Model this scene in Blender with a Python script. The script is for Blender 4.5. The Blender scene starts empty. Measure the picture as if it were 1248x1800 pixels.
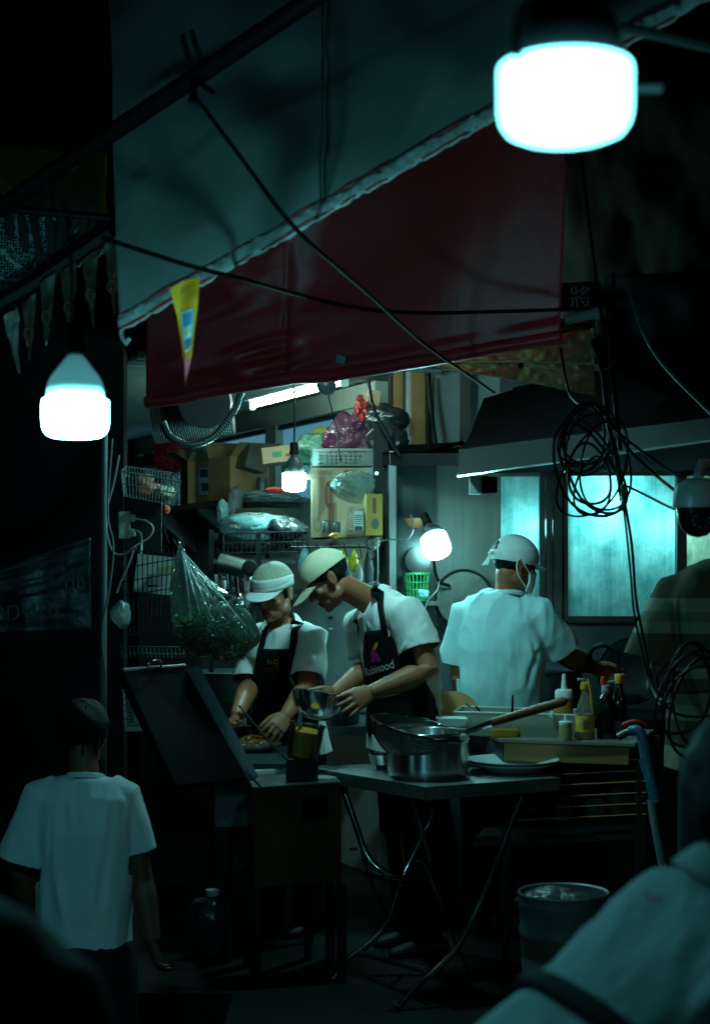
import bpy, bmesh, math, random
import numpy as np
from mathutils import Vector, Matrix
from mathutils.bvhtree import BVHTree

random.seed(7)
rng = np.random.default_rng(7)
SC = bpy.context.scene
COL = SC.collection
R = math.radians

# ------------------------------------------------------------------ camera, sky, exposure
EYE = 1.55                       # camera height above the stall pavement
FPX = 2800.0                     # focal length in pixels of the 1248x1800 photograph
cam = bpy.data.cameras.new('camera')
cam_o = bpy.data.objects.new('camera', cam)
COL.objects.link(cam_o)
cam_o.location = (0, 0, EYE)
cam_o.rotation_euler = (R(90), 0, 0)
cam.sensor_fit = 'VERTICAL'
cam.sensor_height = 36.0
cam.sensor_width = 24.96
cam.lens = FPX / 1800 * 36.0
cam.shift_y = 110 / 1800
cam.clip_start = 0.05
cam.clip_end = 400
cam.dof.use_dof = True
cam.dof.focus_distance = 6.5
cam.dof.aperture_fstop = 4.0
SC.camera = cam_o

world = bpy.data.worlds.new('World')
SC.world = world
world.use_nodes = True
wn = world.node_tree.nodes
sky = wn.new('ShaderNodeTexSky')
sky.sky_type = 'NISHITA'
sky.sun_disc = False
sky.sun_elevation = R(-8)
sky.sun_rotation = R(120)
bg = wn['Background']
bg.inputs[1].default_value = 0.0004       # night: next to nothing comes from the sky
world.node_tree.links.new(sky.outputs[0], bg.inputs[0])

SC.view_settings.view_transform = 'Standard'
SC.view_settings.look = 'None'
SC.view_settings.exposure = 0.0
SC.view_settings.gamma = 1.0
SC.view_settings.use_curve_mapping = False
SC.cycles.use_denoising = True
SC.cycles.max_bounces = 7
SC.cycles.diffuse_bounces = 3
SC.cycles.glossy_bounces = 3
SC.cycles.transmission_bounces = 4
SC.cycles.transparent_max_bounces = 16
SC.cycles.caustics_reflective = False
SC.cycles.caustics_refractive = False
SC.cycles.sample_clamp_indirect = 4.0

LAMP = (0.19, 0.90, 0.98)        # colour of the cold LED light
KITCHEN = (0.31, 0.95, 0.95)     # the kitchen lamps look a touch less blue
BIG_L, LEFT_L, HANG_L, WALL_L, TUBE_L, BACK_L = 7, 150, 150, 95, 60, 72
AWNING_L, ALLEY_L = 340, 45


def P(px, py, d):
    """a point of the place: photo pixel (px, py) at the depth d in metres"""
    return Vector(((px - 624) / FPX * d, d, EYE - (py - 1010) / FPX * d))


# ------------------------------------------------------------------ helpers
def vnoise(p, seed=0):
    p = np.asarray(p, float)
    i = np.floor(p)
    f = p - i
    f = f * f * (3 - 2 * f)
    out = 0
    for dx in (0, 1):
        for dy in (0, 1):
            for dz in (0, 1):
                q = i + (dx, dy, dz)
                h = np.sin(q[:, 0] * 127.1 + q[:, 1] * 311.7 + q[:, 2] * 74.7 + seed * 13.7) * 43758.5453
                h = h - np.floor(h)
                w = (f[:, 0] if dx else 1 - f[:, 0]) * (f[:, 1] if dy else 1 - f[:, 1]) * (f[:, 2] if dz else 1 - f[:, 2])
                out = out + h * w
    return out * 2 - 1


def perp(t, hint=None):
    t = Vector(t).normalized()
    h = Vector(hint) if hint is not None else (Vector((0, 0, 1)) if abs(t.z) < .9 else Vector((1, 0, 0)))
    a = (h - t * h.dot(t)).normalized()
    return a, t.cross(a)


class MB:
    def __init__(s):
        s.v, s.f, s.m = [], [], []

    def add(s, verts, faces, mi=0):
        n = len(s.v)
        s.v += [tuple(v) for v in verts]
        s.f += [tuple(i + n for i in f) for f in faces]
        s.m += [mi] * len(faces)
        return s

    def box(s, c, size, rot=None, mi=0):
        c = Vector(c)
        h = [x / 2 for x in size]
        vs = [Vector((x * h[0], y * h[1], z * h[2])) for x in (-1, 1) for y in (-1, 1) for z in (-1, 1)]
        if rot is not None:
            vs = [rot @ v for v in vs]
        return s.add([c + v for v in vs], [(0, 1, 3, 2), (4, 6, 7, 5), (0, 4, 5, 1), (2, 3, 7, 6), (0, 2, 6, 4), (1, 5, 7, 3)], mi)

    def hexa(s, bottom, top, mi=0):
        """eight corners: four below, four above, same order"""
        return s.add(list(bottom) + list(top), [(3, 2, 1, 0), (4, 5, 6, 7), (0, 1, 5, 4), (1, 2, 6, 5), (2, 3, 7, 6), (3, 0, 4, 7)], mi)

    def slab(s, quad, vec, mi=0):
        vec = Vector(vec)
        return s.hexa([Vector(q) for q in quad], [Vector(q) + vec for q in quad], mi)

    def rings(s, rings, caps=True, mi=0):
        n = len(rings[0])
        vs = [p for r in rings for p in r]
        fs = [(i * n + j, i * n + (j + 1) % n, (i + 1) * n + (j + 1) % n, (i + 1) * n + j) for i in range(len(rings) - 1) for j in range(n)]
        if caps:
            fs += [tuple(range(n))[::-1], tuple((len(rings) - 1) * n + j for j in range(n))]
        return s.add(vs, fs, mi)

    def tube(s, pts, r, seg=8, caps=True, mi=0, hint=None, flat=1.0):
        pts = [Vector(p) for p in pts]
        rs = r if isinstance(r, (list, tuple)) else [r] * len(pts)
        out, a = [], None
        for i, p in enumerate(pts):
            t = (pts[min(i + 1, len(pts) - 1)] - pts[max(i - 1, 0)])
            if t.length < 1e-9:
                t = Vector((0, 0, 1))
            a, b = perp(t, a if a is not None else hint)
            out.append([p + a * (math.cos(k / seg * 6.28319) * rs[i]) + b * (math.sin(k / seg * 6.28319) * rs[i] * flat) for k in range(seg)])
        return s.rings(out, caps, mi)

    def limb(s, pts, rs, seg=14, mi=0):
        """a tube with rounded ends, as a limb has"""
        pts = [Vector(p) for p in pts]
        t0 = (pts[0] - pts[1]).normalized()
        t1 = (pts[-1] - pts[-2]).normalized()
        P2, R2 = [], []
        for k in (.95, .7, .35):
            P2.append(pts[0] + t0 * rs[0] * k * .9)
            R2.append(rs[0] * math.sqrt(1 - k * k))
        P2 += pts
        R2 += list(rs)
        for k in (.35, .7, .95):
            P2.append(pts[-1] + t1 * rs[-1] * k * .9)
            R2.append(rs[-1] * math.sqrt(1 - k * k))
        return s.tube(P2, R2, seg, True, mi)

    def ell(s, c, r, M=None, nu=16, nv=10, mi=0):
        c = Vector(c)
        rings = []
        for j in range(1, nv):
            th = math.pi * j / nv
            ring = []
            for i in range(nu):
                ph = 2 * math.pi * i / nu
                v = Vector((r[0] * math.sin(th) * math.cos(ph), r[1] * math.sin(th) * math.sin(ph), r[2] * math.cos(th)))
                ring.append(c + (M @ v if M is not None else v))
            rings.append(ring)
        return s.rings(rings, True, mi)

    def lathe(s, prof, seg=24, c=(0, 0, 0), M=None, mi=0, caps=True):
        c = Vector(c)
        rings = []
        for r, z in prof:
            ring = [Vector((r * math.cos(k / seg * 6.28319), r * math.sin(k / seg * 6.28319), z)) for k in range(seg)]
            rings.append([c + (M @ v if M is not None else v) for v in ring])
        return s.rings(rings, caps, mi)

    def grid(s, fn, nu, nv, mi=0):
        vs = [fn(i / nu, j / nv) for j in range(nv + 1) for i in range(nu + 1)]
        w = nu + 1
        return s.add(vs, [(j * w + i, j * w + i + 1, (j + 1) * w + i + 1, (j + 1) * w + i) for j in range(nv) for i in range(nu)], mi)


WLOC = {}


def finish(me, mats, smooth, angle=40):
    for m in (mats if isinstance(mats, (list, tuple)) else [mats]):
        me.materials.append(m)
    if smooth:
        me.polygons.foreach_set('use_smooth', [True] * len(me.polygons))
        me.set_sharp_from_angle(angle=R(angle))
    me.update()


def link(name, me, parent=None, base=None):
    o = bpy.data.objects.new(name, me)
    COL.objects.link(o)
    if parent is not None:
        o.parent = parent
        off = WLOC.get(parent.name, Vector((0, 0, 0)))
        me.transform(Matrix.Translation(-off))
        WLOC[o.name] = off
    else:
        if base is None and len(me.vertices):
            co = np.empty(len(me.vertices) * 3)
            me.vertices.foreach_get('co', co)
            co = co.reshape(-1, 3)
            lo, hi = co.min(0), co.max(0)
            base = Vector(((lo[0] + hi[0]) / 2, (lo[1] + hi[1]) / 2, lo[2]))
        base = Vector(base or (0, 0, 0))
        me.transform(Matrix.Translation(-base))
        o.location = base
        WLOC[o.name] = base
    return o


def obj(name, mb, mats, parent=None, smooth=True, base=None, bevel=0, solid=0, fix=True, angle=40):
    """ONE mesh object out of a builder"""
    me = bpy.data.meshes.new(name)
    me.from_pydata(mb.v, [], mb.f)
    me.polygons.foreach_set('material_index', mb.m)
    if fix:
        bm = bmesh.new()
        bm.from_mesh(me)
        bmesh.ops.recalc_face_normals(bm, faces=bm.faces)
        if bevel:
            es = [e for e in bm.edges if len(e.link_faces) == 2 and e.calc_face_angle(0) > .6]
            bmesh.ops.bevel(bm, geom=es, offset=bevel, segments=2, affect='EDGES', clamp_overlap=True)
        bm.to_mesh(me)
        bm.free()
    finish(me, mats, smooth, angle)
    o = link(name, me, parent, base)
    if solid:
        md = o.modifiers.new('thickness', 'SOLIDIFY')
        md.thickness = solid
        md.offset = 0
    return o


def tag(o, label=None, cat=None, group=None, kind=None):
    if label: o['label'] = label
    if cat: o['category'] = cat
    if group: o['group'] = group
    if kind: o['kind'] = kind
    return o


def thing(name, label, cat, loc=(0, 0, 0), group=None):
    o = bpy.data.objects.new(name, None)
    COL.objects.link(o)
    o.location = loc
    o.empty_display_size = .1
    WLOC[o.name] = Vector(loc)
    return tag(o, label, cat, group)


def copy_tree(o, parent=None):
    c = o.copy()
    COL.objects.link(c)
    if parent is not None:
        c.parent = parent
    for ch in list(o.children):
        copy_tree(ch, c)
    return c


# ------------------------------------------------------------------ materials
MATS = {}


def mat(name, col, rough=.6, metal=0, noise=None, bump=None, emit=None, spec=None, sheen=0, wave=None, streak=None, coat=0, aniso=0, crease=0):
    """noise=(scale, amount, colour2)  streak=(scale, amount, colour2), vertical   bump=(scale, strength)"""
    if name in MATS:
        return MATS[name]
    m = bpy.data.materials.new(name)
    m.use_nodes = True
    nt = m.node_tree
    b = nt.nodes['Principled BSDF']
    b.inputs['Base Color'].default_value = (*col, 1)
    b.inputs['Roughness'].default_value = rough
    b.inputs['Metallic'].default_value = metal
    if spec is not None: b.inputs['Specular IOR Level'].default_value = spec
    if sheen: b.inputs['Sheen Weight'].default_value = sheen
    if coat: b.inputs['Coat Weight'].default_value = coat
    if aniso:
        b.inputs['Anisotropic'].default_value = aniso
        tg = nt.nodes.new('ShaderNodeTangent')
        tg.axis = 'Z'
        b.inputs['Anisotropic Rotation'].default_value = .25
        nt.links.new(tg.outputs[0], b.inputs['Tangent'])
    tc = nt.nodes.new('ShaderNodeTexCoord')
    cur = None

    def mix(fac_out, c2, amount, cur):
        mr = nt.nodes.new('ShaderNodeMapRange')
        mr.inputs['From Min'].default_value = .38
        mr.inputs['From Max'].default_value = .68
        mr.inputs['To Max'].default_value = amount
        nt.links.new(fac_out, mr.inputs['Value'])
        mx = nt.nodes.new('ShaderNodeMix')
        mx.data_type = 'RGBA'
        nt.links.new(mr.outputs[0], mx.inputs[0])
        if cur is None:
            mx.inputs[6].default_value = (*col, 1)
        else:
            nt.links.new(cur, mx.inputs[6])
        mx.inputs[7].default_value = (*c2, 1)
        return mx.outputs[2]

    for spec_, sc3 in ((noise, None), (streak, (1, 1, .06))):
        if spec_:
            n = nt.nodes.new('ShaderNodeTexNoise')
            n.inputs['Scale'].default_value = spec_[0]
            n.inputs['Detail'].default_value = 6
            n.inputs['Roughness'].default_value = .6
            if sc3:
                mp = nt.nodes.new('ShaderNodeMapping')
                mp.inputs['Scale'].default_value = sc3
                nt.links.new(tc.outputs['Object'], mp.inputs[0])
                nt.links.new(mp.outputs[0], n.inputs['Vector'])
            else:
                nt.links.new(tc.outputs['Object'], n.inputs['Vector'])
            cur = mix(n.outputs[0], spec_[2], spec_[1], cur)
    if cur is not None:
        nt.links.new(cur, b.inputs['Base Color'])
    if bump:
        n = nt.nodes.new('ShaderNodeTexNoise')
        n.inputs['Scale'].default_value = bump[0]
        n.inputs['Detail'].default_value = 5
        nt.links.new(tc.outputs['Object'], n.inputs['Vector'])
        bp = nt.nodes.new('ShaderNodeBump')
        bp.inputs['Strength'].default_value = bump[1]
        bp.inputs['Distance'].default_value = .01
        nt.links.new(n.outputs[0], bp.inputs['Height'])
        if crease:                      # soft creases under the weave
            n2 = nt.nodes.new('ShaderNodeTexNoise')
            n2.inputs['Scale'].default_value = 11
            n2.inputs['Detail'].default_value = 3
            n2.inputs['Distortion'].default_value = 1.2
            nt.links.new(tc.outputs['Object'], n2.inputs['Vector'])
            b2 = nt.nodes.new('ShaderNodeBump')
            b2.inputs['Strength'].default_value = crease
            b2.inputs['Distance'].default_value = .02
            nt.links.new(n2.outputs[0], b2.inputs['Height'])
            nt.links.new(b2.outputs[0], bp.inputs['Normal'])
        nt.links.new(bp.outputs[0], b.inputs['Normal'])
    if emit:
        b.inputs['Emission Color'].default_value = (*emit[0], 1)
        b.inputs['Emission Strength'].default_value = emit[1]
    MATS[name] = m
    return m


def film(name, tint, clear=.6, rough=.15, bump=(30, .6), body=.3):
    """thin plastic film: part clear, part milky, with shiny creases"""
    if name in MATS:
        return MATS[name]
    m = bpy.data.materials.new(name)
    m.use_nodes = True
    nt = m.node_tree
    nt.nodes.clear()
    out = nt.nodes.new('ShaderNodeOutputMaterial')
    tr = nt.nodes.new('ShaderNodeBsdfTransparent')
    df = nt.nodes.new('ShaderNodeBsdfDiffuse')
    tl = nt.nodes.new('ShaderNodeBsdfTranslucent')
    gl = nt.nodes.new('ShaderNodeBsdfGlossy')
    df.inputs[0].default_value = (*tint, 1)
    tl.inputs[0].default_value = (*tint, 1)
    tr.inputs[0].default_value = (*[min(1, .6 + .4 * t) for t in tint], 1)
    gl.inputs['Roughness'].default_value = rough
    gl.inputs[0].default_value = (1, 1, 1, 1)
    tc = nt.nodes.new('ShaderNodeTexCoord')
    n = nt.nodes.new('ShaderNodeTexNoise')
    n.inputs['Scale'].default_value = bump[0]
    n.inputs['Detail'].default_value = 4
    n.inputs['Distortion'].default_value = .6
    nt.links.new(tc.outputs['Object'], n.inputs['Vector'])
    bp = nt.nodes.new('ShaderNodeBump')
    bp.inputs['Strength'].default_value = bump[1]
    bp.inputs['Distance'].default_value = .02
    nt.links.new(n.outputs[0], bp.inputs['Height'])
    for s in (df, gl, tl):
        nt.links.new(bp.outputs[0], s.inputs['Normal'])
    a = nt.nodes.new('ShaderNodeMixShader')
    a.inputs[0].default_value = .5
    nt.links.new(df.outputs[0], a.inputs[1])
    nt.links.new(tl.outputs[0], a.inputs[2])
    b = nt.nodes.new('ShaderNodeMixShader')
    b.inputs[0].default_value = 1 - clear
    nt.links.new(tr.outputs[0], b.inputs[1])
    nt.links.new(a.outputs[0], b.inputs[2])
    lw = nt.nodes.new('ShaderNodeFresnel')
    lw.inputs[0].default_value = 1.45
    nt.links.new(bp.outputs[0], lw.inputs['Normal'])
    c = nt.nodes.new('ShaderNodeMixShader')
    nt.links.new(lw.outputs[0], c.inputs[0])
    nt.links.new(b.outputs[0], c.inputs[1])
    nt.links.new(gl.outputs[0], c.inputs[2])
    nt.links.new(c.outputs[0], out.inputs[0])
    MATS[name] = m
    return m


def frosted(name, c1, c2, scale=7):
    """frosted, greasy window glass: scatters the light of the room behind it"""
    m = bpy.data.materials.new(name)
    m.use_nodes = True
    nt = m.node_tree
    nt.nodes.clear()
    out = nt.nodes.new('ShaderNodeOutputMaterial')
    tl = nt.nodes.new('ShaderNodeBsdfTranslucent')
    gl = nt.nodes.new('ShaderNodeBsdfGlossy')
    gl.inputs['Roughness'].default_value = .28
    tc = nt.nodes.new('ShaderNodeTexCoord')
    n = nt.nodes.new('ShaderNodeTexNoise')
    n.inputs['Scale'].default_value = scale
    n.inputs['Detail'].default_value = 10
    n.inputs['Roughness'].default_value = .72
    mp = nt.nodes.new('ShaderNodeMapping')
    mp.inputs['Scale'].default_value = (1.2, 1, .8)
    nt.links.new(tc.outputs['Object'], mp.inputs[0])
    nt.links.new(mp.outputs[0], n.inputs['Vector'])
    st = nt.nodes.new('ShaderNodeTexNoise')
    st.inputs['Scale'].default_value = 60
    st.inputs['Detail'].default_value = 3
    mp2 = nt.nodes.new('ShaderNodeMapping')
    mp2.inputs['Scale'].default_value = (1, 1, .05)
    nt.links.new(tc.outputs['Object'], mp2.inputs[0])
    nt.links.new(mp2.outputs[0], st.inputs['Vector'])
    ad = nt.nodes.new('ShaderNodeMath')
    ad.operation = 'MULTIPLY_ADD'
    ad.inputs[1].default_value = .2
    nt.links.new(st.outputs[0], ad.inputs[0])
    nt.links.new(n.outputs[0], ad.inputs[2])
    cr = nt.nodes.new('ShaderNodeValToRGB')
    cr.color_ramp.elements[0].position = .44
    cr.color_ramp.elements[0].color = (*c2, 1)
    cr.color_ramp.elements[1].position = .74
    cr.color_ramp.elements[1].color = (*c1, 1)
    nt.links.new(ad.outputs[0], cr.inputs[0])
    nt.links.new(cr.outputs[0], tl.inputs[0])
    mx = nt.nodes.new('ShaderNodeMixShader')
    mx.inputs[0].default_value = .08
    nt.links.new(tl.outputs[0], mx.inputs[1])
    nt.links.new(gl.outputs[0], mx.inputs[2])
    nt.links.new(mx.outputs[0], out.inputs[0])
    return m


def cloth(name, col, weave=400, wr=.25, noise=None):
    return mat(name, col, .85, bump=(weave, wr), crease=.16, noise=noise or (9, .25, tuple(c * .8 for c in col)), spec=.2)


def steel(name, rough=.22, col=(.55, .57, .58), dirt=.35):
    return mat(name, col, rough, 1.0, noise=(14, dirt, tuple(c * .35 for c in col)), bump=(60, .03))


def lamp_mat(name, strength, col=LAMP):
    m = bpy.data.materials.new(name)
    m.use_nodes = True
    b = m.node_tree.nodes['Principled BSDF']
    b.inputs['Base Color'].default_value = (.8, .8, .8, 1)
    b.inputs['Emission Color'].default_value = (*col, 1)
    b.inputs['Emission Strength'].default_value = strength
    return m


def text_mb(body, o, right, up, height, lift=.0015, font_size=1.0, center=True, squeeze=1.0):
    """flat printed lettering, standing at o in the plane right x up"""
    cu = bpy.data.curves.new('lettering_curve', 'FONT')
    cu.body = body
    cu.resolution_u = 3
    to = bpy.data.objects.new('lettering_temp', cu)
    COL.objects.link(to)
    dg = bpy.context.evaluated_depsgraph_get()
    me = bpy.data.meshes.new_from_object(to.evaluated_get(dg))
    bpy.data.objects.remove(to)
    right, up = Vector(right).normalized(), Vector(up).normalized()
    n = right.cross(up)
    mb = MB()
    if len(me.vertices):
        xs = [v.co.x for v in me.vertices]
        ys = [v.co.y for v in me.vertices]
        cx, cy = (min(xs) + max(xs)) / 2, (min(ys) + max(ys)) / 2
        k = height / max(1e-6, max(ys) - min(ys))
        if not center:
            cx, cy = min(xs), min(ys)
        mb.add([Vector(o) + right * ((v.co.x - cx) * k * squeeze) + up * ((v.co.y - cy) * k) + n * lift for v in me.vertices],
               [tuple(p.vertices) for p in me.polygons])
    bpy.data.meshes.remove(me)
    bpy.data.curves.remove(cu)
    return mb


def lettering(body, o, right, up, height, m, parent, **kw):
    return obj('lettering', text_mb(body, o, right, up, height, **kw), m, parent, smooth=False, fix=False)


def arc(pts, n=24):
    """smooth curve through points (Catmull-Rom)"""
    pts = [Vector(p) for p in pts]
    q = [pts[0] * 2 - pts[1]] + pts + [pts[-1] * 2 - pts[-2]]
    out = []
    per = max(2, n // (len(pts) - 1))
    for i in range(1, len(q) - 2):
        for k in range(per):
            t = k / per
            a, b, c, d = q[i - 1], q[i], q[i + 1], q[i + 2]
            out.append(.5 * ((2 * b) + (c - a) * t + (2 * a - 5 * b + 4 * c - d) * t * t + (3 * b - a - 3 * c + d) * t ** 3))
    out.append(pts[-1])
    return out


def crumple(name, c, r, m, label, cat, seed, group=None, amp=.18, M=None, subdiv=4, knot=None):
    """a stuffed, creased bag: a lumpy closed body"""
    bm = bmesh.new()
    bmesh.ops.create_icosphere(bm, subdivisions=subdiv, radius=1)
    co = np.array([v.co for v in bm.verts])
    n1 = vnoise(co * 1.6 + seed, seed)
    n2 = 1 - np.abs(vnoise(co * 3.4 + seed * 2, seed + 1)) * 2
    n3 = 1 - np.abs(vnoise(co * 8 + seed * 3, seed + 2)) * 2
    k = 1 + amp * (n1 + .5 * n2 + .28 * n3)
    for v, s in zip(bm.verts, k):
        v.co = Vector((v.co.x * r[0] * s, v.co.y * r[1] * s, v.co.z * r[2] * s))
        if knot and v.co.z > 0:
            t = v.co.z / r[2]
            v.co.x *= max(.12, 1 - t * knot)
            v.co.y *= max(.12, 1 - t * knot)
    me = bpy.data.meshes.new(name)
    bm.to_mesh(me)
    bm.free()
    if M is not None:
        me.transform(M.to_4x4())
    me.transform(Matrix.Translation(Vector(c)))
    finish(me, m, True, 75)
    o = link(name, me)
    return tag(o, label, cat, group)


def remeshed(mb, voxel, smooth=4):
    """one continuous surface out of overlapping closed shapes"""
    me = bpy.data.meshes.new('body_temp')
    me.from_pydata(mb.v, [], mb.f)
    bm = bmesh.new()
    bm.from_mesh(me)
    bmesh.ops.recalc_face_normals(bm, faces=bm.faces)
    bm.to_mesh(me)
    bm.free()
    o = bpy.data.objects.new('body_temp', me)
    COL.objects.link(o)
    md = o.modifiers.new('r', 'REMESH')
    md.mode = 'VOXEL'
    md.voxel_size = voxel
    if smooth:
        sm = o.modifiers.new('s', 'SMOOTH')
        sm.factor = .5
        sm.iterations = smooth
    dg = bpy.context.evaluated_depsgraph_get()
    dg.update()
    res = bpy.data.meshes.new_from_object(o.evaluated_get(dg))
    bpy.data.objects.remove(o)
    bpy.data.meshes.remove(me)
    return res


def get_co(me):
    a = np.empty(len(me.vertices) * 3)
    me.vertices.foreach_get('co', a)
    return a.reshape(-1, 3)


def get_no(me):
    a = np.empty(len(me.vertices) * 3)
    me.vertices.foreach_get('normal', a)
    return a.reshape(-1, 3)

# ------------------------------------------------------------------ people
SKIN = mat('skin', (.37, .125, .055), .5, noise=(30, .35, (.28, .09, .037)), bump=(180, .12))
SKIN_D = mat('skin_dark', (.05, .03, .022), .55)
LIPS = mat('lips', (.20, .075, .055), .5)
HAIR = mat('black_hair', (.006, .005, .005), .6, bump=(250, .5), spec=.15)
BLACK = cloth('black_cloth', (.004, .004, .0045), 300, .3)
SKIN_B = mat('skin_brown', (.26, .095, .042), .55, noise=(30, .35, (.18, .06, .03)))
SKIN_S = mat('skin_shaded', (.10, .04, .02), .6)  # darkened copy of the skin: shade on the figure is put into the colour
WHITE = cloth('white_polo', (.74, .74, .72), 500, .25, noise=(5, .18, (.62, .62, .6)))
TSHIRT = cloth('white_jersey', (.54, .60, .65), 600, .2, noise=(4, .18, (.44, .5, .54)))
SHOE = mat('shoe_rubber', (.02, .02, .022), .6)


def torso(mb, secs, inflate=0.0, n=36, mi=0, p=2.4):
    rings = []
    for i, (c, lat, w, d) in enumerate(secs):
        t = (Vector(secs[min(i + 1, len(secs) - 1)][0]) - Vector(secs[max(i - 1, 0)][0])).normalized()
        lat = Vector(lat)
        lat = (lat - t * lat.dot(t)).normalized()
        dep = t.cross(lat)
        ring = []
        for k in range(n):
            a = k / n * 2 * math.pi
            ca, sa = math.cos(a), math.sin(a)
            ring.append(Vector(c) + lat * ((w + inflate) * math.copysign(abs(ca) ** (2 / p), ca)) + dep * ((d + inflate) * math.copysign(abs(sa) ** (2 / p), sa)))
        rings.append(ring)
    return mb.rings(rings, True, mi)


def hand(mb, wrist, d, s, size=1.0, curl=(.25, .3, .35, .4), spread=.10, thumb=(.55, .5, .25), mi=0):
    """d: towards the fingers, s: towards the thumb side; the palm faces -(d x s)... fingers curl that way"""
    wrist, d, s = Vector(wrist), Vector(d).normalized(), Vector(s)
    s = (s - d * s.dot(d)).normalized()
    n = d.cross(s)                      # towards the palm
    k = size
    rings = []
    for t, w, h in ((-.03, .024, .019), (0, .026, .018), (.03, .036, .017), (.065, .042, .015), (.088, .041, .012)):
        c = wrist + d * t * k
        rings.append([c + s * (w * k * math.cos(a)) + n * (h * k * math.sin(a)) for a in [j / 16 * 6.28319 for j in range(16)]])
    mb.rings(rings, True, mi)
    L = (.070, .078, .073, .056)
    for i in range(4):
        off = .031 - i * .0205
        p = wrist + s * off * k + d * (.083 - abs(i - 1.2) * .005) * k
        ang = 0
        dirn = (d + s * (spread * (1.3 - i))).normalized()
        pts, rs = [p - dirn * .02 * k, p], [.0098 * k, .0098 * k]
        for j, fr in enumerate((.45, .3, .25)):
            ang += curl[i] * (1.0, 1.2, .8)[j]
            v = dirn * math.cos(ang) + n * math.sin(ang)
            p = p + v * L[i] * fr * k
            pts.append(p)
            rs.append((.0092, .0085, .0072)[j] * k * (.88 if i == 3 else 1))
        mb.limb(pts, rs, 10, mi)
    a, b, c = thumb
    p0 = wrist + d * .018 * k + s * .022 * k + n * .006 * k
    v1 = (d * .75 + s * a + n * b * .5).normalized()
    v2 = (d * .95 + s * (a * .35) + n * (b * .5 + c)).normalized()
    p1 = p0 + v1 * .042 * k
    p2 = p1 + v2 * .032 * k
    p3 = p2 + (v2 + n * c * .4).normalized() * .025 * k
    mb.limb([p0, p1, p2, p3], [.0155 * k, .0118 * k, .0105 * k, .0085 * k], 10, mi)


def head_matrix(c, fwd, up=(0, 0, 1), roll=None):
    f = Vector(fwd).normalized()
    u = Vector(up)
    u = (u - f * u.dot(f)).normalized()
    r = f.cross(u)
    return Matrix(((r.x, f.x, u.x), (r.y, f.y, u.y), (r.z, f.z, u.z))), Vector(c)


def head(mb, H, k=1.0):
    M, c = H

    def L(x, y, z):
        return c + M @ (Vector((x, y, z)) * k)

    def E(x, y, z, r, M2=None):
        mb.ell(L(x, y, z), [q * k for q in r], M if M2 is None else M @ M2, 20, 14)
    E(0, -.012, .035, (.073, .093, .080))
    E(0, .022, -.012, (.062, .066, .082))
    E(0, .034, -.072, (.047, .050, .036))
    E(0, .066, -.093, (.021, .019, .016))
    for s in (-1, 1):
        E(s * .042, .060, -.018, (.020, .018, .018))
        E(s * .046, .012, -.060, (.014, .035, .026))
        E(s * .011, .092, -.028, (.009, .010, .007))
        E(s * .031, .074, .004, (.015, .011, .010))
        E(s * .078, -.008, -.004, (.006, .019, .031), Matrix.Rotation(.18, 3, 'X'))
        E(s * .081, -.016, .010, (.006, .012, .018))
        mb.limb([L(s * .012, .084, .022), L(s * .044, .074, .024)], [.0095 * k, .008 * k], 8)
    mb.limb([L(0, .078, .022), L(0, .093, -.004), L(0, .104, -.024)], [.008 * k, .0085 * k, .0115 * k], 10)
    mb.limb([L(-.020, .080, -.055), L(0, .088, -.053), L(.020, .080, -.055)], [.005 * k, .0075 * k, .005 * k], 8)
    mb.limb([L(-.018, .078, -.066), L(0, .086, -.067), L(.018, .078, -.066)], [.005 * k, .008 * k, .005 * k], 8)


def paint_head(me, H, k=1.0):
    """dark brows and lash lines, redder lips: by where each face of the skin lies on the head"""
    M, c = H
    Mi = np.array(M.inverted())
    n = len(me.polygons)
    ce = np.empty(n * 3)
    me.polygons.foreach_get('center', ce)
    q = (ce.reshape(-1, 3) - np.array(c)) @ Mi.T / k
    x, y, z = np.abs(q[:, 0]), q[:, 1], q[:, 2]
    mi = np.zeros(n, int)
    brow = (x > .012) & (x < .05) & (np.abs(z - .029 - .06 * (x - .012)) < .0045) & (y > .05)
    lash = (x > .016) & (x < .046) & (np.abs(z - .000) < .0032) & (y > .05)
    lip = (x < .021) & (z < -.049) & (z > -.073) & (y > .078)
    mouth = (x < .021) & (np.abs(z + .0605) < .0024) & (y > .07)
    mi[brow | lash | mouth] = 1
    mi[lip & ~mouth] = 2
    me.polygons.foreach_set('material_index', mi)


def hair(parent, H, keep, k=1.0, name='hair', grow=.008, seed=3):
    M, c = H
    mb = MB()
    nu, nv = 48, 30
    r = (.073 + grow, .093 + grow, .080 + grow)
    pts = np.array([[r[0] * math.sin(math.pi * j / nv) * math.cos(2 * math.pi * i / nu), -.012 + r[1] * math.sin(math.pi * j / nv) * math.sin(2 * math.pi * i / nu), .035 + r[2] * math.cos(math.pi * j / nv)] for j in range(nv + 1) for i in range(nu)])
    pts = pts + (pts - (0, -.012, .035)) * (.05 * vnoise(pts * 60, seed) + .05 * vnoise(pts * 25, seed + 4))[:, None]
    vs = [c + M @ (Vector(p) * k) for p in pts]
    fs = []
    for j in range(nv):
        for i in range(nu):
            f = (j * nu + i, j * nu + (i + 1) % nu, (j + 1) * nu + (i + 1) % nu, (j + 1) * nu + i)
            m = sum((Vector(pts[q]) for q in f), Vector()) / 4
            if keep(m.x, m.y, m.z):
                fs.append(f)
    mb.add(vs, fs)
    return obj(name, mb, HAIR, parent, solid=.006 * k)


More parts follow.
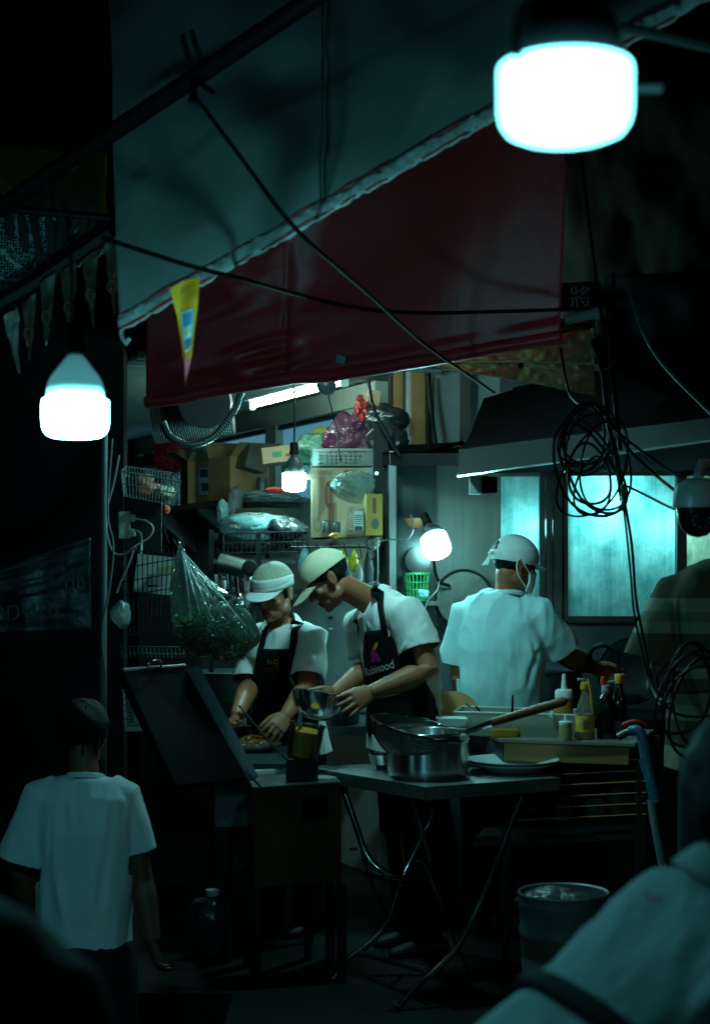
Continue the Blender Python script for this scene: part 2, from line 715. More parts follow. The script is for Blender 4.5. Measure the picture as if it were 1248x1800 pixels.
def cap_shell(parent, H, m, rim, r=(.084, .106, .098), c0=(0, -.006, .03), k=1.0, name='cap', hole=None, seams=True):
    M, c = H
    mb = MB()
    nu, nv = (120, 60) if hole else (48, 26)

    def pt(i, j):
        th = math.pi * .5 * j / nv * 1.25
        ph = 2 * math.pi * i / nu
        x, y, z = r[0] * math.sin(th) * math.cos(ph), r[1] * math.sin(th) * math.sin(ph), r[2] * math.cos(th)
        s = 1 - (.012 if seams and i % (nu // 6) == 0 else 0)
        w = 1 + .012 * math.sin(ph * 5 + j * .7) * math.sin(th * 2)
        return Vector((c0[0] + x * s * w, c0[1] + y * s * w, c0[2] + z * (1 + .02 * math.sin(ph * 3))))
    pts = [pt(i, j) for j in range(nv + 1) for i in range(nu)]
    out = []
    for p in pts:
        zl = rim(p.x, p.y)
        out.append(Vector((p.x, p.y, max(p.z, zl))))
    fs = []
    for j in range(nv):
        for i in range(nu):
            f = (j * nu + i, j * nu + (i + 1) % nu, (j + 1) * nu + (i + 1) % nu, (j + 1) * nu + i)
            m_ = sum((out[q] for q in f), Vector()) / 4
            if max(out[q].z - rim(out[q].x, out[q].y) for q in f) < 1e-6:
                continue
            if hole and hole(m_.x, m_.y, m_.z):
                continue
            fs.append(f)
    mb.add([c + M @ (p * k) for p in out], fs)
    return obj(name, mb, m, parent, solid=.003, angle=60)


def brim(parent, H, m, y0, y1, hw, z0, droop, tilt, k=1.0, name='brim'):
    M, c = H
    mb = MB()

    def fn(u, v):
        a = (u - .5) * 2
        w = hw * (1 - .12 * v)
        yy = y0 * math.sqrt(max(0, 1 - (a * .8) ** 2)) + (y1 - y0) * v * math.sqrt(max(0.02, 1 - a ** 4))
        return c + M @ (Vector((a * w, yy, z0 - droop * a * a - tilt * (yy - y0 * .8))) * k)
    mb.grid(fn, 20, 8)
    return obj(name, mb, m, parent, solid=.004)


def trim(bm, p, n, rad):
    """cut the cloth straight at a hem and open it there"""
    fs = []
    for f in bm.faces:
        q = f.calc_center_median() - p
        if abs(q.dot(n)) < .05 and (q - n * q.dot(n)).length < rad:
            fs.append(f)
    geom = set(fs)
    for f in fs:
        geom.update(f.verts)
        geom.update(f.edges)
    bmesh.ops.bisect_plane(bm, geom=list(geom), plane_co=p, plane_no=n, clear_outer=True, dist=1e-5)


def shirt(parent, secs, sleeves, m, voxel=.007, inflate=.016, amp=.006, folds=(), seed=1, cuts=(), name='shirt', fscale=(7, 7, 3.2), smooth=6):
    mb = MB()
    e = Vector(secs[-1][0]) + (Vector(secs[-1][0]) - Vector(secs[-2][0])).normalized() * voxel * 3.5
    torso(mb, list(secs) + [(e,) + tuple(secs[-1][1:])], inflate)
    for pts, rs in sleeves:
        e = Vector(pts[-1]) + (Vector(pts[-1]) - Vector(pts[-2])).normalized() * voxel * 3.5
        mb.tube(list(pts) + [e], list(rs) + [rs[-1]], 22)
    me = remeshed(mb, voxel, smooth)
    bm = bmesh.new()
    bm.from_mesh(me)
    bm.normal_update()
    for pts, rs in sleeves:
        p = Vector(pts[-1])
        t = (p - Vector(pts[-2])).normalized()
        trim(bm, p, t, rs[-1] * 1.14)
    p = Vector(secs[-1][0])
    trim(bm, p, (p - Vector(secs[-2][0])).normalized(), .32)
    kill = set()
    allc = list(cuts)
    for p, n, rad in allc:
        p, n = Vector(p), Vector(n)
        for f in bm.faces:
            q = f.calc_center_median() - p
            if q.dot(n) > -1.6 * voxel and q.length < rad and f.normal.dot(n) > .35:
                kill.add(f)
    bmesh.ops.delete(bm, geom=list(kill), context='FACES')
    bm.to_mesh(me)
    bm.free()
    co, no = get_co(me), get_no(me)
    f = np.array(fscale)
    w1 = vnoise(co * f + 11 * seed, seed)
    w2 = 1 - 2 * np.abs(vnoise(co * f * 1.9 + 5 * seed + w1[:, None] * .8, seed + 1))
    w3 = 1 - 2 * np.abs(vnoise(co * f * np.array((4, 4, 3.0)) + 3 * seed, seed + 2))
    d = amp * (w1 * .9 + w2 * .7 + w3 * .22)
    for a, b, wid, dep in folds:
        a, b = np.array(a), np.array(b)
        ab = b - a
        t = np.clip(((co - a) @ ab) / (ab @ ab), 0, 1)
        dist = np.linalg.norm(co - (a + t[:, None] * ab), axis=1)
        env = np.sin(np.pi * np.clip(t, .06, .94))
        d += dep * env * (np.exp(-(dist / wid) ** 2) - .5 * np.exp(-(dist / (wid * 2.2)) ** 2))
    co = co + no * d[:, None]
    me.vertices.foreach_set('co', co.ravel())
    finish(me, m, True, 80)
    o = link(name, me, parent)
    md = o.modifiers.new('thickness', 'SOLIDIFY')
    md.thickness = .004
    md.offset = -1
    return o


def collar(parent, c, axis, fwd, m, r0=.062, gap=.42, name='collar'):
    c, ax, fw = Vector(c), Vector(axis).normalized(), Vector(fwd)
    fw = (fw - ax * fw.dot(ax)).normalized()
    lt = ax.cross(fw)
    mb = MB()
    prof = [(0, .0), (.0, .030), (.010, .036), (.022, .026), (.036, -.004)]

    def fn(u, v):
        a = gap + u * (2 * math.pi - 2 * gap)
        j = v * 4
        i = min(3, int(j))
        t = j - i
        dr = prof[i][0] * (1 - t) + prof[i + 1][0] * t
        z = prof[i][1] * (1 - t) + prof[i + 1][1] * t
        front = (1 + math.cos(a)) / 2
        z -= front ** 2 * (.055 * (1 if v > .6 else .5)) + .02 * front
        rr = r0 + dr * (1 + .5 * front)
        return c + (fw * math.cos(a) * 1.08 + lt * math.sin(a)) * rr + ax * z
    mb.grid(fn, 36, 8)
    return obj(name, mb, m, parent, solid=.003)


def bvh_of(*objs):
    vs, fs = [], []
    for o in objs:
        n = len(vs)
        w = WLOC[o.name]
        vs += [v.co + w for v in o.data.vertices]
        fs += [tuple(i + n for i in p.vertices) for p in o.data.polygons]
    return BVHTree.FromPolygons(vs, fs)


def trunk_bvh(secs, inflate, *objs):
    mb = MB()
    torso(mb, secs, inflate)
    vs, fs = list(map(Vector, mb.v)), list(mb.f)
    for o in objs:
        n, w = len(vs), WLOC[o.name]
        vs += [v.co + w for v in o.data.vertices]
        fs += [tuple(i + n for i in p.vertices) for p in o.data.polygons]
    return BVHTree.FromPolygons(vs, fs)


def project(bvh, p, fwd, lift, dist=.5, fall=None):
    fwd = Vector(fwd).normalized()
    h = bvh.ray_cast(Vector(p) + fwd * dist, -fwd, dist * 2)
    if h[0] is None:
        return None
    return h[0] + fwd * lift


def draped(bvh, rows, lat, fwd, nu=18, sub=5, lift=.008, wave=0):
    """cloth lying on a body: rows of (centre, half width) from top to bottom"""
    lat, fwd = Vector(lat).normalized(), Vector(fwd).normalized()
    R2 = []
    for i in range(len(rows) - 1):
        for k in range(sub):
            t = k / sub
            R2.append((Vector(rows[i][0]).lerp(Vector(rows[i + 1][0]), t), rows[i][1] * (1 - t) + rows[i + 1][1] * t))
    R2.append((Vector(rows[-1][0]), rows[-1][1]))
    g = []
    for c, hw in R2:
        line = []
        for i in range(nu + 1):
            u = i / nu * 2 - 1
            p = c + lat * (u * hw)
            line.append((p, project(bvh, p, fwd, lift)))
        dd = [(q - p).dot(fwd) if q is not None else None for p, q in line]
        known = [x for x in dd if x is not None]
        base = sum(known) / len(known) if known else .1
        dd = [x if x is not None else base - .03 for x in dd]
        g.append(([p for p, _ in line], dd))
    D = np.array([x[1] for x in g])
    for _ in range(7):
        E = D.copy()
        E[:, 1:-1] = (D[:, :-2] + 2 * D[:, 1:-1] + D[:, 2:]) / 4
        E[1:-1] = (E[:-2] + 2 * E[1:-1] + E[2:]) / 4
        D = np.maximum(E, D - .004)
    mb = MB()
    vs = []
    for j, (line, _) in enumerate(g):
        for i, p in enumerate(line):
            vs.append(p + fwd * (D[j, i] + wave * math.sin(i * .9 + j * .2) * j / len(g)))
    w = nu + 1
    mb.add(vs, [(j * w + i, j * w + i + 1, (j + 1) * w + i + 1, (j + 1) * w + i) for j in range(len(g) - 1) for i in range(nu)])
    return mb


def strap_mb(bvh, pts, width, fwd, lift=.01, n=14):
    """a flat band that follows the body"""
    pts = arc(pts, n)
    fwd = Vector(fwd).normalized()
    vs = []
    for i, p in enumerate(pts):
        t = (pts[min(i + 1, len(pts) - 1)] - pts[max(0, i - 1)]).normalized()
        sd = t.cross(fwd).normalized()
        for s in (-.5, .5):
            q = p + sd * width * s
            h = project(bvh, q, fwd, lift) if bvh else None
            if h is None or (h - q).length > .09:
                h = q
            vs.append(h)
    mb = MB()
    mb.add(vs, [(2 * i, 2 * i + 1, 2 * i + 3, 2 * i + 2) for i in range(len(pts) - 1)])
    return mb


def body(name, label, group, base, secs, H, arms, legs, hands, voxel=.0048, k=1.0, neck_r=.054, skin=None, neck_from=None):
    """the bare figure: torso, neck, head, arms, hands and legs as one continuous skin"""
    root = thing(name, label, 'person', base, group)
    mb = MB()
    torso(mb, secs[:-1] if len(secs) > 6 else secs, -.006)
    M, hc = H
    nb = Vector(secs[0][0])
    mb.limb([nb - (hc - nb).normalized() * .03, nb.lerp(hc, .45) + M @ Vector((0, -.012, -.01)), hc + M @ Vector((0, -.022, -.04))], [neck_r * 1.12 * k, neck_r * k, neck_r * k], 18)
    head(mb, H, k)
    for sh, el, wr, rs in arms:
        sh, el, wr = Vector(sh), Vector(el), Vector(wr)
        mb.limb([sh, sh.lerp(el, .35), el, el.lerp(wr, .28), wr], [rs[0], rs[0] * .92, rs[1], rs[1] * 1.08, rs[2]], 16)
    for h in hands:
        hand(mb, **h)
    for pts, rs in legs:
        mb.limb(pts, rs, 14)
    me = remeshed(mb, voxel, 3)
    paint_head(me, H, k)
    finish(me, [skin or SKIN, SKIN_D, LIPS], True, 180)
    link('body', me, root)
    return root


def trousers(parent, hip, lat, feet, m, rad=.095, name='trousers', knees=None):
    mb = MB()
    hip, lat = Vector(hip), Vector(lat).normalized()
    torso(mb, [(hip + Vector((0, 0, .10)), lat, .155, .115), (hip, lat, .172, .128), (hip - Vector((0, 0, .12)), lat, .172, .122)], 0)
    for i, s in enumerate((1, -1)):
        f = Vector(feet[i])
        h = hip + lat * (.085 * s) - Vector((0, 0, .06))
        kn = Vector(knees[i]) if knees else h.lerp(f, .5)
        mb.tube([h, h.lerp(kn, .5), kn, kn.lerp(f, .5), f + Vector((0, 0, .05))], [rad, rad * .95, rad * .75, rad * .7, rad * .72], 18)
    me = remeshed(mb, .01, 5)
    finish(me, m, True, 180)
    o = link(name, me, parent)
    return o


def shoes(parent, feet, fwd, m):
    fwd = Vector(fwd)
    fwd = Vector((fwd.x, fwd.y, 0)).normalized()
    sd = Vector((-fwd.y, fwd.x, 0))
    for f in feet:
        f = Vector(f)
        mb = MB()
        rings = []
        for t, w, h in ((-.10, .02, .03), (-.085, .034, .075), (-.03, .037, .085), (.05, .042, .06), (.12, .042, .045), (.16, .028, .032), (.172, .01, .02)):
            c = f + fwd * t
            rings.append([c + sd * (w * math.cos(a)) + Vector((0, 0, h / 2 + h / 2 * math.sin(a))) for a in [j / 14 * 6.28319 for j in range(14)]])
        mb.rings(rings)
        obj('shoe', mb, m, parent)


def build_people():
    GK = 'cooks working in the stall kitchen'
    # ---------------- cook with the net cap
    f = Vector((-.55, -.8, 0)).normalized()
    lat = Vector((.82, -.56, 0))
    hip = P(508, 1300, 6.95)
    feet = [Vector((hip.x + .09, hip.y - .03, 0)), Vector((hip.x - .09, hip.y + .06, 0))]
    secs = [(P(492, 1102, 6.94), lat, .06, .055), (P(496, 1116, 6.93), lat, .145, .08), (P(500, 1148, 6.92), lat, .168, .108),
            (P(503, 1200, 6.94), lat, .16, .108), (P(506, 1258, 6.95), lat, .15, .105), (P(508, 1296, 6.95), lat, .165, .118), (P(512, 1328, 6.95), lat, .172, .125)]
    H = head_matrix(P(481, 1043, 6.84), (-.44, -.83, -.33))
    shL, elL, wrL = P(547, 1122, 6.82), P(541, 1208, 6.70), P(503, 1258, 6.50)
    shR, elR, wrR = P(450, 1126, 7.04), P(440, 1205, 6.92), P(417, 1258, 6.60)
    t = body('person', 'cook in a white peaked net cap and dark apron plating food', GK, (hip.x, hip.y, 0), secs, H,
             [(shL, elL, wrL, (.052, .043, .029)), (shR, elR, wrR, (.052, .043, .029))],
             [([hip + lat * .085, hip.lerp(feet[0], .5), feet[0] + Vector((0, 0, .07))], [.07, .05, .04]), ([hip - lat * .085, hip.lerp(feet[1], .5), feet[1] + Vector((0, 0, .07))], [.07, .05, .04])],
             [dict(wrist=wrL, d=P(478, 1290, 6.40) - wrL, s=(-.75, -.1, .5), curl=(.35, .45, .5, .6), thumb=(.5, .3, .3)),
              dict(wrist=wrR, d=P(405, 1296, 6.42) - wrR, s=(.7, -.2, .3), curl=(.3, .3, .35, .4))], voxel=.0042)
    sh = shirt(t, secs, [([shL + lat * -.05 + Vector((0, 0, .01)), shL + lat * .012, P(546, 1160, 6.78), P(541, 1196, 6.72)], [.066, .07, .072, .079]),
                         ([shR + lat * .05 + Vector((0, 0, .01)), shR - lat * .012, P(446, 1160, 6.98), P(441, 1196, 6.94)], [.066, .07, .072, .079])], WHITE, seed=3, amp=.008,
               cuts=[(secs[0][0], (0, 0, 1), .1)], folds=[(P(560, 1130, 6.7), P(530, 1200, 6.7), .012, .012), (P(520, 1140, 6.75), P(545, 1185, 6.7), .010, .010)])
    collar(t, P(492, 1100, 6.93), H[1] - Vector(secs[0][0]) + Vector((0, 0, .1)), f, WHITE)
    tr = trousers(t, hip, lat, feet, BLACK)
    shoes(t, feet, f, SHOE)
    bv = bvh_of(sh, tr)
    bt = trunk_bvh(secs, .024, tr)
    fa = (f + Vector((0, 0, -.12))).normalized()
    ap = obj('apron', draped(bt, [(P(488, 1140, 6.8), .092), (P(488, 1175, 6.8), .11), (P(491, 1205, 6.8), .15), (P(498, 1262, 6.8), .165), (P(503, 1330, 6.85), .175), (P(503, 1470, 6.85), .18)], lat, fa), BLACK, t, solid=.003)
    obj('apron_strap', strap_mb(bv, [P(510, 1142, 6.75), P(509, 1115, 6.75), P(515, 1088, 6.8), P(510, 1075, 6.95)], .034, fa), BLACK, t, solid=.003)
    obj('apron_strap', strap_mb(bv, [P(462, 1142, 6.85), P(463, 1120, 6.85), P(470, 1100, 6.9)], .03, fa), BLACK, t, solid=.003)
    am = mat('print_orange', (.40, .14, .012), .7)
    bv2 = bvh_of(ap)
    for body_, px, py, h, m in (('9', 492, 1166, .040, am), ('ร้าน', 479, 1163, .022, am), ('อาหาร', 481, 1177, .019, mat('print_red', (.26, .03, .02), .7)), ('สด', 485, 1189, .016, mat('print_red', (.26, .03, .02), .7))):
        mb = text_mb(body_, P(px, py, 6.8), lat, (0, 0, 1), h, lift=0)
        mb.v = [tuple(project(bv2, v, f, .004) or Vector(v)) for v in mb.v]
        obj('apron_print', mb, m, t, smooth=False, fix=False)
    netm = mat('hair_net', (.34, .36, .28), .8)
    nt = netm.node_tree
    b = nt.nodes['Principled BSDF']
    vo = nt.nodes.new('ShaderNodeTexVoronoi')
    vo.feature = 'DISTANCE_TO_EDGE'
    vo.inputs['Scale'].default_value = 130
    tc = nt.nodes.new('ShaderNodeTexCoord')
    nt.links.new(tc.outputs['Object'], vo.inputs['Vector'])
    cr = nt.nodes.new('ShaderNodeValToRGB')
    cr.color_ramp.elements[0].position = .05
    cr.color_ramp.elements[0].color = (.42, .43, .33, 1)
    cr.color_ramp.elements[1].position = .2
    cr.color_ramp.elements[1].color = (.2, .2, .145, 1)
    nt.links.new(vo.outputs['Distance'], cr.inputs[0])
    nt.links.new(cr.outputs[0], b.inputs['Base Color'])
    cap_shell(t, H, netm, lambda x, y: .056 + .1 * min(0, y), (.084, .107, .086), (0, -.008, .048), name='net_cap', seams=False)
    mb = MB()
    M, hc = H
    mb.grid(lambda u, v: hc + M @ Vector((math.cos(u * 6.2832) * (.081 + .004 * v), -.008 + math.sin(u * 6.2832) * (.104 + .004 * v), .032 + .048 * v * (1 + .25 * math.sin(u * 6.2832)) - .02 * (math.sin(u * 6.2832) < 0) * abs(math.sin(u * 6.2832)))), 48, 4)
    capw = cloth('cap_white', (.8, .8, .78))
    obj('cap_band', mb, capw, t, solid=.004)
    brim(t, H, capw, .098, .152, .090, .042, .012, .36, name='cap_peak')
    hair(t, H, lambda x, y, z: z < .05 and z > -.035 and y < .02 and (abs(x) < .07 or z > .0), grow=.003)

    # ---------------- cook with the beige cap, bending over the bowl
    f = Vector((-.89, -.45, 0)).normalized()
    lat = Vector((.45, -.89, 0))
    hip = P(714, 1295, 6.6)
    feet = [Vector((hip.x + .08, hip.y - .08, 0)), Vector((hip.x + .02, hip.y + .10, 0))]
    secs = [(P(651, 1058, 6.58), lat, .062, .058), (P(664, 1070, 6.58), lat, .125, .078), (P(684, 1092, 6.58), lat, .172, .108), (P(700, 1130, 6.58), lat, .178, .122),
            (P(708, 1180, 6.59), lat, .168, .118), (P(713, 1235, 6.6), lat, .155, .112), (P(714, 1290, 6.6), lat, .166, .122), (P(714, 1318, 6.6), lat, .170, .126)]
    H = head_matrix(P(577, 1020, 6.50), (-.78, -.13, -.60), (-.6, 0, .78))
    shL, elL, wrL = P(716, 1084, 6.42), P(752, 1180, 6.34), P(655, 1216, 6.22)
    shR, elR, wrR = P(630, 1100, 6.76), P(655, 1168, 6.74), P(590, 1218, 6.58)
    t = body('person', 'cook in a beige cap and printed black apron bending over a steel bowl', GK, (hip.x, hip.y, 0), secs, H,
             [(shL, elL, wrL, (.055, .047, .031)), (shR, elR, wrR, (.055, .046, .031))],
             [([hip + lat * .085, hip.lerp(feet[0], .5), feet[0] + Vector((0, 0, .07))], [.07, .05, .04]), ([hip - lat * .085, hip.lerp(feet[1], .5), feet[1] + Vector((0, 0, .07))], [.07, .05, .04])],
             [dict(wrist=wrL, d=P(588, 1250, 6.12) - wrL, s=(-.3, .25, .9), curl=(.02, .04, .08, .12), spread=.12, thumb=(.28, .15, .05), size=1.05),
              dict(wrist=wrR, d=P(545, 1252, 6.45) - wrR, s=(-.2, -.3, .9), curl=(.3, .3, .35, .4))], voxel=.0042)
    sh = shirt(t, secs, [([P(690, 1080, 6.48), P(712, 1078, 6.42), P(728, 1112, 6.40), P(737, 1142, 6.38)], [.07, .082, .08, .082]),
                         ([P(650, 1090, 6.68), P(634, 1096, 6.76), P(638, 1130, 6.78), P(644, 1152, 6.77)], [.066, .074, .072, .074])], WHITE, seed=5, amp=.009,
               cuts=[(secs[0][0], (Vector(secs[0][0]) - Vector(secs[1][0])).normalized(), .1)],
               folds=[(P(700, 1075, 6.4), P(690, 1150, 6.42), .014, -.016), (P(715, 1120, 6.3), P(708, 1150, 6.35), .01, .01), (P(745, 1185, 6.45), P(765, 1235, 6.5), .014, .014), (P(680, 1060, 6.45), P(675, 1110, 6.4), .012, .010),
                      (P(750, 1090, 6.35), P(720, 1130, 6.32), .010, -.010)])
    collar(t, P(653, 1062, 6.58), Vector(secs[0][0]) - Vector(secs[2][0]), f + Vector((0, 0, -.7)), WHITE, r0=.064)
    tr = trousers(t, hip, lat, feet, BLACK)
    shoes(t, feet, f, SHOE)
    bv = bvh_of(sh, tr)
    bt = trunk_bvh(secs, .026, tr)
    fa = Vector((-.80, -.52, -.22)).normalized()
    ap = obj('apron', draped(bt, [(P(648, 1112, 6.4), .085), (P(655, 1150, 6.4), .135), (P(668, 1195, 6.4), .175), (P(688, 1240, 6.42), .225), (P(690, 1300, 6.45), .25), (P(690, 1480, 6.45), .26)], Vector((.55, -.82, .10)), fa, nu=26), BLACK, t, solid=.003)
    obj('apron_strap', strap_mb(bv, [P(667, 1112, 6.36), P(663, 1085, 6.36), P(657, 1050, 6.42), P(656, 1030, 6.5), P(660, 1026, 6.58)], .030, (-.5, -.85, .1)), BLACK, t, solid=.003)
    obj('apron_strap', strap_mb(bv, [P(630, 1122, 6.6), P(628, 1106, 6.6), P(634, 1085, 6.66)], .026, fa), BLACK, t, solid=.003)
    obj('apron_tie', strap_mb(bv, [P(756, 1238, 6.4), P(768, 1246, 6.42), P(785, 1290, 6.4)], .026, (.3, -.9, 0)), BLACK, t, solid=.003)
    bv2 = bvh_of(ap)
    pw = mat('print_white', (.75, .75, .75), .7)
    pu = mat('print_purple', (.60, .03, .32), .6)
    right = Vector((.62, -.72, .235)).normalized()
    upv = Vector((-.1, .05, .95))
    fv = Vector((-.55, -.83, -.05)).normalized()

    def printed(mb, m, nm):
        mb.v = [tuple(project(bv2, v, fv, .004) or Vector(v)) for v in mb.v]
        obj(nm, mb, m, t, smooth=False, fix=False)
    printed(text_mb('Robinood', P(647, 1178, 6.4), right, upv, .034, lift=0, squeeze=.98), pw, 'apron_print')
    printed(text_mb('แอปที่ใช่', P(655, 1200, 6.4), right, upv, .028, lift=0), pw, 'apron_print')
    printed(text_mb('สมัครเลย', P(676, 1222, 6.4), right, upv, .018, lift=0), pw, 'apron_print')
    mb = MB()
    for (px, py, w, h, a) in ((641, 1150, 9, 12, .5), (650, 1156, 10, 9, -.5), (637, 1162, 7, 6, 0)):
        mb.add([P(px + w * math.cos(k / 14 * 6.283 + a), py + h * math.sin(k / 14 * 6.283), 6.4) for k in range(14)], [tuple(range(14))])
    printed(mb, pu, 'apron_print')
    mb = MB()
    fe = [(643, 1144), (646, 1136), (652, 1131), (660, 1129), (657, 1135), (652, 1141), (647, 1145)]
    mb.add([P(x, y, 6.4) for x, y in fe], [tuple(range(7))])
    printed(mb, mat('print_yellow', (.95, .45, .02), .6), 'apron_print')
    mb = MB()
    mb.add([P(630 + x * 18, 1166 + y * 5, 6.4) for x, y in ((-.4, 0), (.5, -.6), (.5, .1), (-.4, .8))], [(0, 1, 2, 3)])
    printed(mb, mat('print_blue', (.03, .04, .25), .6), 'apron_print')
    bv3 = bvh_of(sh)
    for rr, m in ((.024, mat('print_red', (.26, .03, .02), .7)), (.018, mat('print_cream', (.6, .55, .35), .7))):
        mb = MB()
        c0 = P(674, 1112, 6.35)
        ring = [c0 + Vector((math.cos(k / 20 * 6.283) * rr, 0, math.sin(k / 20 * 6.283) * rr * 1.2)) for k in range(20)]
        ring = [project(bv3, v, (-.3, -.95, 0), .004 + (.024 - rr) * .2) or v for v in ring]
        mb.add(ring, [tuple(range(20))])
        obj('chest_badge', mb, m, t, smooth=False, fix=False)
    beige = cloth('cap_beige', (.68, .56, .38), 500, .35)
    cap_shell(t, H, beige, lambda x, y: .034 - .10 * max(0, -y - .02) * 0 + (.028 if abs(x) < .03 and y < -.085 else 0), (.086, .110, .098), (0, -.006, .03))
    brim(t, H, beige, .100, .186, .080, .036, .034, .34, name='cap_peak')
    M, hc = H
    mb = MB()
    mb.tube([hc + M @ Vector((x, -.118 + abs(x) * .5, .05)) for x in (-.03, -.015, 0, .015, .03)], .006, 6, flat=.4)
    mb.ell(hc + M @ Vector((0, 0, .13)), (.006, .006, .004), M, 8, 6)
    obj('cap_buckle', mb, BLACK, t)
    hair(t, H, lambda x, y, z: z < .08 and ((y < -.02 and z > -.045 and (abs(x) < .068 or z > -.02)) or (y < .03 and z > .012 and y > -.03) or (y < .05 and z > .02)), grow=.004)

    # ---------------- cook with his back turned, white cap and mask
    f = Vector((.3, .95, 0)).normalized()
    lat = Vector((-.95, .3, 0))
    hip = P(878, 1300, 6.95)
    feet = [Vector((hip.x - .1, hip.y, 0)), Vector((hip.x + .1, hip.y, 0))]
    secs = [(P(893, 1046, 6.92), lat, .062, .058), (P(889, 1060, 6.92), lat, .135, .078), (P(884, 1090, 6.92), lat, .168, .104), (P(880, 1140, 6.92), lat, .170, .114),
            (P(879, 1200, 6.93), lat, .162, .112), (P(879, 1255, 6.95), lat, .160, .112), (P(879, 1330, 6.95), lat, .166, .118)]
    H = head_matrix(P(904, 992, 6.90), (.93, .33, -.24))
    shL, elL, wrL = P(819, 1082, 6.98), P(808, 1190, 7.0), P(825, 1255, 7.2)
    shR, elR, wrR = P(944, 1082, 6.86), P(995, 1152, 6.98), P(1044, 1172, 7.12)
    t = body('person', 'cook with his back turned in a white cap and face mask', GK, (hip.x, hip.y, 0), secs, H,
             [(shL, elL, wrL, (.054, .045, .03)), (shR, elR, wrR, (.056, .05, .034))],
             [([hip + lat * .085, hip.lerp(feet[0], .5), feet[0] + Vector((0, 0, .07))], [.07, .05, .04]), ([hip - lat * .085, hip.lerp(feet[1], .5), feet[1] + Vector((0, 0, .07))], [.07, .05, .04])],
             [dict(wrist=wrR, d=P(1075, 1190, 7.16) - wrR, s=(.2, -.2, .9), curl=(.4, .4, .45, .5)),
              dict(wrist=wrL, d=(.2, .8, -.3), s=(.8, 0, .3), curl=(.3, .3, .3, .3))], voxel=.0045, skin=SKIN_B)
    F = lambda x0, y0, x1, y1, w, d: (P(x0, y0, 6.80), P(x1, y1, 6.80), w, d)
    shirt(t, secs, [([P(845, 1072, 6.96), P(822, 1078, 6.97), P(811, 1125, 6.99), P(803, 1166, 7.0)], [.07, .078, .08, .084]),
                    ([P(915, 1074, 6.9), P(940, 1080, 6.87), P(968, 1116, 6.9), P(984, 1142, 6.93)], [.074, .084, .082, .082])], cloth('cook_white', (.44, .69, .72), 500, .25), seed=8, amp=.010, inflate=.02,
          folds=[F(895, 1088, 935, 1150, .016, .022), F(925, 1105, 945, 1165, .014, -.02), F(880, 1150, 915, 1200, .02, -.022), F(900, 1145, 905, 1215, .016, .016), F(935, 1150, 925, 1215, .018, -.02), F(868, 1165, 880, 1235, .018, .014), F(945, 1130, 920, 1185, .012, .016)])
    mb = MB()
    nb = Vector(secs[0][0])
    mb.tube([nb + lat * (.066 * math.cos(a)) + f * (.063 * math.sin(a)) + Vector((0, 0, .004 - .012 * math.sin(a))) for a in [k / 24 * 6.2832 for k in range(25)]], .011, 8, False, flat=.6)
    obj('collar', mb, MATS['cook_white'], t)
    trousers(t, hip, lat, feet, BLACK)
    shoes(t, feet, f, SHOE)
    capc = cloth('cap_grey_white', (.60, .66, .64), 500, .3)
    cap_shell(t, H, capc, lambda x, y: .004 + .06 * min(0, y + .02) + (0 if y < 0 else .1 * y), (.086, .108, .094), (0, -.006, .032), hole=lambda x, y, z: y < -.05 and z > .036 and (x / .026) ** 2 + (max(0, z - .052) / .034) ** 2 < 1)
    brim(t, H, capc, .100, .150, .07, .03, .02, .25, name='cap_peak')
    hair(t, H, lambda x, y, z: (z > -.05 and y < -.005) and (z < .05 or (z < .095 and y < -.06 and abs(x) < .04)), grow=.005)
    M, hc = H
    mb = MB()
    mb.tube([hc + M @ Vector(v) for v in ((-.05, -.098, .028), (-.02, -.115, .030), (.02, -.115, .030), (.05, -.098, .028))], .007, 6, flat=.4)
    mb.ell(hc + M @ Vector((.01, -.125, .02)), (.012, .010, .010), M, 8, 6)
    mb.grid(lambda u, v: hc + M @ Vector((.012 + .05 * (u - .5) * (v + .1) + .02 * v, -.125 - .025 * v + .006 * math.sin(u * 9), .02 - .06 * v)), 6, 6)
    obj('cap_tie', mb, capc, t, solid=.002)
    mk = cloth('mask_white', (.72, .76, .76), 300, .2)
    mb = MB()
    mb.grid(lambda u, v: hc + M @ Vector((math.sin((u - .5) * 2.5) * (.066 - .006 * abs(v - .5)), .028 + .082 * math.cos((u - .5) * 2.5) - .012 * abs(v - .5), -.022 - .085 * v + .01 * math.sin(v * 16) * .15)), 18, 10)
    obj('face_mask', mb, mk, t, solid=.003)
    for s in (-1, 1):
        mb = MB()
        mb.tube(arc([hc + M @ Vector((s * x, y, z)) for x, y, z in ((.066, .05, -.03), (.084, .008, -.002), (.087, -.014, .022), (.088, -.03, .0), (.083, -.014, -.045), (.064, .045, -.09))], 24), .0028, 6)
        obj('mask_loop', mb, mk, t)

    # ---------------- striped shirt man, at the edge of the frame
    f = Vector((-.15, 1, 0)).normalized()
    lat = Vector((-1, -.15, 0))
    hip = P(1290, 1345, 5.0)
    feet = [Vector((hip.x - .11, hip.y, .0)), Vector((hip.x + .11, hip.y, .0))]
    secs = [(P(1290, 985, 5.0), lat, .07, .06), (P(1290, 1000, 5.0), lat, .15, .085), (P(1290, 1050, 5.0), lat, .205, .125), (P(1290, 1110, 5.0), lat, .205, .135),
            (P(1290, 1200, 5.0), lat, .195, .135), (P(1290, 1280, 5.0), lat, .195, .135), (P(1290, 1348, 5.0), lat, .2, .14)]
    H = head_matrix(P(1291, 905, 5.02), f)
    shL, elL, wrL = P(1194, 1052, 5.02), P(1160, 1210, 5.04), P(1215, 1270, 5.26)
    shR, elR, wrR = P(1386, 1052, 5.0), P(1400, 1215, 5.0), P(1390, 1330, 4.95)
